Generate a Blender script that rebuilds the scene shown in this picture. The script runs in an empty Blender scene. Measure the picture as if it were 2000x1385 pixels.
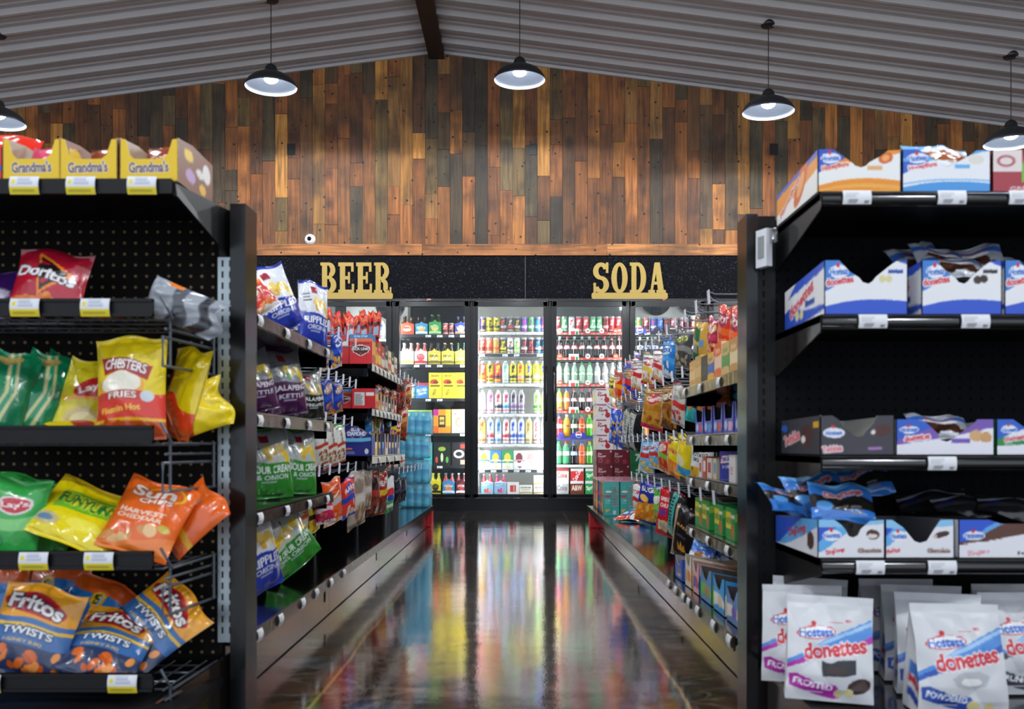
import bpy, math, random
import numpy as np
from mathutils import Euler, Vector, Matrix
PI = math.pi
S = bpy.context.scene
COL = S.collection
# ------------------------------------------------------------------ camera, world, exposure
F, CX, HY, EYE = 1900.0, 1015.0, 870.0, 0.64      # focal length in picture pixels, vanishing point, eye height (m)
cam = bpy.data.objects.new('camera', bpy.data.cameras.new('camera'))
COL.objects.link(cam)
cam.location = (0, 0, EYE); cam.rotation_euler = (PI / 2, 0, 0)
cam.data.sensor_width = 36; cam.data.lens = 36 * F / 2000
cam.data.shift_x = -(CX - 1000) / 2000; cam.data.shift_y = (HY - 692.5) / 2000
cam.data.clip_start = 0.05; cam.data.clip_end = 60
cam.data.dof.use_dof = True; cam.data.dof.focus_distance = 8.8; cam.data.dof.aperture_fstop = 6.0
S.camera = cam
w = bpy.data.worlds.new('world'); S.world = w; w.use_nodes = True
# the open store around the aisle: dim cool surroundings, with an added glow behind the viewer to light ceiling ribs and wall top
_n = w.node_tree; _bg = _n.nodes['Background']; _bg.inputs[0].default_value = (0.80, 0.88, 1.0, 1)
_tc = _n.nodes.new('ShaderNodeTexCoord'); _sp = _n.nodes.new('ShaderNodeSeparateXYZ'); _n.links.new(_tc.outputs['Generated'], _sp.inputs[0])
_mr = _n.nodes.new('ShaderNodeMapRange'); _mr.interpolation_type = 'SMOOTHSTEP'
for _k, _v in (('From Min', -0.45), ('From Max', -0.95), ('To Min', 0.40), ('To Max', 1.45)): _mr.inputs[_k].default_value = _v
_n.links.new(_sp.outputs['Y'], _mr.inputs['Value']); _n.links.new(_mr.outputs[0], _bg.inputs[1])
S.view_settings.view_transform = 'Standard'; S.view_settings.look = 'None'
S.view_settings.exposure = 0.0; S.view_settings.gamma = 1.0; S.view_settings.use_curve_mapping = False
PENDANT_W, STRIP_E = 92.0, 48.0

def lin(h):
    if not isinstance(h, str): return tuple(h[:3])
    c = [int(h[i:i + 2], 16) / 255 for i in (0, 2, 4)]
    return tuple(x / 12.92 if x <= 0.04045 else ((x + 0.055) / 1.055) ** 2.4 for x in c)
def srgb(h): return np.array([int(h[i:i + 2], 16) / 255 for i in (0, 2, 4)])
def pxs(Y): return F / Y                            # pixels per metre at distance Y
def X_at(x, Y): return (x - CX) * Y / F
def Z_at(y, Y): return EYE + (HY - y) * Y / F

# ------------------------------------------------------------------ materials
M = {}
def mat(name, col='808080', rough=0.5, metal=0.0, coat=0.0, vc=False, bump=0.0, bscale=40, emis=None, es=0, spec=0.5, alpha=None):
    m = bpy.data.materials.new(name); m.use_nodes = True; M[name] = m
    nt = m.node_tree; b = nt.nodes['Principled BSDF']
    b.inputs['Base Color'].default_value = (*lin(col), 1)
    b.inputs['Roughness'].default_value = rough; b.inputs['Metallic'].default_value = metal
    b.inputs['Coat Weight'].default_value = coat; b.inputs['Coat Roughness'].default_value = 0.12
    b.inputs['Specular IOR Level'].default_value = spec
    if vc:
        a = nt.nodes.new('ShaderNodeAttribute'); a.attribute_name = 'Col'
        nt.links.new(a.outputs['Color'], b.inputs['Base Color'])
    if bump:
        tc = nt.nodes.new('ShaderNodeTexCoord')
        n = nt.nodes.new('ShaderNodeTexNoise'); n.inputs['Scale'].default_value = bscale; n.inputs['Detail'].default_value = 3
        u = nt.nodes.new('ShaderNodeBump'); u.inputs['Strength'].default_value = bump; u.inputs['Distance'].default_value = 0.004
        nt.links.new(tc.outputs['Object'], n.inputs['Vector'])
        nt.links.new(n.outputs['Fac'], u.inputs['Height']); nt.links.new(u.outputs['Normal'], b.inputs['Normal'])
    if emis:
        b.inputs['Emission Color'].default_value = (*lin(emis), 1); b.inputs['Emission Strength'].default_value = es
    if alpha is not None: b.inputs['Alpha'].default_value = alpha
    return m
mat('film', vc=True, rough=0.22, coat=0.5, bump=0.55, bscale=34)
mat('card', vc=True, rough=0.42, coat=0.08)
mat('paper_bag', vc=True, rough=0.33, bump=0.25, bscale=22)
mat('tin', vc=True, rough=0.28, metal=0.25, coat=0.3)
mat('bottle_pet', vc=True, rough=0.12, coat=0.5)
mat('plastic_cap', vc=True, rough=0.35)
mat('print_tag', vc=True, rough=0.5)
mat('black_steel', '0a0b0d', rough=0.42, coat=0.0, spec=0.3)
mat('black_gloss', '060709', rough=0.14, coat=0.6)
mat('peg_board', '17171b', rough=0.42)
mat('peg_hole', '6a6048', rough=0.9)
mat('hole_dark', '020202', rough=0.9)
mat('post_black', '08090b', rough=0.2, coat=0.3, spec=0.3)
mat('zinc', 'a9b4b8', rough=0.35, metal=0.75)
mat('wire_grey', '5b6068', rough=0.35, metal=0.5)
mat('hook_wire', '6a6d78', rough=0.45, metal=0.2)
mat('hook_tag', 'eaeaf6', rough=0.3, coat=0.4)
mat('kick_metal', '786c62', rough=0.12, metal=0.95)
mat('price_rail', '54463f', rough=0.2, metal=0.8, bump=0.5, bscale=30)
mat('gold', 'b09553', rough=0.6, spec=0.2)
mat('door_black', '050609', rough=0.3, coat=0.12, spec=0.25)
mat('white_gloss', 'e6e8ee', rough=0.3)
mat('shade_in', 'a4abb6', rough=0.4)
mat('shade_out', '15171c', rough=0.45)
mat('bulb', 'ffffff', emis='eaf2ff', es=14)
mat('led', 'ffffff', emis='f2f8ff', es=STRIP_E)
mat('led_red', 'ff2010', emis='ff2010', es=6)
mat('beam', '2a1a13', rough=0.6)
mat('cooler_wall', '8f9593', rough=0.55)
mat('cooler_dark', '202425', rough=0.6)
mat('cooler_white', 'f2f2ea', rough=0.6)
mat('red_plastic', 'e0262c', rough=0.4)
mat('lens', '0c0c10', rough=0.08, coat=1)
mat('metal_ceiling', 'bcbabd', rough=0.36, metal=0.3)

def speckle():
    m = mat('header_black', '090a0f', rough=0.6, spec=0.04); nt = m.node_tree; b = nt.nodes['Principled BSDF']
    tc = nt.nodes.new('ShaderNodeTexCoord'); n = nt.nodes.new('ShaderNodeTexNoise'); n.inputs['Scale'].default_value = 130
    n.inputs['Detail'].default_value = 2
    r = nt.nodes.new('ShaderNodeValToRGB'); r.color_ramp.elements[0].position = 0.66; r.color_ramp.elements[0].color = (*lin('0f1015'), 1)
    r.color_ramp.elements[1].position = 0.74; r.color_ramp.elements[1].color = (*lin('70747c'), 1)
    nt.links.new(tc.outputs['Object'], n.inputs['Vector']); nt.links.new(n.outputs['Fac'], r.inputs['Fac'])
    nt.links.new(r.outputs['Color'], b.inputs['Base Color'])
speckle()
def wood():
    m = mat('reclaimed_wood', vc=True, rough=0.62); nt = m.node_tree; b = nt.nodes['Principled BSDF']; L = nt.links.new
    tc = nt.nodes.new('ShaderNodeTexCoord'); at = nt.nodes['Attribute']
    a2 = nt.nodes.new('ShaderNodeAttribute'); a2.attribute_name = 'Rnd'
    mp = nt.nodes.new('ShaderNodeMapping'); mp.inputs['Scale'].default_value = (22, 22, 1.4)
    ad = nt.nodes.new('ShaderNodeVectorMath'); ad.operation = 'ADD'
    L(tc.outputs['Object'], ad.inputs[0]); L(a2.outputs['Vector'], ad.inputs[1]); L(ad.outputs[0], mp.inputs['Vector'])
    n = nt.nodes.new('ShaderNodeTexNoise'); n.inputs['Scale'].default_value = 1.6; n.inputs['Detail'].default_value = 6; n.inputs['Distortion'].default_value = 0.9
    L(mp.outputs[0], n.inputs['Vector'])
    r = nt.nodes.new('ShaderNodeValToRGB'); e = r.color_ramp.elements
    e[0].position = 0.28; e[0].color = (0.30, 0.27, 0.24, 1); e[1].position = 0.75; e[1].color = (1.35, 1.25, 1.15, 1)
    L(n.outputs['Fac'], r.inputs['Fac'])
    mx = nt.nodes.new('ShaderNodeMix'); mx.data_type = 'RGBA'; mx.blend_type = 'MULTIPLY'; mx.inputs['Factor'].default_value = 0.9
    L(at.outputs['Color'], mx.inputs['A']); L(r.outputs['Color'], mx.inputs['B'])
    # broad stains
    n2 = nt.nodes.new('ShaderNodeTexNoise'); n2.inputs['Scale'].default_value = 3.2; n2.inputs['Detail'].default_value = 4
    L(ad.outputs[0], n2.inputs['Vector'])
    r2 = nt.nodes.new('ShaderNodeValToRGB'); e = r2.color_ramp.elements
    e[0].position = 0.36; e[0].color = (0.26, 0.24, 0.23, 1); e[1].position = 0.55; e[1].color = (1, 1, 1, 1)
    L(n2.outputs['Fac'], r2.inputs['Fac'])
    m2 = nt.nodes.new('ShaderNodeMix'); m2.data_type = 'RGBA'; m2.blend_type = 'MULTIPLY'; m2.inputs['Factor'].default_value = 0.75
    L(mx.outputs['Result'], m2.inputs['A']); L(r2.outputs['Color'], m2.inputs['B'])
    # knots
    v = nt.nodes.new('ShaderNodeTexVoronoi'); v.inputs['Scale'].default_value = 2.6
    mk = nt.nodes.new('ShaderNodeMapping'); mk.inputs['Scale'].default_value = (1, 1, 0.7); L(ad.outputs[0], mk.inputs['Vector']); L(mk.outputs[0], v.inputs['Vector'])
    r3 = nt.nodes.new('ShaderNodeValToRGB'); e = r3.color_ramp.elements
    e[0].position = 0.05; e[0].color = (0.25, 0.12, 0.06, 1); e[1].position = 0.16; e[1].color = (1, 1, 1, 1)
    L(v.outputs['Distance'], r3.inputs['Fac'])
    m3 = nt.nodes.new('ShaderNodeMix'); m3.data_type = 'RGBA'; m3.blend_type = 'MULTIPLY'; m3.inputs['Factor'].default_value = 0.8
    L(m2.outputs['Result'], m3.inputs['A']); L(r3.outputs['Color'], m3.inputs['B'])
    # nail holes
    v2 = nt.nodes.new('ShaderNodeTexVoronoi'); v2.inputs['Scale'].default_value = 10
    L(tc.outputs['Object'], v2.inputs['Vector'])
    r4 = nt.nodes.new('ShaderNodeValToRGB'); e = r4.color_ramp.elements
    e[0].position = 0.09; e[0].color = (0.02, 0.015, 0.01, 1); e[1].position = 0.13; e[1].color = (1, 1, 1, 1)
    L(v2.outputs['Distance'], r4.inputs['Fac'])
    m4 = nt.nodes.new('ShaderNodeMix'); m4.data_type = 'RGBA'; m4.blend_type = 'MULTIPLY'; m4.inputs['Factor'].default_value = 1
    L(m3.outputs['Result'], m4.inputs['A']); L(r4.outputs['Color'], m4.inputs['B'])
    L(m4.outputs['Result'], b.inputs['Base Color'])
    bp = nt.nodes.new('ShaderNodeBump'); bp.inputs['Strength'].default_value = 0.4; bp.inputs['Distance'].default_value = 0.004
    L(n.outputs['Fac'], bp.inputs['Height']); L(bp.outputs['Normal'], b.inputs['Normal'])
wood()
def floor_mat():
    m = mat('epoxy_floor', rough=0.085, coat=1.0); nt = m.node_tree; b = nt.nodes['Principled BSDF']; L = nt.links.new
    b.inputs['Coat IOR'].default_value = 2.0; b.inputs['Coat Roughness'].default_value = 0.035; b.inputs['Specular IOR Level'].default_value = 0.15
    b.inputs['IOR'].default_value = 1.6; b.inputs['Roughness'].default_value = 0.11
    tc = nt.nodes.new('ShaderNodeTexCoord'); mp = nt.nodes.new('ShaderNodeMapping'); mp.inputs['Scale'].default_value = (0.75, 1.5, 1); mp.inputs['Rotation'].default_value = (0, 0, 0.35)
    L(tc.outputs['Object'], mp.inputs['Vector'])
    n = nt.nodes.new('ShaderNodeTexNoise'); n.inputs['Scale'].default_value = 1.5; n.inputs['Detail'].default_value = 8; n.inputs['Distortion'].default_value = 2.2
    L(mp.outputs[0], n.inputs['Vector'])
    r = nt.nodes.new('ShaderNodeValToRGB'); e = r.color_ramp.elements
    e[0].position = 0.28; e[0].color = (*lin('12100f'), 1); e[1].position = 0.74; e[1].color = (*lin('6a707e'), 1)
    for p, c in ((0.40, '2a1c14'), (0.47, '4c3420'), (0.52, '2c2119'), (0.58, '1b1714'), (0.64, '3c3c42')):
        x = e.new(p); x.color = (*lin(c), 1)
    L(n.outputs['Fac'], r.inputs['Fac'])
    n2 = nt.nodes.new('ShaderNodeTexNoise'); n2.inputs['Scale'].default_value = 2.2; n2.inputs['Detail'].default_value = 6; n2.inputs['Distortion'].default_value = 3.0
    L(mp.outputs[0], n2.inputs['Vector'])
    r2 = nt.nodes.new('ShaderNodeValToRGB'); e = r2.color_ramp.elements
    e[0].position = 0.47; e[0].color = (0, 0, 0, 1); e[1].position = 0.53; e[1].color = (0, 0, 0, 1)
    x = e.new(0.5); x.color = (0.45, 0.45, 0.45, 1)
    L(n2.outputs['Fac'], r2.inputs['Fac'])
    mx = nt.nodes.new('ShaderNodeMix'); mx.data_type = 'RGBA'
    L(r2.outputs['Color'], mx.inputs['Factor']); L(r.outputs['Color'], mx.inputs['A']); mx.inputs['B'].default_value = (*lin('8a8078'), 1)
    # two filled saw cuts running down the aisle, slightly wandering
    sp = nt.nodes.new('ShaderNodeSeparateXYZ'); L(tc.outputs['Object'], sp.inputs[0])
    n5 = nt.nodes.new('ShaderNodeTexNoise'); n5.inputs['Scale'].default_value = 2.5; L(tc.outputs['Object'], n5.inputs['Vector'])
    last = mx.outputs['Result']
    for xj in (-0.512, 0.415):
        s1 = nt.nodes.new('ShaderNodeMath'); s1.operation = 'MULTIPLY_ADD'; s1.inputs[1].default_value = 0.03; s1.inputs[2].default_value = -xj - 0.015; L(n5.outputs['Fac'], s1.inputs[0])
        s2 = nt.nodes.new('ShaderNodeMath'); s2.operation = 'ADD'; L(s1.outputs[0], s2.inputs[0]); L(sp.outputs['X'], s2.inputs[1])
        s3 = nt.nodes.new('ShaderNodeMath'); s3.operation = 'ABSOLUTE'; L(s2.outputs[0], s3.inputs[0])
        s4 = nt.nodes.new('ShaderNodeMapRange'); s4.inputs['From Min'].default_value = 0.002; s4.inputs['From Max'].default_value = 0.007; s4.inputs['To Min'].default_value = 0.75; s4.inputs['To Max'].default_value = 0; L(s3.outputs[0], s4.inputs['Value'])
        q = nt.nodes.new('ShaderNodeMix'); q.data_type = 'RGBA'; L(s4.outputs[0], q.inputs['Factor']); L(last, q.inputs['A']); q.inputs['B'].default_value = (*lin('b8924c'), 1); last = q.outputs['Result']
    L(last, b.inputs['Base Color'])
    n3 = nt.nodes.new('ShaderNodeTexNoise'); n3.inputs['Scale'].default_value = 150; n3.inputs['Detail'].default_value = 2
    n4 = nt.nodes.new('ShaderNodeTexNoise'); n4.inputs['Scale'].default_value = 5; n4.inputs['Detail'].default_value = 2
    L(tc.outputs['Object'], n3.inputs['Vector']); L(tc.outputs['Object'], n4.inputs['Vector'])
    bp = nt.nodes.new('ShaderNodeBump'); bp.inputs['Strength'].default_value = 0.07; bp.inputs['Distance'].default_value = 0.002
    L(n3.outputs['Fac'], bp.inputs['Height'])
    bp2 = nt.nodes.new('ShaderNodeBump'); bp2.inputs['Strength'].default_value = 0.05; bp2.inputs['Distance'].default_value = 0.02
    L(n4.outputs['Fac'], bp2.inputs['Height']); L(bp.outputs['Normal'], bp2.inputs['Normal']); L(bp2.outputs['Normal'], b.inputs['Normal']); L(bp2.outputs['Normal'], b.inputs['Coat Normal'])
floor_mat()
def pane():
    m = bpy.data.materials.new('door_glass'); m.use_nodes = True; M['door_glass'] = m; nt = m.node_tree; nt.nodes.clear(); L = nt.links.new
    o = nt.nodes.new('ShaderNodeOutputMaterial'); t = nt.nodes.new('ShaderNodeBsdfTransparent'); t.inputs[0].default_value = (0.97, 0.985, 0.98, 1)
    g = nt.nodes.new('ShaderNodeBsdfGlossy'); g.inputs['Roughness'].default_value = 0.02
    f = nt.nodes.new('ShaderNodeFresnel'); f.inputs['IOR'].default_value = 1.3
    x = nt.nodes.new('ShaderNodeMixShader'); L(f.outputs[0], x.inputs[0]); L(t.outputs[0], x.inputs[1]); L(g.outputs[0], x.inputs[2]); L(x.outputs[0], o.inputs[0])
    m2 = bpy.data.materials.new('clear_film'); m2.use_nodes = True; M['clear_film'] = m2; nt = m2.node_tree; nt.nodes.clear(); L = nt.links.new
    o = nt.nodes.new('ShaderNodeOutputMaterial'); t = nt.nodes.new('ShaderNodeBsdfTransparent'); t.inputs[0].default_value = (0.93, 0.94, 0.96, 1)
    g = nt.nodes.new('ShaderNodeBsdfGlossy'); g.inputs['Roughness'].default_value = 0.12
    bp = nt.nodes.new('ShaderNodeBump'); n = nt.nodes.new('ShaderNodeTexNoise'); n.inputs['Scale'].default_value = 45
    tc = nt.nodes.new('ShaderNodeTexCoord'); L(tc.outputs['Object'], n.inputs['Vector']); L(n.outputs['Fac'], bp.inputs['Height']); bp.inputs['Distance'].default_value = 0.01
    L(bp.outputs['Normal'], g.inputs['Normal'])
    x = nt.nodes.new('ShaderNodeMixShader'); x.inputs[0].default_value = 0.3
    L(t.outputs[0], x.inputs[1]); L(g.outputs[0], x.inputs[2]); L(x.outputs[0], o.inputs[0])
pane()

# ------------------------------------------------------------------ mesh builder
class MB:
    def __init__(s): s.P = []; s.n = 0
    def add(s, V, Fc, C=None, mi=0, R=None):
        V = np.asarray(V, float).reshape(-1, 3); Fc = np.asarray(Fc, int)
        if C is None: C = (0.8, 0.8, 0.8)
        C = np.asarray(C, float)
        if C.ndim == 1: C = np.tile(C[:3], (len(V), 1))
        s.P.append((V, Fc + s.n, C, mi, R)); s.n += len(V)
        return s
    def box(s, x0, x1, y0, y1, z0, z1, C=None, mi=0, R=None):
        V = [(x, y, z) for z in (z0, z1) for y in (y0, y1) for x in (x0, x1)]
        if isinstance(C, str): C = lin(C)
        return s.add(V, [(0, 2, 3, 1), (4, 5, 7, 6), (0, 1, 5, 4), (2, 6, 7, 3), (0, 4, 6, 2), (1, 3, 7, 5)], C, mi, R)
    def grid(s, P, C=None, mi=0):
        P = np.asarray(P, float); a, b = P.shape[:2]
        i = np.arange((a - 1) * (b - 1)); r = i // (b - 1) * b + i % (b - 1)
        if C is not None and np.ndim(C) == 3: C = np.asarray(C).reshape(-1, 3)
        if isinstance(C, str): C = lin(C)
        return s.add(P.reshape(-1, 3), np.stack([r, r + 1, r + b + 1, r + b], 1), C, mi)
    def tube(s, pts, r, n=6, C=None, mi=0):
        pts = [Vector(p) for p in pts]; rings = []
        for i, p in enumerate(pts):
            d = (pts[min(i + 1, len(pts) - 1)] - pts[max(i - 1, 0)]).normalized()
            up = Vector((0, 0, 1)) if abs(d.z) < 0.9 else Vector((1, 0, 0))
            a = d.cross(up).normalized(); b = d.cross(a).normalized()
            rr = r[i] if isinstance(r, (list, tuple)) else r
            rings.append([p + (a * math.cos(t) + b * math.sin(t)) * rr for t in [2 * PI * k / n for k in range(n + 1)]])
        if isinstance(C, str): C = lin(C)
        s.grid([[tuple(q) for q in rg] for rg in rings], C, mi)
        for rg in (rings[0], rings[-1]):
            s.add([tuple(q) for q in rg[:n]], [tuple(range(n))], C, mi)
        return s
    def lathe(s, prof, n=16, C=None, mi=0, o=(0, 0, 0), cf=None):
        t = np.linspace(0, 2 * PI, n + 1)
        P = np.zeros((len(prof), n + 1, 3))
        for i, (r, z) in enumerate(prof):
            P[i, :, 0] = o[0] + r * np.sin(t); P[i, :, 1] = o[1] - r * np.cos(t); P[i, :, 2] = o[2] + z
        if cf is not None:
            C = np.array([[cf((k / n + 0.5) % 1, z) for k in range(n + 1)] for r, z in prof])
        return s.grid(P, C, mi)
    def prism(s, pts, y0, y1, C=None, mi=0):     # polygon in x,z pushed along y
        n = len(pts); V = [(x, y0, z) for x, z in pts] + [(x, y1, z) for x, z in pts]
        if isinstance(C, str): C = lin(C)
        s.add(V, [(i, (i + 1) % n, n + (i + 1) % n, n + i) for i in range(n)], C, mi)
        k = s.n - len(V)
        s.P.append((np.zeros((0, 3)), np.array([list(range(n))]) + k, np.zeros((0, 3)), mi, None))
        s.P.append((np.zeros((0, 3)), np.array([list(range(n, 2 * n))]) + k, np.zeros((0, 3)), mi, None))
        return s
    def mesh(s, name, mats, smooth=False):
        me = bpy.data.meshes.new(name)
        V = np.concatenate([p[0] for p in s.P]); me.vertices.add(len(V)); me.vertices.foreach_set('co', V.ravel())
        ls, tot, st, mi, k = [], [], [], [], 0
        for v, f, c, m, r in s.P:
            a, b = f.shape; ls.append(f.ravel()); tot.append(np.full(a, b)); st.append(k + np.arange(a) * b); k += a * b; mi.append(np.full(a, m))
        ls = np.concatenate(ls); me.loops.add(len(ls)); me.loops.foreach_set('vertex_index', ls.astype(np.int32))
        tot = np.concatenate(tot); me.polygons.add(len(tot))
        me.polygons.foreach_set('loop_start', np.concatenate(st).astype(np.int32))
        me.polygons.foreach_set('material_index', np.concatenate(mi).astype(np.int32))
        me.polygons.foreach_set('use_smooth', np.full(len(tot), smooth, dtype=bool))
        me.update(calc_edges=True); me.validate()
        C = np.concatenate([p[2] for p in s.P]); C = np.concatenate([C, np.ones((len(C), 1))], 1)
        at = me.color_attributes.new('Col', 'FLOAT_COLOR', 'POINT'); at.data.foreach_set('color', C.ravel())
        if any(p[4] is not None for p in s.P):
            R = np.concatenate([np.tile(p[4] if p[4] is not None else (0, 0, 0), (len(p[0]), 1)) for p in s.P])
            ra = me.attributes.new('Rnd', 'FLOAT_VECTOR', 'POINT'); ra.data.foreach_set('vector', R.ravel())
        for m in (mats if isinstance(mats, (list, tuple)) else [mats]): me.materials.append(M[m])
        return me
def link(name, me, parent=None):
    o = bpy.data.objects.new(name, me); COL.objects.link(o)
    if parent is not None: o.parent = parent
    return o
def part(name, mb, mats, parent=None, smooth=False): return link(name, mb.mesh(name, mats, smooth), parent)
def tag(o, label, cat, group=None):
    o['label'] = label; o['category'] = cat
    if group: o['group'] = group
    return o
def thing(name, label, cat, loc=(0, 0, 0), rz=0, group=None):
    o = bpy.data.objects.new(name, None); COL.objects.link(o); o.location = loc; o.rotation_euler = (0, 0, rz)
    o.empty_display_size = 0.05
    return tag(o, label, cat, group)
def struct(name, mb, mats, parent=None):
    o = part(name, mb, mats, parent)
    if parent is None: o['kind'] = 'structure'
    return o
def copy_tree(o, parent=None):
    c = o.copy(); COL.objects.link(c)
    if parent is not None: c.parent = parent
    for ch in list(KIDS.get(o.name, [])): copy_tree_child(ch, c, c)
    return c
KIDS = {}
def copy_tree_child(ch, p, root):
    d = ch.copy(); COL.objects.link(d); d.parent = p
    for g in KIDS.get(ch.name, []): copy_tree_child(g, d, root)
def note_kids(root):
    KIDS[root.name] = [c for c in COL.objects if c.parent is root]
    for c in KIDS[root.name]: note_kids(c)
ORD = 'first second third fourth fifth sixth seventh eighth ninth tenth eleventh twelfth thirteenth fourteenth fifteenth sixteenth seventeenth eighteenth nineteenth twentieth'.split()
def nth(i): return ORD[i] if i < len(ORD) else '%dth' % (i + 1)

# ------------------------------------------------------------------ printed artwork, sampled onto mesh vertices
_TE = {}
def text_edges(sv):
    if sv in _TE: return _TE[sv]
    cu = bpy.data.curves.new('t', 'FONT'); cu.body = sv; cu.resolution_u = 3; cu.offset = 0.034
    ob = bpy.data.objects.new('t', cu); COL.objects.link(ob)
    me = bpy.data.meshes.new_from_object(ob)
    co = np.array([v.co[:2] for v in me.vertices]); cnt = {}
    for p in me.polygons:
        vs = list(p.vertices)
        for i in range(len(vs)):
            k = tuple(sorted((vs[i], vs[(i + 1) % len(vs)]))); cnt[k] = cnt.get(k, 0) + 1
    E = np.array([(co[a][0], co[a][1], co[b][0], co[b][1]) for (a, b), c in cnt.items() if c == 1])
    bpy.data.objects.remove(ob); bpy.data.curves.remove(cu); bpy.data.meshes.remove(me)
    lo = np.minimum(E[:, :2].min(0), E[:, 2:].min(0)); hi = np.maximum(E[:, :2].max(0), E[:, 2:].max(0))
    E = E.copy(); E[:, 0::2] = (E[:, 0::2] - lo[0]) / (hi[0] - lo[0]) - 0.5; E[:, 1::2] = (E[:, 1::2] - lo[1]) / (hi[1] - lo[1]) - 0.5
    _TE[sv] = E
    return E
class Art:
    def __init__(s, bg, ops=(), asp=0.7, n=60):   # asp = width / height, n = samples across
        s.n = n; s.m = max(4, int(round(n / asp))); s.W = n * 2; s.H = s.m * 2; s.bg = bg
        s.I = np.tile(srgb(bg), (s.H, s.W, 1))
        for o in ops: s.op(*o)
        s.small = s.I.reshape(s.m, 2, n, 2, 3).mean((1, 3))
        a = s.small; s.L = np.where(a <= 0.04045, a / 12.92, ((a + 0.055) / 1.055) ** 2.4)
    def fill(s, E, col, grow=0):
        lo = np.minimum(E[:, :2].min(0), E[:, 2:].min(0)); hi = np.maximum(E[:, :2].max(0), E[:, 2:].max(0))
        x0, x1 = max(0, int(lo[0]) - 1), min(s.W, int(hi[0]) + 2); y0, y1 = max(0, int(lo[1]) - 1), min(s.H, int(hi[1]) + 2)
        if x1 <= x0 or y1 <= y0: return
        mk = np.zeros((y1 - y0, x1 - x0), bool); px = np.arange(x0, x1) + 0.5
        for j in range(y0, y1):
            py = j + 0.5; m = (E[:, 1] <= py) != (E[:, 3] <= py)
            if not m.any(): continue
            e = E[m]; xi = e[:, 0] + (py - e[:, 1]) / (e[:, 3] - e[:, 1]) * (e[:, 2] - e[:, 0])
            mk[j - y0] = (xi[None, :] > px[:, None]).sum(1) % 2 == 1
        if grow:
            g = np.zeros((s.H, s.W), bool); g[y0:y1, x0:x1] = mk; q = g.copy()
            for dx in range(-grow, grow + 1):
                for dy in range(-grow, grow + 1):
                    if dx * dx + dy * dy <= grow * grow + 0.5: q |= np.roll(np.roll(g, dx, 1), dy, 0)
            s.I[q] = srgb(col)
        else: s.I[y0:y1, x0:x1][mk] = srgb(col)
    def poly(s, pts, col):
        p = np.array(pts, float) * (s.W, s.H); s.fill(np.concatenate([p, np.roll(p, -1, 0)], 1), col)
    def op(s, k, *a):
        if k == 'r': u0, v0, u1, v1, c = a; s.poly([(u0, v0), (u1, v0), (u1, v1), (u0, v1)], c)
        elif k == 'p': s.poly(a[0], a[1])
        elif k == 'e':
            u, v, ru, rv, c = a[:5]; an = math.radians(a[5]) if len(a) > 5 else 0; t = np.linspace(0, 2 * PI, 22)[:-1]
            x = ru * np.cos(t) * s.W; y = rv * np.sin(t) * s.H
            s.poly(np.stack([u + (x * math.cos(an) - y * math.sin(an)) / s.W, v + (x * math.sin(an) + y * math.cos(an)) / s.H], 1), c)
        elif k == 't':
            sv, u, v, wu, hv, c = a[:6]; an = math.radians(a[6]) if len(a) > 6 else 0; out = a[7] if len(a) > 7 else None; sh = a[8] if len(a) > 8 else 0
            E = text_edges(sv).copy(); E[:, 0] += sh * E[:, 1]; E[:, 2] += sh * E[:, 3]
            E[:, 0::2] *= wu * s.W; E[:, 1::2] *= hv * s.H
            Q = E.copy(); Q[:, 0::2] = E[:, 0::2] * math.cos(an) - E[:, 1::2] * math.sin(an) + u * s.W
            Q[:, 1::2] = E[:, 0::2] * math.sin(an) + E[:, 1::2] * math.cos(an) + v * s.H
            if out: s.fill(Q, out, max(1, s.W // 60))
            s.fill(Q, c)
        elif k == 'w':          # wave band: v at left, middle, right of lower and upper edge
            lo, hi, c = a; t = np.linspace(0, 1, 14)
            q = lambda y: y[0] * (1 - t) ** 2 + y[1] * 2 * t * (1 - t) + y[2] * t * t
            s.poly(list(zip(t, q(lo))) + list(zip(t[::-1], q(hi)[::-1])), c)
        elif k == 'c':          # scattered pieces of food
            u0, v0, u1, v1, n, r, cols, sd = a; R = random.Random(sd)
            for _ in range(n):
                s.op('e', R.uniform(u0, u1), R.uniform(v0, v1), r * R.uniform(0.7, 1.3), r * R.uniform(0.4, 0.9) * s.W / s.H, R.choice(cols), R.uniform(0, 180))
        elif k == 'x':          # lines of fine print
            u0, v0, u1, v1, n, c = a; R = random.Random(int(u0 * 99 + v0 * 77 + n))
            for i in range(n):
                v = v1 - (v1 - v0) * (i + 0.5) / n; s.op('r', u0, v - (v1 - v0) / n * 0.25, u0 + (u1 - u0) * R.uniform(0.6, 1), v + (v1 - v0) / n * 0.25, c)
    def at(s, u, v):
        i = np.clip((np.asarray(v) * s.m).astype(int), 0, s.m - 1); j = np.clip((np.asarray(u) * s.n).astype(int), 0, s.n - 1)
        return s.L[i, j]

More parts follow.
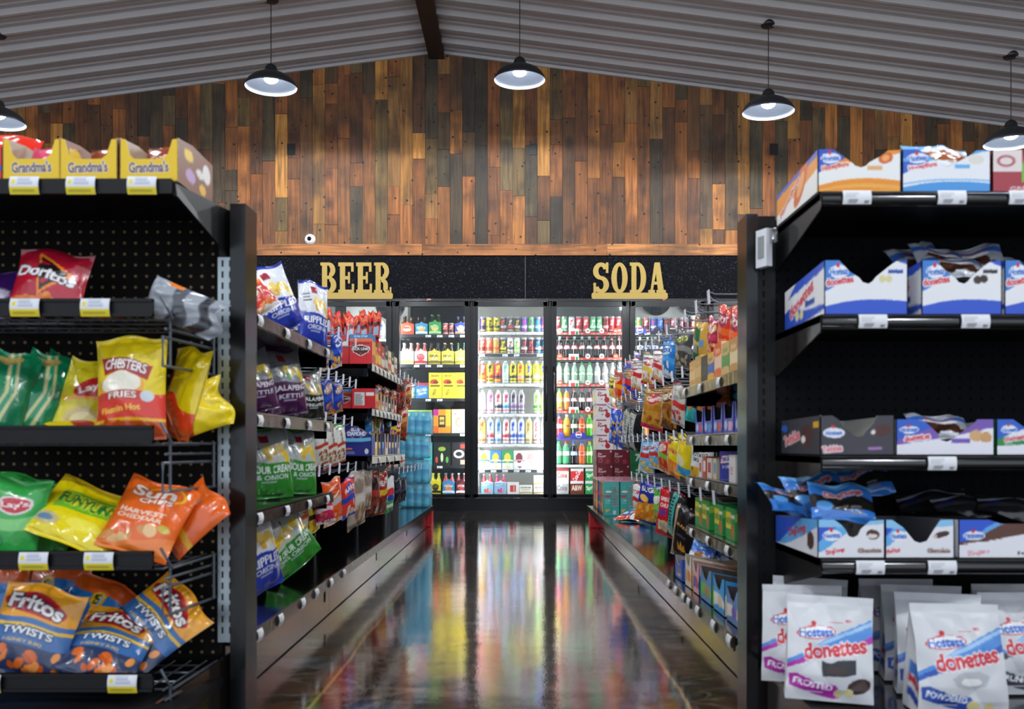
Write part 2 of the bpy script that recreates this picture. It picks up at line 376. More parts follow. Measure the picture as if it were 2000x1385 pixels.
# ------------------------------------------------------------------ package shapes (origin at bottom centre, front towards -y)
def bag_mesh(name, art, W, H, T, seed=0, crinkle=1.0, pinch=0.06, curl=0.0, back=None, heavy=0.35, mt='film', hang=False, swing=0.0):
    R = np.random.RandomState(seed); n, m = art.n + 1, art.m + 1
    def surf(nu, sgn):
        u, v = np.meshgrid(np.linspace(0, 1, nu), np.linspace(0, 1, m))
        vv = np.clip((v - 0.035) / 0.93, 0, 1)
        prof = np.sin(PI * vv ** (1 - heavy * 0.4)) ** 0.55
        cu = np.clip(1 - np.abs(2 * u - 1) ** 2.3, 0, 1) ** 0.75
        t = T / 2 * prof * cu
        hw = W / 2 * (1 - pinch * np.sin(PI * v) ** 0.7)
        x = (2 * u - 1) * hw
        es = np.exp(-vv / 0.10) + np.exp(-(1 - vv) / 0.10)
        k = 0
        for _ in range(4):
            f, p, g = R2.uniform(9, 26), R2.uniform(0, 7), R2.uniform(-6, 6)
            k = k + np.sin(f * u + p + g * v)
        q = 0
        for _ in range(5):
            a, b, p = R2.uniform(-11, 11), R2.uniform(-11, 11), R2.uniform(0, 7)
            q = q + 1 - np.abs(np.sin(a * u + b * v + p))
        inside = np.clip(cu * 3, 0, 1) * np.clip(prof * 2, 0, 1)
        t = t + crinkle * T * (0.05 * k * es * inside + 0.022 * (q - 2.0) * inside)
        t = np.maximum(t, 0.0006)
        z = v * H + crinkle * 0.006 * np.sin(u * 8 + seed) * v
        y = sgn * t + curl * H * v ** 2 + crinkle * 0.004 * np.sin(7 * u + seed) * (np.exp(-v / 0.05) + np.exp(-(1 - v) / 0.05)) + swing * H * (1 - v)
        return np.stack([x, y, z], 2), u, v
    R2 = np.random.RandomState(seed + 5)
    mb = MB(); P, u, v = surf(n, -1); mb.grid(P, art.at(u, v))
    P, u, v = surf(max(8, n // 3), 1); bc = lin(back or art.bg); mb.grid(P[:, ::-1], np.tile(bc, (P.shape[0], P.shape[1], 1)))
    return mb.mesh(name, mt, True)
def gusset_mesh(name, art, W, H, D, side='dcdde0', seed=0):
    n, m = art.n + 1, art.m + 1
    u, v = np.meshgrid(np.linspace(0, 1, n), np.linspace(0, 1, m))
    def th(v, u): return D / 2 * np.clip(1 - np.clip((v - 0.25) / 0.68, 0, 1) ** 1.25, 0.012, 1)
    def hw(v): return W / 2 * (1 - 0.035 * np.sin(PI * v))
    b = 0.012 * np.sin(PI * u) * np.sin(PI * np.clip(v * 1.1, 0, 1)) + 0.002 * np.sin(9 * u + seed + 5 * v) * np.sin(13 * v + seed) + 0.005 * np.abs(np.sin(4 * u - 6 * v + seed)) * np.sin(PI * u) + 0.003 * np.abs(np.sin(7 * u + 5 * v + 2 * seed)) + 0.0015 * np.sin(30 * u) * np.exp(-(1 - v) / .08)
    mb = MB(); x = (2 * u - 1) * hw(v); y = -th(v, u) - b * np.clip(v * 8, 0, 1) * np.clip((1 - v) * 8, 0, 1)
    P = np.stack([x, y, v * H], 2); mb.grid(P, art.at(u, v))
    Q = P.copy(); Q[..., 1] *= -1; mb.grid(Q[:, ::-1][:, ::3] if (n - 1) % 3 == 0 else Q[:, ::-1], side)
    for sg in (-1, 1):
        w_, v2 = np.meshgrid(np.linspace(-1, 1, 9), np.linspace(0, 1, 40))
        pin = 0.022 * (1 - np.abs(w_)) * np.clip(v2 * 1.3, 0, 1)
        X = sg * (hw(v2) - pin * (1 if D > 0.03 else 0.3)); Y = w_ * th(v2, 0)
        c = np.tile(lin(side), (40, 9, 1))
        if isinstance(art, Art) and sg == -1:
            for lo, hi, cc in ((0.30, 0.42, '3f78c8'), (0.22, 0.29, 'c8283a'), (0.10, 0.17, art.sidecol if hasattr(art, 'sidecol') else '22418f')):
                mk = (v2 > lo + 0.05 * w_) & (v2 < hi + 0.05 * w_) & (w_ < 0.6); c[mk] = lin(cc)
        mb.grid(np.stack([X, Y, v2 * H], 2), c)
    mb.box(-W / 2, W / 2, -D / 2, D / 2, 0, 0.001, side)
    return mb.mesh(name, 'paper_bag', True)
def panel(mb, P0, dirn, L, top, art, inward, inner, th=0.002, n=None, flip=False):
    n = n or (art.n if art else 24); m = (art.m if art else 8)
    u, v = np.meshgrid(np.linspace(0, 1, n + 1), np.linspace(0, 1, m + 1))
    tp = np.interp(u, [p[0] for p in top], [p[1] for p in top]); z = v * tp; hmax = max(p[1] for p in top)
    P = np.zeros(u.shape + (3,)); d = np.array(dirn, float); iw = np.array(inward, float)
    P[:] = P0; P += u[..., None] * L * d; P[..., 2] += z
    C = art.at(1 - u if flip else u, z / hmax) if art else np.tile(lin(inner), u.shape + (1,))
    mb.grid(P, C); Q = P + iw * th; mb.grid(Q, np.tile(lin(inner), u.shape + (1,)))
    E = np.stack([P[-1], Q[-1]]); mb.grid(E, inner)
    for k in (0, -1): mb.grid(np.stack([P[:, k], Q[:, k]]), inner)
NOTCH = [(0, 1), (0.22, 1), (0.42, 0.62), (0.45, 0.5), (0.5, 0.45), (0.57, 0.5), (0.6, 0.62), (0.8, 0.97), (0.86, 1), (1, 1)]
def carton_mesh(name, art, W, H, D, top=NOTCH, aL=None, aR=None, side=('ffffff', 'ffffff'), inner='8a8278', Hb=None, side_top=((0, 1), (1, 0.82))):
    mb = MB(); T = [(a, b * H) for a, b in top]; hb = Hb or H * 0.82; ST = [(a, b * H) for a, b in side_top]; STr = [(1 - a, b * H) for a, b in side_top[::-1]]
    panel(mb, (-W / 2, 0, 0), (1, 0, 0), W, T, art, (0, 1, 0), inner)
    panel(mb, (-W / 2, D, 0), (1, 0, 0), W, [(0, ST[-1][1]), (1, ST[-1][1])], None, (0, -1, 0), inner)
    blank = lambda c: Art(c, (), D / H, 20)
    panel(mb, (-W / 2, D, 0), (0, -1, 0), D, STr, aL or blank(side[0]), (1, 0, 0), inner)
    panel(mb, (W / 2, 0, 0), (0, 1, 0), D, ST, aR or blank(side[1]), (-1, 0, 0), inner)
    mb.box(-W / 2, W / 2, 0, D, 0, 0.002, inner)
    return mb.mesh(name, 'card', False)
def box_mesh(name, art, W, H, D, aL=None, aR=None, top='d0d0d0', side='d0d0d0', mt='card'):
    mb = MB()
    def face(P0, d, L, a, col):
        n, m = (a.n, a.m) if a else (1, 1); u, v = np.meshgrid(np.linspace(0, 1, n + 1), np.linspace(0, 1, m + 1))
        P = np.zeros(u.shape + (3,)); P[:] = P0; P += u[..., None] * L * np.array(d, float); P[..., 2] += v * H
        mb.grid(P, a.at(u, v) if a else np.tile(lin(col), u.shape + (1,)))
    face((-W / 2, 0, 0), (1, 0, 0), W, art, side); face((W / 2, 0, 0), (0, 1, 0), D, aR, side)
    face((W / 2, D, 0), (-1, 0, 0), W, None, side); face((-W / 2, D, 0), (0, -1, 0), D, aL, side)
    mb.grid([[(-W / 2, 0, H), (W / 2, 0, H)], [(-W / 2, D, H), (W / 2, D, H)]], top); mb.grid([[(-W / 2, 0, 0), (W / 2, 0, 0)], [(-W / 2, D, 0), (W / 2, D, 0)]], side)
    return mb.mesh(name, mt, False)

def seat(o, z, rot=(0, 0, 0), x=0, y=0):
    """turn a mesh object and set it down so that its lowest point is at z"""
    o.rotation_euler = rot; Rm = np.array(Euler(rot).to_matrix())
    n = len(o.data.vertices); co = np.empty(n * 3); o.data.vertices.foreach_get('co', co); co = co.reshape(-1, 3) @ Rm.T
    o.location = (x, y, z - co[:, 2].min()); return o
# ================================================================== THE SETTING
YW = 9.5
def peg_mat(name, base, hole, r=0.13):
    m = mat(name, base, rough=0.7, spec=0.0 if name.endswith('side') else 0.1); nt = m.node_tree; b = nt.nodes['Principled BSDF']; L = nt.links.new
    tc = nt.nodes.new('ShaderNodeTexCoord'); sp = nt.nodes.new('ShaderNodeSeparateXYZ'); L(tc.outputs['Object'], sp.inputs[0])
    ds = []
    for k in ('X', 'Y', 'Z'):
        a = nt.nodes.new('ShaderNodeMath'); a.operation = 'MULTIPLY'; a.inputs[1].default_value = 1 / 0.0254; L(sp.outputs[k], a.inputs[0])
        f = nt.nodes.new('ShaderNodeMath'); f.operation = 'FRACT'; L(a.outputs[0], f.inputs[0])
        g = nt.nodes.new('ShaderNodeMath'); g.operation = 'SUBTRACT'; g.inputs[1].default_value = 0.5; L(f.outputs[0], g.inputs[0]); ds.append(g)
    cb = nt.nodes.new('ShaderNodeCombineXYZ')
    L(ds[0].outputs[0], cb.inputs[0]); L(ds[2].outputs[0], cb.inputs[1])
    if name.endswith('side'): L(ds[1].outputs[0], cb.inputs[0])
    ln = nt.nodes.new('ShaderNodeVectorMath'); ln.operation = 'LENGTH'; L(cb.outputs[0], ln.inputs[0])
    lt = nt.nodes.new('ShaderNodeMath'); lt.operation = 'LESS_THAN'; lt.inputs[1].default_value = r; L(ln.outputs['Value'], lt.inputs[0])
    mx = nt.nodes.new('ShaderNodeMix'); mx.data_type = 'RGBA'; L(lt.outputs[0], mx.inputs['Factor'])
    mx.inputs['A'].default_value = (*lin(base), 1); mx.inputs['B'].default_value = (*lin(hole), 1); L(mx.outputs['Result'], b.inputs['Base Color'])
peg_mat('peg_left', '120f0e', '7d6f52'); peg_mat('peg_right', '141519', '030303', 0.15); peg_mat('peg_side', '09090b', '050505')  # left holes pale: the lit space behind them is put into the colour

mb = MB(); mb.box(-8, 8, -4, YW, -0.05, 0); struct('floor', mb, 'epoxy_floor')

# back wall of upright reclaimed planks under the two roof slopes
RX, RZ = -0.81, 4.50
def roof(x): return RZ - (0.131 * (RX - x) if x < RX else 0.1285 * (x - RX))
PAL = ['a5683a', '8a5630', '9c6236', 'b07440', '7b4c2c', '6f4a30', '5b4636', '4a3c32', '8f5c36', 'c08a4e', '6a5a46', '3a302a', '9a7048', '855028', '704428', '5e3c26', 'a87844', '77603f', '915a34', '4f4438']
rd = random.Random(7); mb = MB(); pw = 0.122; k = 0
x = -8.0
while x < 8.0:
    z = 2.58 - rd.uniform(0, 0.6); x1 = x + pw
    while True:
        L_ = rd.choice([0.25, 0.4, 0.6, 0.8, 1.0, 1.3, 1.5]) * rd.uniform(0.8, 1.2)
        zt0, zt1 = roof(x), roof(x1); za, zb = max(z, 2.58), z + L_
        if za >= max(zt0, zt1): break
        if zb > za + 0.01:
            c = np.array(lin(rd.choice(PAL))) * rd.uniform(0.8, 1.2) * np.array((0.86, 0.83, 0.54)); d = rd.uniform(0, 0.006); R = (rd.uniform(0, 40), rd.uniform(0, 40), rd.uniform(0, 40))
            a0, a1 = min(zb, zt0), min(zb, zt1); a0 = max(a0, za); a1 = max(a1, za); y = YW - d; g = 0.0012
            V = [(x + g, y, za + g), (x1 - g, y, za + g), (x1 - g, y, a1 - g), (x + g, y, a0 - g), (x + g, YW + 0.03, za + g), (x1 - g, YW + 0.03, za + g), (x1 - g, YW + 0.03, a1 - g), (x + g, YW + 0.03, a0 - g)]
            mb.add(V, [(0, 1, 2, 3), (0, 4, 5, 1), (1, 5, 6, 2), (2, 6, 7, 3), (3, 7, 4, 0)], c, 0, R)
        z = zb
    x = x1
V = [(-8, YW + 0.035, 2.5), (8, YW + 0.035, 2.5), (8, YW + 0.035, roof(8)), (RX, YW + 0.035, RZ), (-8, YW + 0.035, roof(-8))]
mb.add(V, [(0, 1, 2, 3, 4)], lin('0c0806'), 0, (0, 0, 0))
struct('wall_back', mb, 'reclaimed_wood')
# wooden trim board along the foot of the planks (boards lie sideways: own grain direction through a rotated object)
mb = MB(); xs = [-8, -5.2, -3.1, -0.95, 0.85, 3.3, 5.6, 8]; rd = random.Random(3)
for a, b in zip(xs, xs[1:]):
    mb.box(-0.035, 0.0, -0.055, 0.055, a + 0.001, b - 0.001, np.array(lin(rd.choice(['b5763e', 'a86c38', 'bd8148']))) * rd.uniform(0.9, 1.1), 0, (rd.uniform(0, 9), rd.uniform(0, 9), rd.uniform(0, 9)))
t1 = struct('trim_1', mb, 'reclaimed_wood'); t1.rotation_euler = (0, PI / 2, PI); t1.rotation_euler = Matrix(((0, 0, 1), (1, 0, 0), (0, 1, 0))).to_euler(); t1.location = (0, YW, 2.545)

# ceiling: ribbed metal sheets, ribs running down each slope
mb = MB(); prof = []; y = -1.5; P = 0.305; hR = 0.036
while y < YW - 0.01:
    for dy, h in ((0, 0), (0.03, hR), (0.062, hR), (0.078, 0), (0.145, 0), (0.155, 0.010), (0.160, 0.010), (0.164, 0), (0.222, 0), (0.232, 0.010), (0.237, 0.010), (0.241, 0)):
        if y + dy <= YW: prof.append((y + dy, h))
    y += P
prof.append((YW, 0))
for xe in (-8.2, 8.2):
    mb.grid([[(xx, yy, roof(xx) - h + 0.0) for yy, h in prof] for xx in np.linspace(xe, RX, 3)])
cl = struct('ceiling', mb, 'metal_ceiling')
mb = MB()
for a, b in ((-8.0, RX), (RX, 8.0)):
    V = []
    for xx in (a, b):
        for yy, dz in ((YW - 0.028, -0.035), (YW - 0.028, -0.004), (YW, -0.004), (YW, -0.035)): V.append((xx, yy, roof(xx) + dz))
    mb.add(V, [(0, 1, 2, 3), (4, 5, 6, 7), (0, 4, 5, 1), (1, 5, 6, 2), (2, 6, 7, 3), (3, 7, 4, 0)])
struct('trim_2', mb, 'metal_ceiling')
mb = MB(); mb.box(RX - 0.075, RX + 0.075, -1.5, YW, RZ - 0.09, RZ + 0.1); struct('beam_1', mb, 'beam')
# black header over the cooler, in sheets with a fine pale joint
mb = MB(); xj = X_at(1026, YW)
for a, b in ((-8, xj - 3.66), (xj - 3.657, xj - 0.0015), (xj + 0.0015, xj + 3.657), (xj + 3.66, 8)): mb.box(a, b, YW - 0.02, YW + 0.06, 2.07, 2.49)
mb.box(-8, 8, YW - 0.016, YW + 0.05, 2.07, 2.49, None, 1)
struct('wall_header', mb, ['header_black', 'cooler_wall'])
# cooler framing: kick, top rail, jambs, blank wall beyond the doors
BX = [X_at(768 + 153 * k, YW) for k in range(-3, 7)]
mb = MB(); mb.box(-8, 8, YW - 0.02, YW + 0.1, 0, 0.125); mb.box(-8, 8, YW - 0.032, YW - 0.02, 0.10, 0.115); mb.box(-8, 8, YW - 0.035, YW + 0.08, 2.045, 2.068)
mb.box(-8, BX[0], YW - 0.02, YW + 0.08, 0.125, 2.045); mb.box(BX[-1], 8, YW - 0.02, YW + 0.08, 0.125, 2.045)
for b in BX: mb.box(b - 0.022, b + 0.022, YW - 0.005, YW + 0.05, 0.125, 2.045)
struct('wall_cooler_front', mb, 'door_black')
YB = 10.55
mb = MB()
for i in range(len(BX) - 1): mb.box(BX[i], BX[i + 1], YB, YB + 0.02, 0, 2.3, None, {2: 1, 3: 1, 4: 2}.get(i, 0))
mb.box(BX[0] - 0.02, BX[0], YW + 0.06, YB, 0, 2.3); mb.box(BX[-1], BX[-1] + 0.02, YW + 0.06, YB, 0, 2.3)
mb.box(BX[0], BX[-1], YW + 0.06, YB, 2.28, 2.3); mb.box(BX[0], BX[-1], YW + 0.06, YB, 0, 0.05)
struct('wall_cooler_inside', mb, ['cooler_wall', 'cooler_dark', 'cooler_white'])

DN = {-3: 'far left', -2: 'left of the one behind the jerky', -1: 'behind the jerky under BEER', 0: 'right of BEER sign', 1: 'in the middle', 2: 'left under SODA sign', 3: 'right under SODA sign', 4: 'behind right gondola', 5: 'far right'}
def cooler_door(k):
    a, b = BX[k + 3] + 0.012, BX[k + 4] - 0.012; c = (a + b) / 2; hw = (b - a) / 2
    t = thing('cooler_door', 'black framed glass cooler door, ' + DN[k], 'door', (c, YW - 0.03, 0.13), 0, 'glass cooler doors')
    z0, z1 = 0.0, 1.908
    mb = MB(); f = 0.052
    for x0, x1, y0, y1 in ((-hw, -hw + f, z0, z1), (hw - f, hw, z0, z1), (-hw, hw, z0, z0 + 0.034), (-hw, hw, z1 - 0.046, z1)):
        mb.box(x0, x1, -0.012, 0.025, y0, y1)
    for x0, x1, y0, y1 in ((-hw + f - 0.012, -hw + f, z0 + .03, z1 - .04), (hw - f, hw - f + 0.012, z0 + .03, z1 - .04)): mb.box(x0, x1, -0.018, -0.012, y0, y1)
    for x0 in (-hw + 0.008, hw - 0.014): mb.box(x0, x0 + 0.006, -0.017, -0.012, z0, z1)
    part('frame', mb, 'door_black', t)
    mb = MB(); mb.box(-hw + f, hw - f, 0.004, 0.008, z0 + 0.034, z1 - 0.046); part('glass', mb, 'door_glass', t)
    mb = MB(); hx = hw - 0.026 if k % 2 else -hw + 0.026
    mb.tube([(hx, -0.013, 0.75), (hx, -0.045, 0.77), (hx, -0.045, 1.25), (hx, -0.013, 1.27)], 0.009, 8); part('handle', mb, 'black_gloss', t, True)
for k in range(-3, 6): cooler_door(k)
for x, wd in ((839, 'BEER'), (1295, 'SODA')):
    mb = MB(); mb.box(-0.02, 0.02, -0.02, 0, -0.008, 0.008)
    t = thing('door_heater_switch', 'small black switch with red light near the %s sign' % wd, 'switch', (X_at(x, YW), YW - 0.035, 2.056))
    part('housing', mb, 'black_gloss', t); mb = MB(); mb.box(-0.006, 0.006, -0.023, -0.02, -0.006, 0.006); part('red_light', mb, 'led_red', t)
for i, b in enumerate(BX):
    mb = MB(); mb.box(-0.012, 0.012, 0, 0.02, 0.2, 1.98)
    t = thing('cooler_light', 'vertical white light strip, %s post of the cooler from the left' % nth(i), 'light', (b, YW + 0.055, 0), 0, 'light strips inside the cooler')
    part('housing', mb, 'white_gloss', t); mb = MB(); mb.box(-0.016, 0.016, 0.021, 0.032, 0.22, 1.96); part('tube', mb, 'led', t)

# fans hanging at the cooler's back
def fan(x, y, r):
    YF = 10.2; t = thing('cooler_fan', 'round grey wire guarded fan at cooler top, seen near x%s' % ('' if 0 else ''), 'fan', (X_at(x, YF), YF, Z_at(y, YF)))
    mb = MB()
    for q in np.linspace(0.15, 1, 9): mb.tube([(r * q * math.cos(a), -0.02 - 0.03 * (1 - q * q), r * q * math.sin(a)) for a in np.linspace(0, 2 * PI, 25)], 0.003, 4)
    for a in np.linspace(0, 2 * PI, 25)[:-1]: mb.tube([(0, -0.05, 0), (r * math.cos(a), -0.02, r * math.sin(a))], 0.0015, 4)
    part('guard', mb, 'wire_grey', t)
    mb = MB(); mb.lathe([(r, 0), (r, 0.06), (0, 0.06)], 24); o = part('shroud', mb, 'cooler_wall', t); o.rotation_euler = (-PI / 2, 0, 0)
    mb = MB()
    for i in range(4):
        a = i * PI / 2; c, s_ = math.cos(a), math.sin(a)
        mb.grid([[(c * q * r - s_ * u * 0.06, 0.03 + u * 0.01, s_ * q * r + c * u * 0.06) for q in (0.1, 0.5, 0.9)] for u in (-1, 1)])
    part('blade', mb, 'cooler_dark', t)
    return t
fan(1282, 588, 0.15)['label'] = 'left one of two round grey fans under the SODA sign'
fan(1352, 588, 0.15)['label'] = 'right one of two round grey fans under the SODA sign'
fan(762, 596, 0.15)['label'] = 'round grey cooler fan left of the bottle six-packs'
mb = MB(); mb.box(-0.5, 0.42, 0, 0.26, -0.2, 0.25); o = part('evaporator_box', mb, 'cooler_white'); o.location = (X_at(1317, 10.26), 10.27, 1.98)
tag(o, 'white cooling unit carrying the two fans under the SODA sign', 'cooling unit')
mb = MB(); mb.box(-0.4, 0.25, 0, 0.26, -0.2, 0.25); o = part('evaporator_box', mb, 'cooler_white'); o.location = (X_at(750, 10.26), 10.27, 1.98)
tag(o, 'pale cooling unit with one fan behind the BEER door', 'cooling unit')

# pendants
def pendant():
    t = thing('pendant_lamp', '', 'pendant lamp', (0, 0, 0), 0, 'black dome pendant lamps')
    out = [(0.21, -0.004), (0.212, 0.004), (0.206, 0.02), (0.186, 0.052), (0.15, 0.083), (0.10, 0.108), (0.06, 0.119), (0.052, 0.123), (0.05, 0.15), (0.04, 0.172), (0.022, 0.186), (0.006, 0.188)]
    mb = MB(); mb.lathe(out, 40); part('shade', mb, 'shade_out', t, True)
    mb = MB(); mb.lathe([(0.2095, -0.003), (0.203, 0.018), (0.183, 0.049), (0.148, 0.079), (0.098, 0.104), (0.05, 0.114), (0.0, 0.115)], 40); part('shade_lining', mb, 'shade_in', t, True)
    mb = MB(); mb.lathe([(0, 0.03), (0.03, 0.034), (0.05, 0.046), (0.058, 0.06), (0.05, 0.075), (0.03, 0.09), (0.02, 0.114)], 24); part('bulb', mb, 'bulb', t, True)
    mb = MB(); mb.tube([(0, 0, 0.186), (0, 0, 0.72)], 0.004, 6); part('cord', mb, 'shade_out', t)
    mb = MB(); mb.lathe([(0.0, 0.70), (0.055, 0.703), (0.062, 0.712), (0.062, 0.742), (0, 0.745)], 24); part('canopy', mb, 'shade_out', t, True)
    return t
p0 = pendant(); note_kids(p0)
PX = [-4.3, -2.05, 0.0, 2.05, 4.05]
lp = bpy.data.lights.new('pendant_light', 'POINT'); lp.energy = PENDANT_W * 0.85; lp.color = (0.93, 0.97, 1.0); lp.shadow_soft_size = 0.04
ld = bpy.data.lights.new('pendant_light', 'SPOT'); ld.spot_size = math.radians(179); ld.spot_blend = 0.1; ld.energy = PENDANT_W; ld.color = (0.93, 0.97, 1.0); ld.shadow_soft_size = 0.045
n = 0
for yy in (8.02, 5.2, 2.4, -0.4):
    for i, xx in enumerate(PX):
        t = p0 if n == 0 else copy_tree(p0); n += 1
        t.location = (xx, yy, roof(xx) - 0.742 + 0.0)
        if yy == 8.02: t['label'] = 'black dome pendant lamp in front of the planks, %s' % ['leftmost, half cut off', 'second from left', 'middle one, right of the ridge beam', 'second from right', 'rightmost'][i]
        else: t['label'] = 'black dome pendant lamp hanging overhead nearer the viewer, out of the picture'
        lo = bpy.data.objects.new('pendant_light', ld if yy > 8 else lp); COL.objects.link(lo); lo.parent = t; lo.location = (0, 0, -0.004 if yy > 8 else -0.03)

# camera dome, dark patches on the planks
t = thing('security_camera', 'small round white security camera on the plank wall above the cooler', 'camera', (X_at(606, YW), YW - 0.006, Z_at(468, YW)))
mb = MB(); mb.lathe([(0, 0.045), (0.03, 0.04), (0.048, 0.02), (0.054, 0.0), (0.054, -0.006)], 24); o = part('housing', mb, 'white_gloss', t, True); o.rotation_euler = (PI / 2, 0, 0)
mb = MB(); mb.lathe([(0, 0.058), (0.015, 0.054), (0.022, 0.04)], 20); o = part('lens', mb, 'lens', t, True); o.rotation_euler = (PI / 2, 0, 0)
for x, q in ((569, 'left one, over the BEER sign side'), (1041, 'middle one, below the middle lamp'), (1511, 'right one, below the second lamp from right')):
    mb = MB(); mb.box(-0.038, 0.038, -0.006, 0, -0.055, 0.055); mb.box(-0.028, 0.028, -0.009, -0.006, -0.045, 0.045)
    o = part('outlet_cover', mb, 'black_steel'); o.location = (X_at(x, YW), YW - 0.006, Z_at(292, YW)); tag(o, 'small dark outlet cover on the planks, ' + q, 'outlet', 'outlet covers on the plank wall')

# ---------------------------------------------------------------- gold signs, slab serif letters
def ring(cx, cz, rx, rz, tx, tz, a0, a1, n=18):
    a = np.linspace(math.radians(a0), math.radians(a1), n)
    return [(cx + rx * math.cos(t), cz + rz * math.sin(t)) for t in a] + [(cx + (rx - tx) * math.cos(t), cz + (rz - tz) * math.sin(t)) for t in a[::-1]]
def rc(x0, z0, x1, z1): return [(x0, z0), (x1, z0), (x1, z1), (x0, z1)]
GL = {
 'B': [rc(.10, 0, .42, 1), rc(0, .90, .6, 1), rc(0, 0, .6, .11), rc(.1, .46, .62, .57), ring(.55, .755, .39, .245, .31, .14, -90, 90), ring(.57, .27, .43, .27, .34, .15, -90, 90)],
 'E': [rc(.10, 0, .42, 1), rc(0, .88, .95, 1), rc(0, 0, .98, .12), rc(.4, .45, .66, .56), rc(.60, .32, .72, .69), rc(.80, .70, .95, 1), rc(.84, 0, .98, .31)],
 'R': [rc(.10, 0, .42, 1), rc(0, .90, .6, 1), rc(0, 0, .52, .11), rc(.1, .43, .6, .54), ring(.55, .72, .40, .28, .29, .16, -90, 90), ring(.46, .27, .42, .23, .29, .13, 0, 90), rc(.59, .12, .88, .28), ring(.86, .16, .27, .16, .13, .1, 180, 300), rc(1.0, .02, 1.1, .2)],
 'S': [ring(.5, .72, .49, .28, .33, .13, 20, 268), ring(.5, .28, .49, .28, .33, .13, -160, 92), rc(.80, .66, .95, 1.0), rc(.04, 0, .19, .34)],
 'O': [ring(.5, .5, .5, .5, .33, .12, 0, 360, 36)],
 'D': [rc(.10, 0, .40, 1), rc(0, .89, .52, 1), rc(0, 0, .52, .11), ring(.48, .5, .52, .5, .33, .12, -90, 90)],
 'A': [[(.12, .05), (.26, .05), (.52, .80), (.62, 1), (.38, 1)], [(.60, .05), (.96, .05), (.70, 1), (.38, 1)], rc(.3, .28, .7, .38), rc(0, 0, .40, .11), rc(.50, 0, 1.06, .11)],
}
def sign(word, x0, x1, y0, ym, y1, label):
    t = thing('letter_sign', label, 'sign', (X_at(x0, YW), YW - 0.021, Z_at(y1, YW)))
    W = (x1 - x0) / 200; H = (y1 - ym) / 200; LH = (ym + 2 - y0) / 200; e = 0.02
    mb = MB(); zz = H; pts = [(e * 0.5, H), (0, H - e * .6), (0, e * .6), (e * .5, 0), (W - e * .5, 0), (W, e * .6), (W, H - e * .6), (W - e * .5, H)]
    mb.prism(pts, -0.018, 0, 'c3a55e'); part('base_bar', mb, 'gold', t)
    n = len(word); cw = (W - 0.02) / n; x = 0.012
    for ch in word:
        mb = MB(); ww = cw * (0.88 if ch != 'E' else 0.90)
        for qi, pl in enumerate(GL[ch]): mb.prism([(x + px_ * ww, H - 0.006 + pz * (LH)) for px_, pz in pl], -0.0181 - qi * 0.0003, 0, 'c3a55e')
        part('letter_' + ch.lower(), mb, 'gold', t); x += cw
sign('BEER', 625, 768, 515, 573, 585, 'gold slab serif BEER sign on the black header')
sign('SODA', 1155, 1303, 515, 573, 585, 'gold slab serif SODA sign on the black header')

# ================================================================== GONDOLAS (long aisle shelving)
def price_tags(mb_fn, n): pass
TAGW = Art('e9eaee', [('x', .08, .5, .7, .92, 2, 'b5b8c0'), ('x', .2, .1, .62, .36, 2, '5b5e66'), ('r', .78, .12, .94, .3, '7d8088')], 2.1, 22)
TAGY = Art('dfe3ec', [('r', 0, 0, 1, .42, 'e8d326'), ('r', .08, .62, .22, .86, 'e8d326'), ('x', .3, .52, .9, .95, 2, 'b0b4c4'), ('x', .12, .12, .9, .36, 1, 'a59a3a')], 1.55, 22)
def tag_mesh(art, W, H):
    u, v = np.meshgrid(np.linspace(0, 1, art.n + 1), np.linspace(0, 1, art.m + 1)); mb = MB()
    P = np.stack([(u - .5) * W, -0.003 - 0.004 * np.sin(PI * v) * H / 0.03, v * H], 2); mb.grid(P, art.at(u, v)); Q = P.copy(); Q[..., 1] += 0.002; mb.grid(Q[:, ::-1], 'dddddd')
    return mb.mesh('price_tag', 'print_tag', True)
TW, TY, TS = tag_mesh(TAGW, .056, .027), tag_mesh(TAGY, .058, .036), tag_mesh(TAGW, .046, .03)
def add_tag(me, loc, rz, parent):
    o = link('price_tag', me, parent); o.location = loc; o.rotation_euler = (0, 0, rz); return o

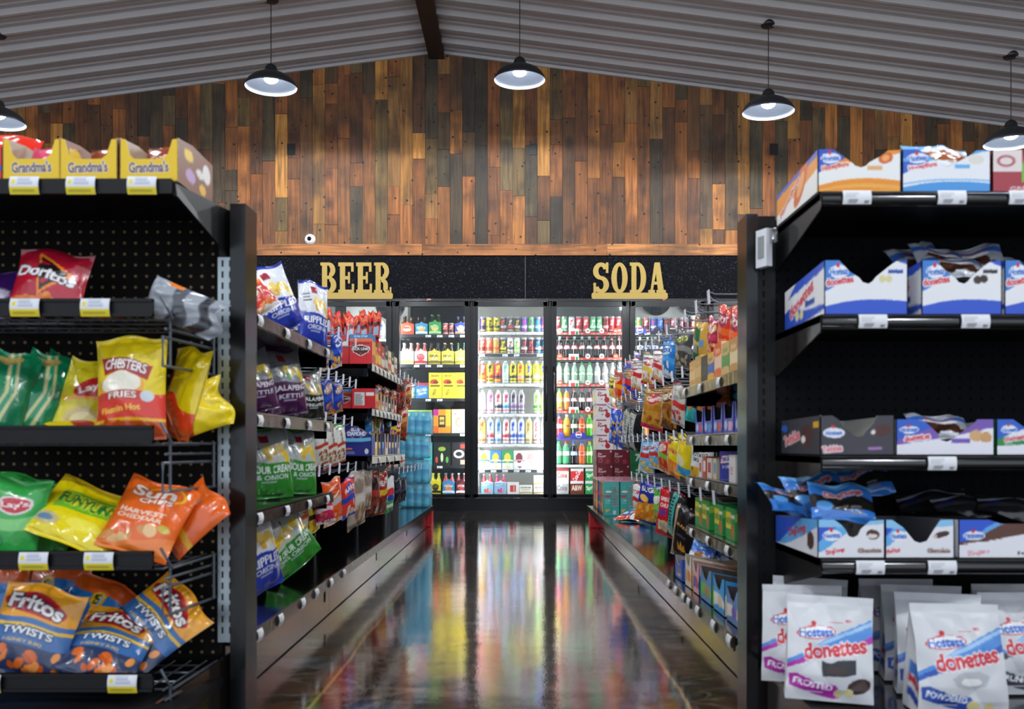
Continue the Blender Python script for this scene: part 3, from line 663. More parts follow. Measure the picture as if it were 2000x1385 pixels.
def gondola(sg, label, xe, xk, xb, shelves, nsec=4, y0=2.385, sec=1.305):
    """sg = -1 left side of the aisle, +1 right; xe base edge, xk kick face, xb back board (all distances from the middle)"""
    y1 = y0 + nsec * sec
    t = thing('gondola_shelving', label, 'shelving', (sg * xb, y0, 0))
    ox, oy = sg * xb, y0
    def B(name, boxes, m, par=None, R=None):
        mb = MB()
        for a, b, c, d, e, f in boxes:
            xa, xc = sg * a - ox, sg * b - ox; mb.box(min(xa, xc), max(xa, xc), c - oy, d - oy, e, f)
        return part(name, mb, m, par or t)
    B('base_deck', [(xe, xb + .36, y0, y1, .148, .168)], 'black_gloss')
    B('deck_price_rail', [(xe - .006, xe, y0, y1, .135, .172)], 'price_rail')
    for i in range(nsec): B('kick_plate', [(xk, xk + .004, y0 + i * sec + .002, y0 + (i + 1) * sec - .002, .004, .147)], 'kick_metal')
    B('base_frame', [(xk + .006, xb + .3, y0 + .01, y1 - .01, 0, .147)], 'black_steel')
    for i in range(nsec):
        mb = MB(); yy = y0 + i * sec + sec * .93 - oy; xx = sg * (xk - .002) - ox; mb.box(xx - .001, xx + .001, yy - .004, yy + .004, .06, .10)
        part('kick_slot', mb, 'hole_dark', t)
    B('back_panel', [(xb, xb + .02, y0, y1, .168, 1.17)], 'peg_side')
    B('top_rail', [(xb - .01, xb + .03, y0, y1, 1.165, 1.19)], 'black_steel')
    for i in range(nsec + 1): B('upright', [(xb - .02, xb + .012, y0 + i * sec - .02, y0 + i * sec + .02, .168, 1.17)], 'black_steel')
    for j, (a, b, z, xf, rail) in enumerate(shelves):
        s_ = B('shelf', [(xf, xb, a, b, z - .022, z), (xf, xf + .004, a, b, z - .034, z + .004), (xf + .02, xb, a, a + .004, z - .06, z), (xf + .02, xb, b - .004, b, z - .06, z)], 'black_gloss')
        B('price_rail', [(xf - .007, xf - .0005, a + .005, b - .005, z - .034, z - .002)], rail, s_)
        n = 4 if b - a > 1.2 else 8
        for q in range(n):
            add_tag(TS, (sg * (xf - .007) - ox, a + (b - a) * (q + .55) / n - oy, z - .033), -sg * PI / 2, s_)
    return t
mat('strip_white', 'd9d4c8', rough=0.4); mat('price_rail_r', '6a5d3c', rough=0.2, metal=0.8, bump=0.6, bscale=25)
gl = gondola(-1, 'long black gondola shelving along the left side of the aisle', .678, .722, 1.07,
        [(2.42, 3.63, .99, .70, 'price_rail'), (2.42, 3.63, .724, .70, 'price_rail'), (2.42, 3.63, .464, .70, 'price_rail'),
         (4.60, 5.72, 1.026, .70, 'strip_white'), (4.60, 5.72, .815, .70, 'strip_white'), (4.60, 5.85, .587, .70, 'strip_white')])
gr = gondola(1, 'long black gondola shelving along the right side of the aisle', .53, .60, 1.03,
        [(2.42, 3.62, .845, .60, 'price_rail_r'), (2.42, 3.62, .674, .625, 'price_rail_r'), (2.42, 3.62, .525, .625, 'price_rail_r'), (2.42, 3.62, .345, .625, 'price_rail_r')])
for g, sg, xe, xb, ys in ((gl, -1, .671, 1.07, (2.5, 2.72, 3.0, 3.2, 3.45, 3.7)), (gr, 1, .524, 1.03, (2.42, 2.62, 2.85, 3.0, 3.1, 3.25, 3.4))):
    for yy in ys: add_tag(TS, (sg * xe - sg * xb, yy - 2.385, .138), -sg * PI / 2, g)
# red corner crates at the far ends
for sg, xa, xb_, yy in ((-1, .69, .76, 7.62), (1, .545, .615, 7.52)):
    t = thing('corner_guard', 'red plastic corner guard at the far end of the %s gondola base' % ('left' if sg < 0 else 'right'), 'corner guard', (sg * (xa + xb_) / 2, yy, 0), 0, 'red corner guards')
    h = (xb_ - xa) / 2; mb = MB(); mb.box(-h, h, 0, .16, .006, .145)
    for q in range(5): mb.box(-h + q * h * .45, -h + q * h * .45 + h * .22, -.004, .164, 0, .012)
    part('body', mb, 'red_plastic', t)
    mb = MB(); mb.box(-h * .4, h * .4, -.003, 0, .05, .11); part('label_plate', mb, 'red_plastic', t)

# ================================================================== ENDCAPS (facing the viewer)
YBK, YFR = 2.235, 1.965
def endcap_left():
    t = thing('endcap_shelving', 'black endcap rack full of chips in the left foreground', 'shelving', (-1.2, YBK, 0))
    def B(name, bx, m, par=None):
        mb = MB()
        for a, b, c, d, e, f in bx: mb.box(a + 1.2, b + 1.2, c - YBK, d - YBK, e, f)
        return part(name, mb, m, par or t)
    B('back_panel', [(-1.78, -.69, YBK, YBK + .02, .16, 1.17)], 'peg_left')
    B('upright', [(-.655, -.620, YBK - .035, YBK + .06, 0, 1.187)], 'post_black')
    B('upright', [(-.69, -.656, YBK - .004, YBK + .03, 1.07, 1.18)], 'black_steel')
    mb = MB(); mb.box(.51, .548, -.012, .0, .19, 1.07); st = part('slotted_strip', mb, 'zinc', t)
    mb = MB()
    for z in np.arange(.21, 1.06, .0254):
        for xx in (.519, .536): mb.box(xx, xx + .004, -.0128, -.0118, z, z + .015)
    part('slot', mb, 'hole_dark', st)
    # top shelf
    s_ = B('shelf', [(-1.8, -.70, YFR, YBK, 1.155, 1.172), (-1.8, -.70, YFR - .012, YFR, 1.146, 1.176)], 'black_steel')
    br = MB(); br.add([(.497, YFR - YBK, 1.17), (.50, YFR - YBK, 1.145), (.53, 0, 1.07), (.53, 0, 1.178), (.505, YFR - YBK, 1.17), (.508, YFR - YBK, 1.145), (.536, 0, 1.07), (.536, 0, 1.178)],
        [(0, 1, 2, 3), (4, 5, 6, 7), (0, 4, 7, 3), (1, 5, 6, 2), (0, 1, 5, 4)]); part('bracket', br, 'black_steel', s_)
    for x, in ((50,), (160,), (279,)): add_tag(TY, (X_at(x, YFR - .012) + 1.2, YFR - .013 - YBK, 1.143), 0, s_)
    # wire trays with a black front lip
    for j, (z, tags) in enumerate(((.935, (51, 188)), (.68, ()), (.427, (68, 195)), (.181, (-25, 241)))):
        tr = thing('wire_tray', '', '', (0, 0, 0)); del tr['label']; del tr['category']; tr.parent = t; tr.location = (1.2, -YBK, z)
        mb = MB(); xr = -.725; xl = -1.8; zb = -.036
        for x in np.arange(xl, xr + .01, .036): mb.tube([(x, YFR, zb), (x, YBK, zb + (0.0))], .0018, 5)
        for y in (YFR + .02, 2.05, 2.13, 2.20): mb.tube([(xl, y, zb - .003), (xr, y, zb - .003)], .0025, 5)
        part('wire_floor', mb, 'wire_grey', tr)
        mb = MB(); xb2 = -.695
        mb.tube([(xr, YFR, .006), (xr + .012, YFR, zb + .02), (xr + .02, YFR + .01, zb), (xb2, YBK, zb)], .003, 6)
        mb.tube([(xr + .006, YFR + .01, zb - .022), (xb2, YBK, zb - .022)], .003, 6)
        mb.tube([(xb2, YBK, zb - .04), (xr + .004, YFR, zb - .040), (xr + .004, YFR, zb - .098), (xb2, YBK, zb - .098)], .0034, 6)
        for y in (YFR + .03, YBK - .03):
            x = xr + (xb2 - xr) * (y - YFR) / (YBK - YFR) + .005; mb.tube([(x, y, zb + .004), (x, y, zb - .098)], .003, 6)
        part('side_rail', mb, 'wire_grey', tr)
        mb = MB()
        for z0, z1, y in ((-.036, 0, -.010), (-.036, -.030, -.014), (-.006, 0, -.014)): mb.box(xl, -.738, YFR + y, YFR, z0, z1)
        part('front_lip', mb, 'black_steel', tr)
        for x in tags: add_tag(TY, (X_at(x, YFR - .014), YFR - .015, -.037), 0, tr)
    B('base_deck', [(-1.8, -.665, 1.90, YBK + .02, .10, .118)], 'black_steel')
    mb = MB(); mb.add([(.462, -.27, .118), (.462, -.27, 0), (.535, 0, 0), (.535, 0, .165), (.468, -.27, .118), (.468, -.27, 0), (.541, 0, 0), (.541, 0, .165)], [(0, 1, 2, 3), (4, 5, 6, 7), (0, 4, 7, 3), (0, 1, 5, 4)])
    part('side_plate', mb, 'kick_metal', t)
    B('kick_plate', [(-1.8, -.70, 1.93, 1.94, 0, .10)], 'black_steel')
endcap_left()
ZR = (1.146, .901, .620, .414)
def endcap_right():
    yb, yf = 2.29, 1.94
    t = thing('endcap_shelving', 'black endcap rack of boxed cakes and donuts in the right foreground', 'shelving', (1.1, yb, 0))
    def B(name, bx, m, par=None):
        mb = MB()
        for a, b, c, d, e, f in bx: mb.box(a - 1.1, b - 1.1, c - yb, d - yb, e, f)
        return part(name, mb, m, par or t)
    B('back_panel', [(.60, 1.7, yb, yb + .02, .14, 1.17)], 'peg_right')
    B('upright', [(.527, .553, yb - .03, yb + .065, 0, 1.178)], 'post_black')
    u = B('upright', [(.553, .600, yb - .008, yb + .03, 0, 1.178)], 'black_steel')
    mb = MB()
    for z in np.arange(.2, 1.15, .0254): mb.box(-.53, -.525, -.0088, -.0078, z, z + .015)
    part('slot', mb, 'hole_dark', u)
    TG = ((1672, 1857, 1996), (1703, 1903, 2060), (1838, 2050), (1698, 1838, 2050))
    for j, z in enumerate(ZR):
        s_ = B('shelf', [(.60, 1.72, yf, yb, z - .016, z), (.60, 1.72, yf - .004, yf, z - .03, z)], 'black_steel')
        mb = MB(); a = -.5
        mb.add([(a, yf - yb, z - .002), (a, yf - yb, z - .034), (a, -.02, z - .10), (a, 0, z - .085), (a, 0, z - .002), (a + .004, yf - yb, z - .002), (a + .004, yf - yb, z - .034), (a + .004, -.02, z - .10), (a + .004, 0, z - .085), (a + .004, 0, z - .002)],
               [(0, 1, 2, 3, 4), (5, 6, 7, 8, 9)]); mb.add([(a, yf - yb, z - .034), (a + .004, yf - yb, z - .034), (a + .004, -.02, z - .10), (a, -.02, z - .10)], [(0, 1, 2, 3)])
        part('bracket', mb, 'kick_metal' if j in (1, 2) else 'black_steel', s_)
        mb = MB(); pr = [(0, -.002), (-.006, -.004), (-.010, -.014), (-.010, -.018), (-.006, -.028), (0, -.030)]
        mb.grid([[(x, yf - .004 - yb + a_, z + b_) for x in (-.5, .62)] for a_, b_ in pr]); part('price_rail', mb, 'black_gloss', s_, True)
        for x in TG[j]: add_tag(TW, (X_at(x, yf - .012) - 1.1, yf - .014 - yb, z - .029), 0, s_)
    B('base_deck', [(.56, 1.75, 1.74, yb, .118, .134)], 'black_gloss')
    mb = MB(); mb.add([(-.54, -.55, .118), (-.54, -.55, 0), (-.535, 0, 0), (-.535, 0, .13)], [(0, 1, 2, 3)]); mb.box(-.54, .65, -.52, -.515, 0, .118); part('kick_plate', mb, 'kick_metal', t)
endcap_right()
t = thing('shelf_thermometer', 'small white plastic display unit clipped to the right endcap upright', 'display unit', (X_at(1491, 2.24), 2.235, Z_at(523, 2.24)), math.radians(-68))
mb = MB(); mb.box(-.02, .02, -.008, .008, 0, .086); part('housing', mb, 'white_gloss', t)
mb = MB(); mb.box(-.011, .011, -.0095, -.008, .02, .07); part('screen', mb, 'cooler_wall', t)
mb = MB(); mb.box(.02, .045, .0, .004, .05, .084); part('clip', mb, 'clear_film', t)
# ================================================================== ENDCAP PRODUCTS
def put(me, name, label, cat, xc, Y, zb, lean=0, roll=0, yaw=0, group=None):
    o = link(name, me); seat(o, zb, (math.radians(-lean), math.radians(roll), math.radians(yaw)), X_at(xc, Y), Y)
    return tag(o, label, cat, group)
FR = ['e8792a', 'f09040', 'd9641c', 'f4a050']
A = {}
A['doritos'] = Art('b3162f', [('w', (0, .0, 0), (.16, .24, .1), 'e87a1e'), ('c', .0, .02, .6, .2, 9, .09, ['f09a3a', 'e37418', 'f4b052'], 2),
    ('p', [(.30, .88), (.86, .62), (.42, .20)], 'f08a24'), ('p', [(.34, .82), (.78, .61), (.44, .28)], '2a1010'), ('p', [(.37, .76), (.70, .60), (.45, .36)], 'b3162f'),
    ('p', [(.33, .70), (.74, .66), (.72, .48), (.36, .46)], '1a1014'), ('t', 'Doritos', .47, .56, .86, .17, 'f4f2f4', -9, '3a2a30'), ('r', 0, .96, 1, 1, '7a1022')], 1.0, 84)
A['fritos'] = Art('3f6fae', [('w', (.62, .60, .62), (1, 1, 1), 'eaa024'), ('w', (.0, .0, .0), (.34, .30, .34), '2c3a5c'), ('e', .45, .77, .42, .12, 'c01a28', -6), ('e', .45, .77, .36, .085, 'a01020', -6),
    ('t', 'Fritos', .46, .775, .72, .17, 'f6f2ee', -6, '3b1a28'), ('w', (.52, .50, .52), (.56, .54, .56), 'f0c040'), ('t', 'TWISTS', .47, .47, .66, .085, 'e8ecf4', 0, '2a3450'), ('t', 'HONEY BBQ', .45, .36, .5, .04, 'e9b860'),
    ('c', .05, .06, .95, .28, 12, .075, ['e06a22', 'f08030', 'c85418', 'f49a4c'], 5), ('x', .55, .03, .8, .06, 1, 'c8ccd8')], 0.92, 96)
A['cheetos_blue'] = Art('1d72c0', [('w', (.78, .74, .8), (1, 1, 1), 'd85a1c'), ('e', .44, .70, .10, .10, 'e8b21c', 15), ('t', 'S', .44, .70, .10, .14, '1a1a1a', 10, 'f4cc20'), ('w', (0, .05, .0), (.1, .16, .14), '2b88d8'), ('r', .47, .0, .49, .74, '6aa8e0')], 0.9, 60)
A['hotfries'] = Art('ecd012', [('w', (.0, .0, .0), (.17, .20, .17), 'b8481a'), ('w', (.17, .20, .17), (.20, .23, .20), 'f2b820'), ('w', (.20, .23, .20), (.46, .42, .44), 'e0321c'),
    ('e', .42, .52, .35, .14, 'f0a830'), ('e', .42, .545, .30, .11, 'f2ecd8'), ('p', [(.10, .82), (.86, .72), (.80, .58), (.66, .61), (.40, .66), (.16, .64)], 'b01e24'), ('t', 'CHESTERS', .47, .715, .62, .10, 'f2eee8', -7, '7a1018'),
    ('r', .08, .385, .80, .47, 'd02a1c'), ('t', 'FRIES', .45, .425, .42, .065, 'f6ece0', 0, 'a01810'), ('e', .80, .42, .09, .055, 'd8dde4'), ('t', 'Flamin Hot', .42, .30, .58, .06, 'f8c838', 4), ('c', .05, .02, .95, .15, 14, .10, ['c24c18', 'd85f22', '9e3812'], 8)], 0.78, 100)
A['lays_yellow'] = Art('d8c71e', [('e', .55, .62, .34, .13, 'c01f24', 20), ('t', "Lay's", .55, .62, .5, .13, 'f4ece4', 24), ('w', (.42, .44, .5), (.46, .48, .55), 'f0a51e'), ('e', .55, .2, .36, .16, 'cdb878'), ('e', .58, .18, .26, .11, 'e0d2a0')], 0.72, 60)
A['green_chips'] = Art('0c7a4e', [('p', [(.35, 1), (.55, 1), (.75, .5), (.5, 0), (.2, 0), (.5, .5)], 'c9c58e'), ('p', [(.42, 1), (.5, 1), (.68, .5), (.4, 0), (.28, 0), (.58, .5)], '0f8c5a'), ('e', .4, .9, .25, .05, 'b79a54')], 0.5, 44)
A['lays_green'] = Art('35a648', [('e', .62, .68, .24, .12, 'e8e0dc', 10), ('e', .62, .68, .20, .095, 'c4202e', 10), ('t', "Lay's", .62, .68, .36, .10, 'f6f0ee', 12), ('w', (.35, .3, .42), (.5, .42, .6), '7ccc74'), ('e', .35, .22, .24, .12, '1f8c48'), ('e', .4, .2, .14, .07, 'c7dca0')], 0.8, 70)
A['rings_yellow'] = Art('ecd60e', [('p', [(.18, .72), (.86, .78), (.82, .48), (.16, .40)], '6ab22c'), ('t', 'FUNYUNS', .5, .60, .66, .20, '1f7a34', 3, 'f0e430'), ('e', .2, .22, .16, .09, 'c9b884'), ('e', .2, .22, .09, .045, '6a8aa8'), ('w', (.86, .9, .86), (1, 1, 1), 'c9a81a'), ('e', .62, .28, .2, .08, 'f6e84a')], 0.75, 70)
A['sun'] = Art('e8641c', [('e', .62, .80, .28, .13, 'f2b428'), ('e', .62, .80, .24, .11, 'e8641c'), ('t', 'Sun', .47, .80, .62, .16, 'f2e0d4', 0, 'b04410'), ('t', 'CHIPS', .56, .675, .46, .065, 'f4e6dc', 0, 'b04410'),
    ('t', 'HARVEST', .45, .50, .66, .07, 'f0dcd0'), ('t', 'CHEDDAR', .45, .42, .66, .06, 'f0dcd0'), ('c', .1, .08, .7, .33, 8, .11, ['e8b070', 'f0c48a', 'd89048'], 4), ('w', (0, .0, .04), (.06, .1, .3), 'f08030'), ('e', .84, .35, .08, .05, 'c8b040')], 0.78, 96)
A['purple'] = Art('45206a', [('e', .7, .5, .25, .14, 'd8d0e0'), ('e', .4, .8, .2, .1, '2a1a90')], 0.8, 30)
A['black_bag'] = Art('14141a', [('t', 'BOLD', .5, .6, .5, .1, 'd0d0d0'), ('e', .3, .3, .2, .1, 'e06a1a'), ('w', (.4, .5, .4), (.45, .56, .46), 'd87020')], 0.8, 40)
A['silver'] = Art('9ba0a8', [('w', (.3, .4, .3), (.5, .5, .6), '4a4d55'), ('w', (.7, .8, .6), (.8, .95, .8), '26282e'), ('r', 0, .2, .1, .4, 'e87a1e')], 0.8, 40)
A['cookie_pink'] = Art('d84a6a', [('t', 'Mini', .5, .66, .7, .16, 'f4d8e0', 10), ('e', .55, .3, .26, .18, 'e8d4c0'), ('e', .55, .3, .16, .1, 'b8743c')], 1.1, 44)
A['cookie_brown'] = Art('8a3a1e', [('t', 'Cookies', .5, .7, .8, .16, 'f0d8c8', 12), ('e', .42, .32, .34, .22, 'e0a868'), ('e', .3, .25, .14, .1, 'f4ece4'), ('e', .7, .3, .12, .1, 'f4f0ec')], 1.2, 50)
A['red_orange'] = Art('e0301c', [('t', 'Cheesy', .4, .75, .6, .12, 'f8e8e0', 4), ('w', (.0, .1, .0), (.5, .56, .4), 'f0b020'), ('e', .5, .28, .2, .1, 'e87018')], 1.0, 44)
def B_(k, W, H, T, seed, **kw): return bag_mesh('bag_' + k, A[k], W, H, T, seed, **kw)
ZL = (1.174, .935 - .033, .68 - .033, .427 - .033, .181 - .033)
# --- left endcap, top shelf: yellow cookie cartons
GA = lambda: Art('ecc414', [('t', "Grandma's", .5, .34, .68, .26, '6a5868', 2, 'e9dfd0'), ('r', 0, 0, 1, .04, 'd8ae10'), ('r', .86, .06, .95, .1, 'd8b82a')], 1.28, 80)
ga = GA(); gside = Art('7a4224', [('e', .30, .72, .13, .13, 'e8c01c'), ('e', .82, .62, .12, .22, 'e8e4e0'), ('e', .62, .5, .12, .1, 'e4e0dc'), ('e', .35, .3, .14, .15, 'b894c4'), ('e', .7, .2, .1, .12, 'e8b414'), ('r', 0, .9, .06, 1, 'ecc414')], 2.6, 60)
GT = [(0, .98), (.1, .97), (.17, .62), (.24, .52), (.72, .52), (.82, .62), (.9, .97), (1, .98)]
gme = carton_mesh('cookie_carton', ga, .118, .088, .22, GT, aL=gside, aR=gside, inner='a08c74', side_top=((0, 1), (.4, 1.12), (1, 1.08)))
for xc, lb in ((62, 'yellow cookie carton with pink cookie pack, leftmost of three on the top shelf'), (172, 'yellow cookie carton in the middle of three on the top shelf'), (291, 'yellow cookie carton with brown spotted side, at the top shelf corner')):
    put(gme, 'cookie_carton', lb, 'carton', xc, 1.968, ZL[0], group='yellow cookie cartons')
rme = carton_mesh('cookie_carton', Art('d42a20', [('e', .8, .4, .2, .2, '2a58b8'), ('t', 'M', .8, .4, .12, .2, 'e8ecf4')], 1.3, 40), .118, .07, .22, [(0, 1), (1, 1)], inner='b02018')
put(rme, 'cookie_carton', 'red and blue cookie carton cut off by the left edge on the top shelf', 'carton', -52, 1.968, ZL[0])
ck = B_('cookie_pink', .085, .085, .02, 3); put(ck, 'cookie_pack', 'pink wrapped cookie pack leaning in the left yellow carton', 'cookie pack', 84, 2.05, ZL[0] + .012, 18, 8)
ck2 = B_('cookie_brown', .09, .085, .02, 4); put(ck2, 'cookie_pack', 'brown wrapped cookie pack in the middle yellow carton', 'cookie pack', 205, 2.06, ZL[0] + .012, 16, 6)
put(ck2, 'cookie_pack', 'brown wrapped cookie pack in the corner yellow carton', 'cookie pack', 310, 2.04, ZL[0] + .012, 24, 10); put(ck2, 'cookie_pack', 'brown cookie pack behind another in the corner yellow carton', 'cookie pack', 320, 2.12, ZL[0] + .03, 10, 4)
put(B_('red_orange', .15, .13, .04, 9), 'snack_bag', 'red and orange snack bag on the top shelf at the left edge', 'snack bag', -15, 2.08, ZL[0] + .02, 25, 6)
# tray 2
put(B_('doritos', .16, .14, .05, 11), 'chip_bag', 'crimson tortilla chip bag leaning back in the second tray', 'chip bag', 84, 2.06, ZL[1] + .012, 16, 7)
put(B_('purple', .15, .14, .04, 12), 'chip_bag', 'purple chip bag cut off by the left edge in the second tray', 'chip bag', -50, 2.1, ZL[1], 30)
cr = bag_mesh('bag_crimson', Art('a5142c', [('w', (.3, .3, .5), (.4, .42, .55), 'c8384c'), ('e', .4, .5, .2, .1, 'd0505c')], .8, 30), .15, .15, .035, 13); put(cr, 'chip_bag', 'crimson chip bag lying flat beside the leaning crimson bag', 'chip bag', 190, 2.0, ZL[1], 76, 0, 14)
put(B_('black_bag', .16, .16, .035, 14), 'chip_bag', 'black chip bag lying flat near the right end of the second tray', 'chip bag', 280, 2.0, ZL[1], 78, 0, -18)
put(B_('silver', .085, .15, .04, 15, crinkle=1.8), 'chip_bag', 'crumpled silver and black bag hanging over the second tray end', 'chip bag', 292, 1.99, ZL[1] - .045, 10, 112, 0)
# tray 3
for i, (xc, yw, h) in enumerate(((-4, 20, .185), (66, 26, .17), (100, 34, .15))):
    if i == 0: g1 = B_('green_chips', .10, .19, .05, 21, curl=.06)
    put(g1, 'chip_bag', 'dark green chip bag, %s in the third tray' % ('leftmost', 'second of three leaning bags', 'half hidden behind the second green bag')[i], 'chip bag', xc - 10, 2.03 + .045 * i, ZL[2], 12, 14 + 3 * i, yw, group='green chip bags in the third tray')
put(B_('lays_yellow', .115, .17, .05, 22), 'chip_bag', 'yellow chip bag with red oval between green and hot fries bags', 'chip bag', 148, 2.11, ZL[2], 12, 16, 20)
put(B_('hotfries', .155, .218, .058, 23), 'chip_bag', 'upright yellow and red hot fries bag at the tray corner', 'chip bag', 256, 2.02, ZL[2], 6, -2, -4)
yb_art = Art('ecd012', [('w', (.1, .14, .1), (.32, .36, .3), 'dc3a1c'), ('w', (0, 0, 0), (.12, .16, .12), 'c0501c'), ('e', .2, .6, .14, .12, 'b02028')], .8, 50); yb = bag_mesh('bag_yellow_red', yb_art, .13, .20, .05, 24)
put(yb, 'chip_bag', 'second yellow hot fries bag standing behind the front one', 'chip bag', 335, 2.12, ZL[2], 12, 9, -38)
put(bag_mesh('bag_yellow_red', yb_art, .115, .125, .05, 27, crinkle=1.5), 'chip_bag', 'yellow bag lying at the right end of the third tray', 'chip bag', 330, 2.10, ZL[2] - .002, 30, 66, -14)
for i, (x, Yq) in enumerate(((20, 2.1), (120, 2.14), (210, 2.12), (270, 2.17))): put(g1 if i < 2 else yb, 'chip_bag', '%s bag lying flat behind the third tray lip, %s from the left' % ('green' if i < 2 else 'yellow', nth(i)), 'chip bag', x, Yq, ZL[2] - .004, 84, 0, 40 * i)
# tray 4
lg = B_('lays_green', .15, .17, .055, 31)
put(lg, 'chip_bag', 'bright green chip bag at the left edge of the fourth tray', 'chip bag', -8, 2.0, ZL[3], 10, 10, 12, group='bright green chip bags')
put(lg, 'chip_bag', 'bright green chip bag, middle of three in the fourth tray', 'chip bag', 28, 2.09, ZL[3], 22, 14, 20, group='bright green chip bags'); put(lg, 'chip_bag', 'bright green chip bag, behind the yellow onion ring bag', 'chip bag', 62, 2.17, ZL[3], 30, 22, 10, group='bright green chip bags')
put(B_('rings_yellow', .20, .17, .05, 32), 'chip_bag', 'yellow and green onion ring bag lying back in the fourth tray', 'chip bag', 118, 2.0, ZL[3] + .004, 50, 22, 0)
put(B_('sun', .16, .175, .06, 33), 'chip_bag', 'orange harvest cheddar chip bag leaning in the fourth tray', 'chip bag', 252, 2.0, ZL[3], 34, 15, -4)
so = bag_mesh('bag_orange', Art('e8641c', [('e', .3, .7, .2, .14, 'd8d0c8'), ('w', (.3, .3, .2), (.36, .4, .3), 'f2b428')], .8, 40), .12, .15, .05, 34); put(so, 'chip_bag', 'second orange chip bag tucked behind the first', 'chip bag', 320, 2.10, ZL[3], 30, 38, -30)
# tray 5
cb = B_('cheetos_blue', .16, .19, .05, 41)
put(cb, 'chip_bag', 'blue and orange puffs bag standing at the back of the lowest tray', 'chip bag', 95, 2.18, ZL[4] + .04, 6, 4, 0); put(cb, 'chip_bag', 'blue and orange bag at the left edge of the lowest tray', 'chip bag', -10, 2.16, ZL[4] + .03, 8, -4, 0)
put(cb, 'chip_bag', 'blue puffs bag leaning behind the upright corn chip bag', 'chip bag', 130, 2.10, ZL[4], 32, 28, 8)
fm = B_('fritos', .17, .185, .05, 42)
put(fm, 'chip_bag', 'yellow and blue corn twist bag, left one of three in the lowest tray', 'chip bag', 36, 2.0, ZL[4], 16, 14, 4, group='corn twist bags'); put(fm, 'chip_bag', 'yellow and blue corn twist bag, lying back in the middle of the lowest tray', 'chip bag', 176, 1.995, ZL[4], 52, 12, 0, group='corn twist bags')
put(fm, 'chip_bag', 'yellow and blue corn twist bag, tilted behind the middle one', 'chip bag', 232, 2.09, ZL[4], 44, 40, -24, group='corn twist bags')

# --- right endcap cartons
DON = ('p', [(.02, .94), (.98, .94), (.98, .5), (.02, .5)], 'ffffff')
def brand(u, v, s, asp=1): return [('e', u, v, .11 * s, .055 * s * asp, 'eef2fa'), ('t', 'Hostess', u, v, .19 * s, .06 * s * asp, '2f62c4', 3), ('e', u - .01, v + .055 * s * asp, .018 * s, .022 * s * asp, 'd8202c')]
honey = Art('f2f2f0', [('w', (.60, .70, .92), (1.2, 1.2, 1.2), 'f0921e'), ('p', [(0, .45), (.34, .8), (.2, 1), (0, 1)], '2450c0'), ('w', (.0, 0, 0), (.16, .44, .26), 'f0941c'), ('w', (.02, .2, .05), (.06, .30, .14), 'f4ae4a'), ('w', (0, 0, 0), (.0, .1, .04), 'f4ae4a')] + brand(.16, .80, 1.1, 2) +
    [('t', 'HoneyBuns', .22, .60, .32, .14, 'd83a2c', 10, 'f4e8e0'), ('e', .82, .80, .09, .13, 'd8641c', 20), ('e', .82, .80, .05, .07, 'f4a860', 20), ('r', .6, .52, .78, .62, 'e8b070')], 1.95, 100)
honeyL = Art('f4f2ee', [('w', (.25, .4, .55), (1.2, 1.2, 1.2), 'f0921e'), ('w', (.70, .85, .85), (1.2, 1.2, 1.2), '2450c0'), ('e', .62, .55, .2, .3, 'd8641c', 40), ('e', .62, .55, .11, .17, 'f4a860', 40), ('t', 'HoneyBuns', .35, .45, .5, .2, 'c8382c', 20, 'f4e8e0')], 3.4, 80)
don = Art('eeeff2', [('w', (0, 0, 0), (.16, .36, .24), '2c56cc'), ('p', [(0, .42), (.38, .74), (.26, 1), (0, 1)], '3a7ed0'), ('p', [(.86, 1), (1, 1), (1, .92)], '2c56cc')] + brand(.18, .80, 1.1, 2) +
    [('t', 'donettes', .19, .63, .33, .13, 'd42636', 8, 'f4eef0'), ('e', .70, .66, .04, .07, 'e0d8a0'), ('e', .78, .66, .04, .07, 'e0d8a0'), ('r', .77, .76, .95, .83, '2c50a8')], 1.5, 100)
donC = Art('eeeff2', [('w', (0, 0, 0), (.16, .36, .24), '2c56cc'), ('p', [(0, .42), (.38, .74), (.26, 1), (0, 1)], '3a7ed0'), ('p', [(.8, 1), (1, 1), (1, .88)], '2c56cc')] + brand(.18, .80, 1.1, 2) +
    [('t', 'donettes', .19, .63, .33, .13, 'd42636', 8, 'f4eef0'), ('e', .70, .64, .05, .075, '3a2a24'), ('e', .78, .66, .05, .075, '30221e'), ('r', .77, .76, .95, .83, '2a2a30')], 1.5, 100)
donL = Art('f2f2f4', [('w', (-.1, .0, .1), (.5, .2, .2), '2c56cc'), ('p', [(0, .35), (1, .9), (1, 1), (0, 1)], 'f2f2f4'), ('p', [(.1, .62), (1, .86), (1, 1), (.4, 1)], '2c56cc'), ('t', 'donettes', .45, .5, .62, .26, 'd42636', 14, 'f4eef0'), ('e', .35, .2, .05, .1, 'e0d8a0'), ('e', .46, .2, .05, .1, 'e0d8a0'), ('r', .55, .3, .78, .42, '2c50a8')], 2.6, 80)
bun2 = Art('eef0f4', [('w', (0, 0, 0), (.12, .34, .2), '4a9ae0'), ('w', (.18, .34, .24), (.22, .38, .28), '8cc0ee'), ('p', [(0, .42), (.38, .8), (.22, 1), (0, 1)], '2c60c8'), ('w', (.72, .7, .98), (.80, .9, 1.1), '58a8e4')] + brand(.18, .80, 1.1, 2) +
    [('t', 'HoneyBuns', .24, .60, .32, .13, 'd83a4c', 10, 'f4eef0'), ('e', .84, .76, .09, .11, 'e4e0d4'), ('r', .6, .56, .77, .65, '6ab4ea')], 1.85, 100)
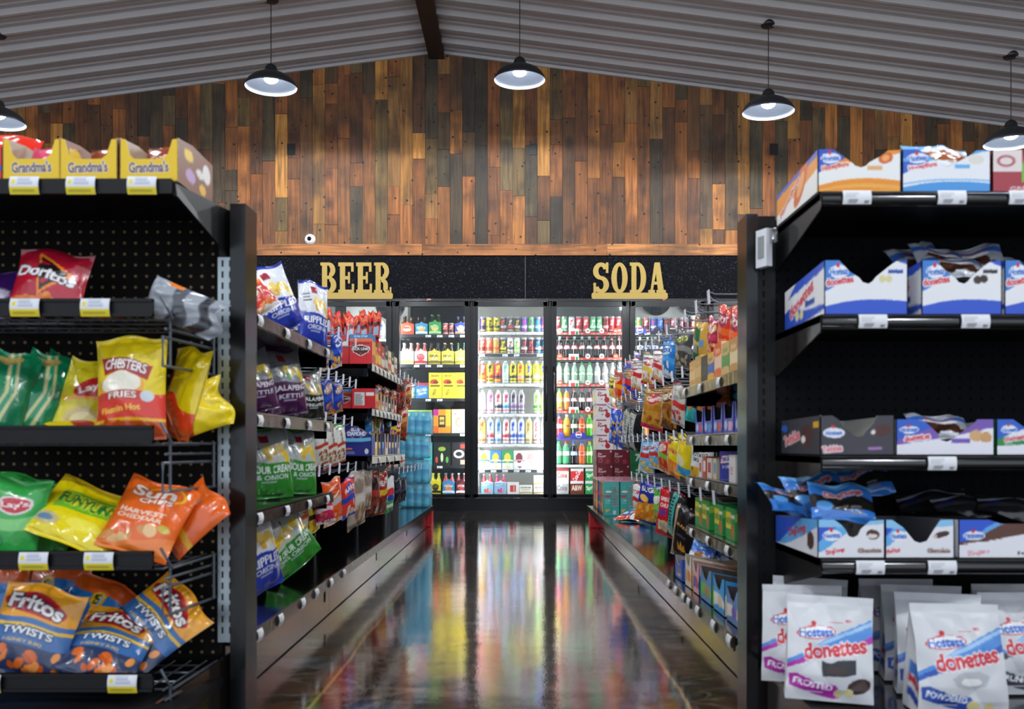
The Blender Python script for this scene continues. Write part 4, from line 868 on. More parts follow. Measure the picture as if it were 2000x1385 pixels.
twk = Art('3a3a42', [('t', 'Twinkies', .17, .16, .26, .16, 'e06a70', 8, 'e8dce0'), ('e', .19, .56, .15, .13, 'e8ecf4'), ('t', 'Hostess', .19, .56, .22, .11, '2f62c4', 3), ('e', .18, .72, .03, .04, 'd8202c'), ('e', .84, .62, .13, .15, '4a2622', 8), ('e', .72, .58, .03, .06, 'efe4dc'), ('r', .65, .14, .84, .21, 'a878b8')], 1.75, 90)
twkL = Art('38383f', [('t', 'Twinkies', .3, .45, .42, .3, 'd84850', 14, 'e8dce0'), ('e', .10, .72, .09, .09, '2f62c4'), ('e', .68, .5, .14, .3, '4a2622', 8), ('e', .6, .4, .05, .1, 'efe4dc'), ('r', .84, .68, .97, .85, 'e0a818')], 2.2, 70)
donP = Art('eeecf4', [('w', (.30, .45, .78), (1.2, 1.2, 1.2), '7a58b4'), ('p', [(0, .4), (.38, .78), (.26, 1), (0, 1)], '2c60c8')] + brand(.14, .72, .9, 2.2) + [('t', 'donettes', .22, .50, .26, .15, 'd42636', 8, 'f4eef0'), ('r', .57, .34, .76, .47, '7454b8'), ('e', .82, .55, .07, .16, 'd8ac78'), ('e', .92, .5, .06, .15, 'd0a068')], 2.4, 100)
donG = Art('eeecf4', [('w', (.28, .3, .4), (.5, .6, .6), '2a8a48'), ('p', [(0, .45), (.4, .78), (.26, 1), (0, 1)], '2c60c8')] + brand(.16, .72, .9, 2.2) + [('t', 'donettes', .28, .50, .36, .15, 'd42636', 8, 'f4eef0')], 2.2, 80)
ding = Art('ececf2', [('p', [(0, .2), (.55, .95), (.3, 1), (0, 1)], '2c58cc'), ('p', [(0, .15), (.1, .2), (.62, .9), (.42, 1), (0, .4)], '64b0ec'), ('w', (.8, .8, .9), (1.1, 1.1, 1.1), '8cc8f0')] + brand(.22, .60, 1.3, 2) +
    [('t', 'DingDongs', .27, .18, .28, .14, 'd42636', 12), ('t', 'Chocolate', .78, .2, .34, .1, '6a4a44', 0, 'c8b8b4'), ('e', .83, .62, .1, .13, '4a2c26', -8), ('e', .82, .58, .08, .06, 'e8dcd4')], 1.65, 90)
hoho = Art('ececf2', [('p', [(0, .45), (.3, .85), (.18, 1), (0, 1)], '2c58cc'), ('p', [(0, .3), (.08, .35), (.42, .9), (.24, 1), (0, .55)], '64b0ec'), ('w', (.78, .75, .86), (1.1, 1.1, 1.1), '8cc8f0')] + brand(.2, .58, 1.2, 2) +
    [('t', 'HoHos', .12, .2, .2, .13, 'd42636', 10), ('t', 'Chocolate', .78, .2, .32, .1, '6a4a44', 0, 'c8b8b4'), ('e', .82, .62, .12, .08, '3e241e', 18), ('e', .73, .57, .03, .05, 'd8b8a0', 18)], 1.65, 90)
zing = Art('ececf2', [('w', (.35, .5, .85), (1.2, 1.2, 1.2), '5a3628'), ('p', [(0, .4), (.15, .5), (.5, 1), (0, 1)], '2c58cc'), ('p', [(.1, .5), (.16, .52), (.5, .96), (.4, .98)], '64a8e8')] + brand(.16, .6, 1, 2.2) + [('t', 'Zingers', .2, .15, .22, .12, 'e08a98', 8), ('e', .8, .66, .1, .16, '4a2c26'), ('e', .74, .62, .03, .06, 'f0e8e0'), ('t', 'Iced', .7, .15, .22, .1, '55453e')], 2.5, 90)
dingL = Art('ececf2', [('p', [(0, 0), (.3, .1), (1, .8), (1, 1), (0, 1)], '64b0ec'), ('p', [(0, .0), (.12, .1), (.62, .9), (.5, 1), (0, 1)], '2c58cc'), ('t', 'DingDongs', .55, .55, .42, .3, 'd42636', 16), ('e', .85, .4, .08, .25, '4a2c26')], 2.3, 70)
redc = Art('a83844', [('r', 0, .5, .42, 1, 'e8dcd8'), ('e', .2, .75, .13, .14, 'b05a60'), ('e', .2, .75, .09, .09, 'e8dcd8'), ('r', .42, .25, .9, .7, '6ac038'), ('t', 'NEW', .62, .5, .3, .2, 'f0f4e8'), ('t', 'GREAT', .45, .1, .4, .1, 'e8c8c8')], 1.5, 60)
def rc_box(art, x0, x1, H, D, zi, label, aL=None, top=NOTCH, Y=1.945, inner='8a8682', Hs=.82, sc=('e8e8ec', 'e8e8ec')):
    W = (x1 - x0) / F * Y
    me = carton_mesh('cake_carton', art, W, H, D, top, aL=aL, inner=inner, side=sc, side_top=((0, 1), (1, Hs))); return put(me, 'cake_carton', label, 'carton', (x0 + x1) / 2, Y, ZR[zi])
U1 = [(0, 1), (.18, 1), (.28, .88), (.42, .68), (.45, .62), (.52, .58), (.58, .62), (.62, .70), (.76, .85), (.84, .97), (1, .99)]
rc_box(honey, 1597, 1760, .086, .31, 0, 'orange and blue honey bun carton at the top shelf corner', honeyL, U1, sc=('f09030', 'f4f0ea'), inner='e8e4e0')
rc_box(bun2, 1762, 1935, .086, .28, 0, 'white and light blue honey bun carton second on the top shelf', None, U1, sc=('3a60c0', 'e0e6f0'))
rc_box(redc, 1938, 2080, .085, .28, 0, 'dark red carton with green flash at the right edge of the top shelf', None, [(0, 1), (.42, 1), (.43, .8), (1, .8)], sc=('9a2c38', '9a2c38'), inner='7a3038')
N2 = [(0, 1), (.18, 1), (.30, .80), (.42, .68), (.46, .60), (.53, .57), (.58, .62), (.62, .70), (.80, .92), (.86, .98), (1, 1)]
rc_box(don, 1610, 1773, .109, .29, 1, 'white and blue mini donut carton at the second shelf corner, empty topped', donL, N2)
rc_box(donC, 1800, 1957, .109, .25, 1, 'white and blue donut carton holding chocolate donut packs', donL, N2)
rc_box(don, 1962, 2120, .109, .25, 1, 'white and blue donut carton cut off by the right edge, second shelf', donL, N2)
N3 = [(0, .98), (.16, 1), (.26, .88), (.30, .72), (.44, .52), (.5, .46), (.57, .48), (.62, .62), (.72, .80), (.76, .99), (1, 1)]
rc_box(twk, 1602, 1747, .080, .29, 2, 'charcoal cake carton with red lettering at the third shelf corner', twkL, N3, inner='9a9894', sc=('3a3a42', '3a3a42'), Hs=.95)
rc_box(donP, 1750, 1942, .072, .28, 2, 'white, blue and purple donut carton on the third shelf', None, [(0, 1), (.2, 1), (.3, .93), (.42, .62), (.46, .42), (.52, .38), (.57, .44), (.6, .5), (.8, .9), (.83, 1), (1, 1)])
rc_box(donG, 1946, 2110, .072, .28, 2, 'blue and green donut carton cut off at the third shelf', None, [(0, 1), (.2, 1), (.5, .5), (1, 1)], sc=('2a7a44', 'e8e8ec'))
N4 = [(0, 1), (.25, 1), (.36, .86), (.42, .74), (.46, .58), (.53, .54), (.60, .60), (.64, .76), (.78, .97), (1, 1)]
rc_box(ding, 1597, 1728, .077, .32, 3, 'blue and white chocolate cake carton at the fourth shelf corner', dingL, N4, sc=('2c58cc', 'e8e8ec'))
rc_box(hoho, 1729, 1864, .077, .3, 3, 'blue and white carton of chocolate rolls, second on the fourth shelf', None, [(0, 1), (.1, 1), (.26, .80), (.42, .45), (.5, .40), (.6, .45), (.70, .74), (.8, 1), (1, 1)], inner='77767c')
rc_box(zing, 1872, 2070, .077, .3, 3, 'white and brown carton cut off by the right edge, fourth shelf', None, [(0, 1), (.3, 1), (.42, .9), (1, .9)], inner='4a3a34')
# loose wrapped cakes on the cartons
wb = Art('a9adb6', [('w', (.6, .62, .64), (.8, .76, .84), '3a68b8'), ('w', (.1, .2, .1), (.2, .3, .16), 'e4e8ee'), ('c', .15, .1, .85, .45, 8, .13, ['3a2018', '4a2c20', '2a1812'], 3), ('e', .5, .6, .3, .08, 'e8ecf2'), ('t', 'donettes', .5, .72, .5, .1, 'd03040')], 1.5, 50)
wd = Art('3578cc', [('w', (.3, .2, .3), (.62, .55, .6), '23201f'), ('t', 'DingDongs', .52, .66, .62, .17, 'c02c3c', 4, 'f0e8ec'), ('e', .55, .36, .26, .13, '1c1817'), ('e', .2, .35, .12, .12, '5aa0e4'), ('w', (.86, .9, .86), (1, 1, 1), '6ab0ea'), ('x', .6, .15, .85, .35, 3, '8a8a92')], 1.5, 60)
wh = Art('e8ecf2', [('w', (.2, .3, .2), (.6, .5, .6), 'a05c2c'), ('c', .2, .25, .8, .55, 5, .14, ['9a5226', '86441e'], 3), ('w', (.8, .85, .8), (1, 1, 1), '7ab8ea')], 1.5, 44)
wz = Art('202024', [('w', (.3, .4, .2), (.5, .55, .4), '3a3438'), ('e', .2, .6, .12, .2, '1c2a60'), ('w', (.7, .75, .7), (.78, .82, .78), 'a8aab2')], 2.2, 40)
def pk(nm, art, W, H, T, sd): return bag_mesh('pack_' + nm, art, W, H, T, sd, crinkle=1.6, pinch=.02)
mdn, mdd, mbu, mzz = pk('donut', wb, .13, .085, .03, 51), pk('dark', wd, .135, .09, .032, 52), pk('bun', wh, .14, .09, .035, 53), pk('roll', wz, .15, .07, .03, 54)
put(mbu, 'wrapped_cake', 'clear wrapped honey bun on the light blue carton', 'wrapped cake', 1845, 2.02, ZR[0] + .055, 40, 2, 4)
for i, (x, y_, z, a, r, w_) in enumerate(((1850, 2.05, .088, 42, 8, 10), (1905, 2.08, .092, 36, -6, -14), (1815, 2.12, .088, 30, -14, 20), (1880, 2.0, .07, 50, 4, 2), (1955, 2.1, .08, 45, 12, -5))):
    put(mdn, 'wrapped_cake', 'clear and blue donut pack piled on second shelf, %s from left' % nth([1, 3, 0, 2, 4][i]), 'wrapped cake', x, y_, ZR[1] + z, a, r, w_, 'donut packs on the second shelf')
put(mdn, 'wrapped_cake', 'brown donut pack inside the purple donut carton', 'wrapped cake', 1850, 2.02, ZR[2] + .02, 50, 3, 3)
for i, (x, y_, z, a, r, w_) in enumerate(((1650, 1.99, .062, 34, 4, 2), (1610, 2.09, .072, 30, -10, 14), (1690, 2.12, .09, 34, -14, -6), (1560, 2.06, .055, 55, 16, 24))):
    put(mdd, 'wrapped_cake', 'blue and red wrapped chocolate cake on the corner carton, ' + ('front one', 'behind the front one', 'topmost', 'leftmost')[i], 'wrapped cake', x, y_, ZR[3] + z, a, r, w_, 'chocolate cake packs on the fourth shelf')
put(mzz, 'wrapped_cake', 'dark wrapped roll cake lying across the brown carton', 'wrapped cake', 1900, 2.06, ZR[3] + .07, 60, 3, 4); put(mzz, 'wrapped_cake', 'dark wrapped roll cake behind the gap between cartons', 'wrapped cake', 1830, 2.14, ZR[3] + .075, 55, -6, -8)
put(mzz, 'wrapped_cake', 'clear wrapped roll at the far right of the fourth shelf', 'wrapped cake', 1985, 2.02, ZR[3] + .065, 60, 8, -20)
# donut bags on the base deck
def dbag(win, band, word, dark):
    a = Art('d2d4d8', [('p', [(0, .36), (.12, .40), (.30, .52), (.60, .56), (1, .70), (1, .58), (.6, .46), (.3, .40), (0, .30)], band if dark else '2a52b0'), ('p', [(0, .38), (.2, .46), (.45, .60), (1, .80), (1, .64), (.6, .52), (.3, .46), (0, .34)], '4c8ad4'), ('p', [(.2, .47), (.45, .59), (1, .78), (1, .74), (.5, .57)], '9cc4ea'),
        ('e', .34, .655, .23, .062, 'd03a40', 6), ('e', .34, .655, .215, .052, 'f0f2f6', 6), ('t', 'Hostess', .34, .655, .40, .085, '2c60c0', 5), ('e', .31, .735, .032, .028, 'c8202c'),
        ('t', 'donettes', .56, .515, .74, .155, 'cc2a38', 9, 'f0ecee'), ('x', .5, .74, .72, .77, 1, 'd06068'), ('t', '#1', .72, .775, .07, .028, 'c83a40'),
        ('p', [(.40, .40), (.50, .37), (.60, .41), (.80, .42), (.81, .29), (.70, .26), (.42, .25)] if dark else [(.36, .34), (.48, .40), (.68, .41), (.80, .36), (.74, .27), (.55, .24), (.40, .27)], win), ('e', .58, .31, .12, .035, '3c2c28' if dark else 'efeeec'),
        ('p', [(.03, .25), (.12, .26), (.34, .19), (.58, .17), (.62, .05), (.55, .03), (.36, .06), (.04, .14)], band), ('t', word, .31, .165, .46, .062, 'f0f2f8', -8), ('x', .2, .08, .46, .105, 1, 'c8cce0')] +
        ([('e', .84, .17, .14, .07, '3a2620', 20), ('e', .72, .10, .055, .042, 'd8d09a'), ('e', .60, .09, .05, .04, 'd8d09a')] if dark else [('e', .60, .09, .075, .048, 'd8cf92'), ('e', .78, .075, .055, .045, 'd8cf92')]), .82, 110)
    a.sidecol = band; return a
AF, AP, AK = dbag('2a2830', 'b02aa0', 'FROSTED', True), dbag('b8bac0', '2648a4', 'POWDERED', False), dbag('26262c', '444048', 'CRUNCH', True)
mF, mP, mK = gusset_mesh('bag_frosted', AF, .165, .20, .085, seed=1), gusset_mesh('bag_powdered', AP, .165, .20, .085, seed=2), gusset_mesh('bag_crunch', AK, .165, .20, .085, seed=3)
zd = .1345
put(mF, 'donut_bag', 'white donut bag with magenta band, front left on the base deck', 'donut bag', 1616, 1.93, zd, 4, 1.5, -14, 'white donut bags')
put(mF, 'donut_bag', 'white donut bag with magenta band, directly behind the front left one', 'donut bag', 1570, 2.07, zd, 5, -2, -22, 'white donut bags'); put(mF, 'donut_bag', 'white donut bag against the back board behind the two magenta banded bags', 'donut bag', 1574, 2.20, zd, 2, 3, -8, 'white donut bags')
put(mP, 'donut_bag', 'white powdered donut bag against the back board between the front bags', 'donut bag', 1752, 2.20, zd, 3, 0, -3, 'white donut bags')
o = put(mP, 'donut_bag', 'white donut bag with blue band, big front one in the middle', 'donut bag', 1864, 1.85, zd, 3, .5, -4, 'white donut bags')
put(mP, 'donut_bag', 'white powdered donut bag, directly behind the big front one', 'donut bag', 1832, 1.98, zd, 4, 0, -16, 'white donut bags'); put(mP, 'donut_bag', 'white powdered donut bag, third back in the middle row', 'donut bag', 1800, 2.10, zd, 3, 0, -12, 'white donut bags')
put(mK, 'donut_bag', 'white donut bag with dark window at the right edge of the base deck', 'donut bag', 1990, 2.0, zd, 3, 0, 2, 'white donut bags'); put(mK, 'donut_bag', 'white donut bag at the right edge behind the dark windowed one', 'donut bag', 1975, 2.12, zd, 3, 0, 0, 'white donut bags')
# ================================================================== COOLER STOCK
YC = 9.70
DS = {-1: 'behind the jerky', 0: 'right of BEER sign', 1: 'in the middle', 2: 'left under SODA', 3: 'right under SODA'}
_MC = {}
def canart(key, asp=1.35, n=26):
    f = key.split('|'); bg, a1, a2 = f[0], f[1], f[2]; w_ = f[3] if len(f) > 3 else ''
    ops = [('r', 0, .92, 1, 1, 'c9ccd0'), ('r', 0, 0, 1, .04, 'b8bbc0'), ('w', (.28, .2, .26), (.40, .36, .42), a2), ('p', [(.40, .44), (.47, .47), (.60, .80), (.54, .80)], a1), ('r', .43, .66, .57, .78, a1), ('x', .42, .46, .58, .62, 3, a1), ('w', (.12, .1, .12), (.17, .15, .17), a1)]
    if w_: ops.append(('t', w_, .5, .5, .62 / asp, .16, a1, 90, a2))
    return Art(bg, ops, asp, n)
def can_m(key, kind):
    k = (key, kind)
    if k in _MC: return _MC[k]
    if kind == 'can':
        a = canart(key, 1.3); prof = [(.0, .003), (.8, .0), (1, .05)] + [(1, z) for z in np.linspace(.1, .9, 12)] + [(.97, .94), (.82, .975), (.82, 1.0), (.0, .985)]
    elif kind == 'alu':
        a = canart(key, 1.1); prof = [(.0, .0), (.85, .0), (1, .03)] + [(1, z) for z in np.linspace(.08, .74, 12)] + [(.96, .79), (.8, .86), (.58, .92), (.5, .94), (.5, 1.0), (0, 1.0)]
    me = MB().lathe([(r, z) for r, z in prof], 20, cf=lambda u, z: a.at(u, z) if z < .93 else np.array(lin('c6c9ce'))).mesh('drink_' + kind, 'tin', True)
    _MC[k] = me; return me
def pet_parts(key):
    if key in _MC: return _MC[key]
    liq, lab, cap = key.split('|')[:3]; lc = lin(liq); cl = lin('b9c6bd') if liq != 'eef2ee' else lin('eef2ee')
    prof = [(0, .004), (.7, 0), (.92, .03), (.98, .12), (.9, .26), (.98, .36), (.98, .56), (1, .60), (.95, .68), (.74, .78), (.45, .86), (.37, .89), (.37, .93)]
    body = MB().lathe(prof, 16, cf=lambda u, z: np.array(lc if z < .80 else (np.array(lc) * .5 + np.array(cl) * .5))).mesh('bottle_body', 'bottle_pet', True)
    a = Art(lab, [('e', .5, .5, .14, .34, 'f2f2f2'), ('w', (.2, .3, .2), (.4, .5, .4), 'f2f2f2')] if not lab.startswith('f') else [('e', .5, .55, .12, .3, (key.split('|') + ['c83030'])[3] if len(key.split('|')) > 3 else 'c83030'), ('w', (.1, .2, .1), (.2, .3, .2), cap if cap != 'f0f0f0' else '909090')], 3.2, 24)
    lb = MB().lathe([(1.0, .38), (1.005, .45), (1.005, .5), (1.0, .57)], 16, cf=lambda u, z: a.at(u, (z - .38) / .19)).mesh('bottle_label', 'print_tag', True)
    cp = MB().lathe([(.0, .9), (.42, .9), (.43, .93), (.43, .98), (.38, 1.0), (0, 1.0)], 14, cap).mesh('bottle_cap', 'plastic_cap', True)
    _MC[key] = (body, lb, cp); return _MC[key]
def neck_m(liq, cap):
    k = ('neck', liq, cap)
    if k not in _MC:
        b = MB().lathe([(0, 0), (.95, .0), (1, .05), (1, .58), (.85, .68), (.42, .80), (.38, .93), (.42, .95)], 12, liq).mesh('beer_bottle_body', 'bottle_pet', True)
        c = MB().lathe([(0, .94), (.48, .945), (.48, .99), (.4, 1.0), (0, 1.0)], 12, cap).mesh('bottle_cap', 'plastic_cap', True); _MC[k] = (b, c)
    return _MC[k]
def place_item(kind, key, desc, x, wpx, yt, zb, door, ri, i, grp):
    s = F / YC; X = X_at(x, YC); r = wpx / s / 2; H = Z_at(yt, YC - r) - zb
    lab = '%s, %s from left, %s row down, cooler door %s' % (desc, nth(i), nth(ri), DS[door])
    if kind in ('can', 'alu'):
        o = link({'can': 'drink_can', 'alu': 'aluminum_bottle'}[kind], can_m(key, kind)); o.location = (X, YC + r, zb); o.scale = (r, r, H)
        o.rotation_euler.z = (hash_(X * 99 + ri) - .5) * .5
        tag(o, lab, 'can' if kind == 'can' else 'bottle', grp)
    elif kind == 'pet':
        t = thing('soda_bottle', lab, 'bottle', (X, YC + r, zb), (hash_(X * 77 + ri) - .5) * .7, grp)
        for nm, me in zip(('body', 'label_wrap', 'cap'), pet_parts(key)):
            o = link(nm, me, t); o.scale = (r, r, H)
    elif kind == 'box':
        a = key if isinstance(key, Art) else Art(*key)
        me = box_mesh('drink_carton', a, wpx / s, H, .26, top=a.bg, side=a.bg); o = link('drink_carton', me); o.location = (X, YC, zb); tag(o, lab, 'carton', grp)
    elif kind == 'six':        # open carrier with a peaked handle, bottle necks behind
        a, liq, cap = key; W = wpx / s - .004; hc = H * .74; n = a.n; mb = MB()
        top = [(0, .8), (.35, .86), (.5, 1), (.65, .86), (1, .8)]
        panel(mb, (-W / 2, 0, 0), (1, 0, 0), W, [(p, q * hc) for p, q in top], a, (0, 1, 0), a.bg); panel(mb, (-W / 2, .13, 0), (1, 0, 0), W, [(0, .6 * hc), (1, .6 * hc)], None, (0, -1, 0), a.bg)
        for sx in (-W / 2, W / 2 - .002): mb.box(sx, sx + .002, 0, .13, 0, hc * .7, a.bg)
        mb.box(-W / 2, W / 2, 0, .13, 0, .002, a.bg); o = link('bottle_carrier', mb.mesh('bottle_carrier', 'card')); o.location = (X, YC, zb); tag(o, lab, 'bottle carrier', grp)
        q = 0
        for yy in (.035, .095):
            for xx in (-W * .26, W * .26):
                q += 1; t = thing('beer_bottle', '%s bottle, %s, in the %s carrier, row %s, door %s' % (('front', 'back')[yy > .05], ('left', 'right')[xx > 0], nth(i), nth(ri), DS[door]), 'bottle', (X + xx, YC + yy, zb + .003), 0, 'bottles in the cooler carriers')
                rr = min(.028, W * .22)
                for nm, me in zip(('body', 'cap'), neck_m(liq, cap)): o = link(nm, me, t); o.scale = (rr, rr, H * 1.0 - .003)
def hash_(v): return (math.sin(v * 12.9898) * 43758.5453) % 1
STRIP = {}
def strip_mesh(col, W, word=None):
    k = (col, round(W, 3), word)
    if k in STRIP: return STRIP[k]
    ops = []
    if word:
        for q in range(4): ops.append(('t', word, .14 + q * .24, .5, .13, .4, 'f0d8d4'))
    a = Art(col, ops, W / .026, 110 if word else 8); mb = MB(); u, v = np.meshgrid(np.linspace(0, 1, a.n + 1), np.linspace(0, 1, a.m + 1))
    mb.grid(np.stack([(u - .5) * W, 0 * u, v * .026], 2), a.at(u, v)); mb.box(-W / 2, W / 2, .0005, .004, 0, .026, col)
    STRIP[k] = mb.mesh('price_strip', 'print_tag'); return STRIP[k]
mat('rack_wire', 'c8cacc', rough=0.35, metal=0.3); mat('rack_dark', '2a2d30', rough=0.5)
def rack(door, ybs, cols, dark=True, word=None, tags=True):
    a, b = BX[door + 3], BX[door + 4]; c = (a + b) / 2; W = b - a - .07; t = thing('cooler_rack', 'cooler shelf rack holding drinks, glass door %s' % DS[door], 'rack', (c, YC, 0), 0, 'shelf racks in the cooler')
    for sx in (-1, 1):
        for yy in (.03, .55): mb = MB(); mb.box(sx * W / 2 - .008, sx * W / 2 + .008, yy - .01, yy + .01, .05, 2.0); part('post', mb, 'rack_dark' if dark else 'rack_wire', t)
    rg = random.Random(door)
    for i, yb in enumerate(ybs):
        z = Z_at(yb, YC - .01)
        mb = MB(); mb.box(-W / 2, W / 2, 0, .02, z - .012, z); mb.box(-W / 2, W / 2, .55, .57, z - .012, z)
        for q in range(13): xx = -W / 2 + W * q / 12; mb.box(xx - .002, xx + .002, 0, .56, z - .005, z)
        mb.box(-W / 2, W / 2, .28, .285, z - .012, z - .005)
        s_ = part('shelf', mb, 'rack_dark' if dark else 'rack_wire', t)
        col = cols if isinstance(cols, str) else cols[i]
        if col: o = link('price_strip', strip_mesh(col, W, word if col == 'c8402f' else None), s_); o.location = (0, -.014, z - .03)
        if tags:
            x = -W / 2 + .06
            while x < W / 2 - .05:
                if rg.random() < .7: o = link('price_tag', TS, s_); o.location = (x, -.015, z - .031); o.scale = (1.2, 1, .8)
                x += .115
        if word and col == 'c8402f':
            for q in range(5):
                mb = MB(); xx = -W / 2 + W * (q + .5) / 5
                if q % 2 == 0 or q == 3:
                    cc = 'e8502c' if q in (4,) or (i > 0 and q == 0) else 'eef0ee'
                    pts = [(xx + .026 * math.cos(a_), z + .008 + .026 * math.sin(a_)) for a_ in np.linspace(0, 2 * PI, 17)[:-1]]; mb.prism(pts, -.02, -.017, cc)
                    mb.box(xx - .012, xx + .012, -.0205, -.0202, z + .002, z + .012, 'c8402f' if cc != 'e8502c' else 'f4e0d8')
                else:
                    mb.box(xx - .05, xx + .05, -.02, -.017, z - .03, z + .03, 'eef0ee'); mb.box(xx - .03, xx + .012, -.0205, -.0202, z - .03, z + .005, 'd0382c'); mb.box(xx + .02, xx + .042, -.0205, -.0202, z - .03, z + .002, '2a9a4a')
                part('shelf_sign', mb, 'print_tag', s_)
def row(door, ri, yb, items, grp):
    zb = Z_at(yb, YC - .01)
    for i, (x, wpx, yt, kind, key, desc) in enumerate(items): place_item(kind, key, desc, x, wpx, yt, zb, door, ri, i, grp)
q6 = lambda c: 760 + c * .3176
h6 = lambda c: 570 + c * .3176
q7 = lambda c: 1060 + c * .21
# ---- middle door: cans and aluminum bottles
YR = [648, 690.5, 749, 808, 867, 917, 965]
rack(1, YR, ['d8d8d4', '34373a', 'e8e8e4', 'eeeeea', 'f0f0ec', '3a3d40', '2a2c2e'], dark=False)
K1 = ['5a3a8a|e8d820|2a2a2a', 'e0d020|1a1a1a|303030', 'e4d424|202020|181818', '2a2628|d83a2c|b8b8b8', '2e2a2c|c8b8b0|d04030', '26262a|c8b048|e0e0e0', '5a48b0|d8389a|e8e8e8', '4ab83a|7a40a8|e8f0e8', '4858c8|30b8e0|e8e8f0', 'e06a9a|f0c8d8|ffffff']
N1 = ['purple and yellow can', 'yellow and black can', 'yellow striped can', 'black and red can', 'dark grey can', 'black and gold can', 'violet slim can', 'bright green can', 'blue can', 'pink can']
row(1, 0, YR[0], [(q6(575 + 42.6 * i), 12.4, 617.5, 'can', K1[i], N1[i]) for i in range(10)], 'cans in the middle cooler door')
K2 = ['d84a3a|f4e8e0|7a2a1a', 'e06a3a|f8e8d0|c03a20', 'e88a4a|7ab040|d84a20', '2a2a28|f0dc20|f4e440', 'e8e4e0|7a4a3a|282422', 'e8f0d8|60b830|8ad040', '24242a|d83040|f0f0f0', '1e1e24|e04a50|a02030', '20242c|48a8d8|e8e8e8', '1c2230|38b0d0|d84a40']
N2_ = ['red can', 'red orange can', 'orange fruit can', 'black and yellow can', 'white and brown can', 'white and green can', 'black and red can', 'black can with red', 'black and blue can', 'navy and red can']
row(1, 1, YR[1], [(q6(572 + 43 * i), 13.2, 658.5, 'can', K2[i], N2_[i]) for i in range(10)], 'cans in the middle cooler door')
K3 = ['e05038|f4dcc8|f0a020', 'f0dc30|202020|d83a30', 'e83a3a|f0d830|2a2a2a', 'dfe8dc|68b0b0|c0d8c8', 'f0e030|1a1a1a|303030', 'f0d828|d03a30|f0a0a0', 'f0e038|2a50b0|3a3a3a', 'f4ea50|a0a020|fafad0', 'f4ec40|3050c0|fafad0']
N3_ = ['red tall can', 'yellow black tall can', 'red and yellow tall can', 'pale green tall can', 'yellow black-print can', 'yellow can with red', 'yellow and blue tall can', 'lemon yellow tall can', 'yellow blue-print can']
row(1, 2, YR[2], [(q6(573 + 47.3 * i), 14.2, 704, 'alu', K3[i], N3_[i]) for i in range(9)], 'tall aluminum bottles in the middle cooler door')
K4 = [('ecdfe2|c87a8a|f4f0f2', 575), ('f0dce8|d05a9a|f4f0f4', 622), ('e8e4e4|c8303a|2a2a30', 672), ('dfe6f0|c83a5a|4a90d0', 718), ('b8b0bc|2a2a30|7a5a8a', 766), ('c4bcc6|3a3038|8a6a98', 813), ('d4e8b8|7ac030|50a020', 909), ('e8e0a0|b8b040|c8c8c0', 955)]
row(1, 3, YR[3], [(q6(c), 14.2, 761, 'alu', k, d) for (k, c), d in zip(K4, ['pink white tall can', 'white pink tall can', 'white red tall can', 'white blue tall can', 'silver purple tall can', 'silver violet tall can', 'green tall can', 'gold silver tall can'])], 'tall aluminum bottles in the middle cooler door')
K5 = [('e0c070|c03a20|f0e0a0', 573), ('eceef4|2a50b8|d03a40', 624), ('b8c8dc|2a78b8|e8f0f8', 671), ('f0f0f0|c8303a|c8303a', 718), ('f0f4f8|2848c0|2848c0', 765), ('eef0f6|2848b8|3a68d0', 812), ('e8d890|b09040|f4ecc0', 859), ('f2f0f0|c02a30|e8e4e4|Coors', 907), ('e8e4d8|a8a49c|f4f4f4', 953)]
row(1, 4, YR[4], [(q6(c), 14.2, 814, 'alu', k, d) for (k, c), d in zip(K5, ['gold tall can', 'white blue beer can', 'silver blue beer can', 'white red beer can', 'white cobalt beer can', 'second white cobalt can', 'cream gold beer can', 'white red lettered can', 'pale silver can'])], 'tall aluminum bottles in the middle cooler door')
BX6 = [('f4f2ee', 'f0c040', '3a80c8', 585), ('4a90d8', 'f0d040', 'f4f4f4', 656), ('38a868', 'f0d848', 'f4f4f4', 729), ('f0ece8', '8a3040', 'e0b0b8', 801), ('f2efe9', 'e0a8a0', 'f4e8e0', 871), ('f4f2ee', 'e8c0c0', 'f4f4f4', 940)]
row(1, 5, YR[5], [(q6(c), 22, 880, 'box', (a, [('r', 0, 0, 1, .35, 'f2f0ec'), ('e', .5, .62, .3, .26, b_), ('w', (.42, .5, .42), (.5, .58, .5), c_), ('t', 'High', .5, .14, .4, .12, b_)], .6, 24), d) for (a, b_, c_, c), d in zip(BX6, ['white blue carton', 'blue sun carton', 'green sun carton', 'white striped carton', 'cream carton', 'white carton'])], 'drink cartons in the middle cooler door')
cut = lambda t: Art('efe9dc', [('t', 'CUTWATER', .5, .72, .82, .17, '33302c'), ('t', t, .5, .5, .6, .08, '6a6a60'), ('w', (.05, .15, .08), (.2, .3, .2), 'c8a050')], 1.4, 44)
sg = lambda c: Art('8ac4e8', [('w', (.75, .8, .75), (1.1, 1.1, 1.1), 'f4f0f0'), ('t', 'Seagrams', .5, .62, .8, .2, 'f4f4f8', 4, '2a58b0'), ('c', .2, .05, .8, .35, 4, .12, [c, 'f09080'], 3)], 1.3, 36)
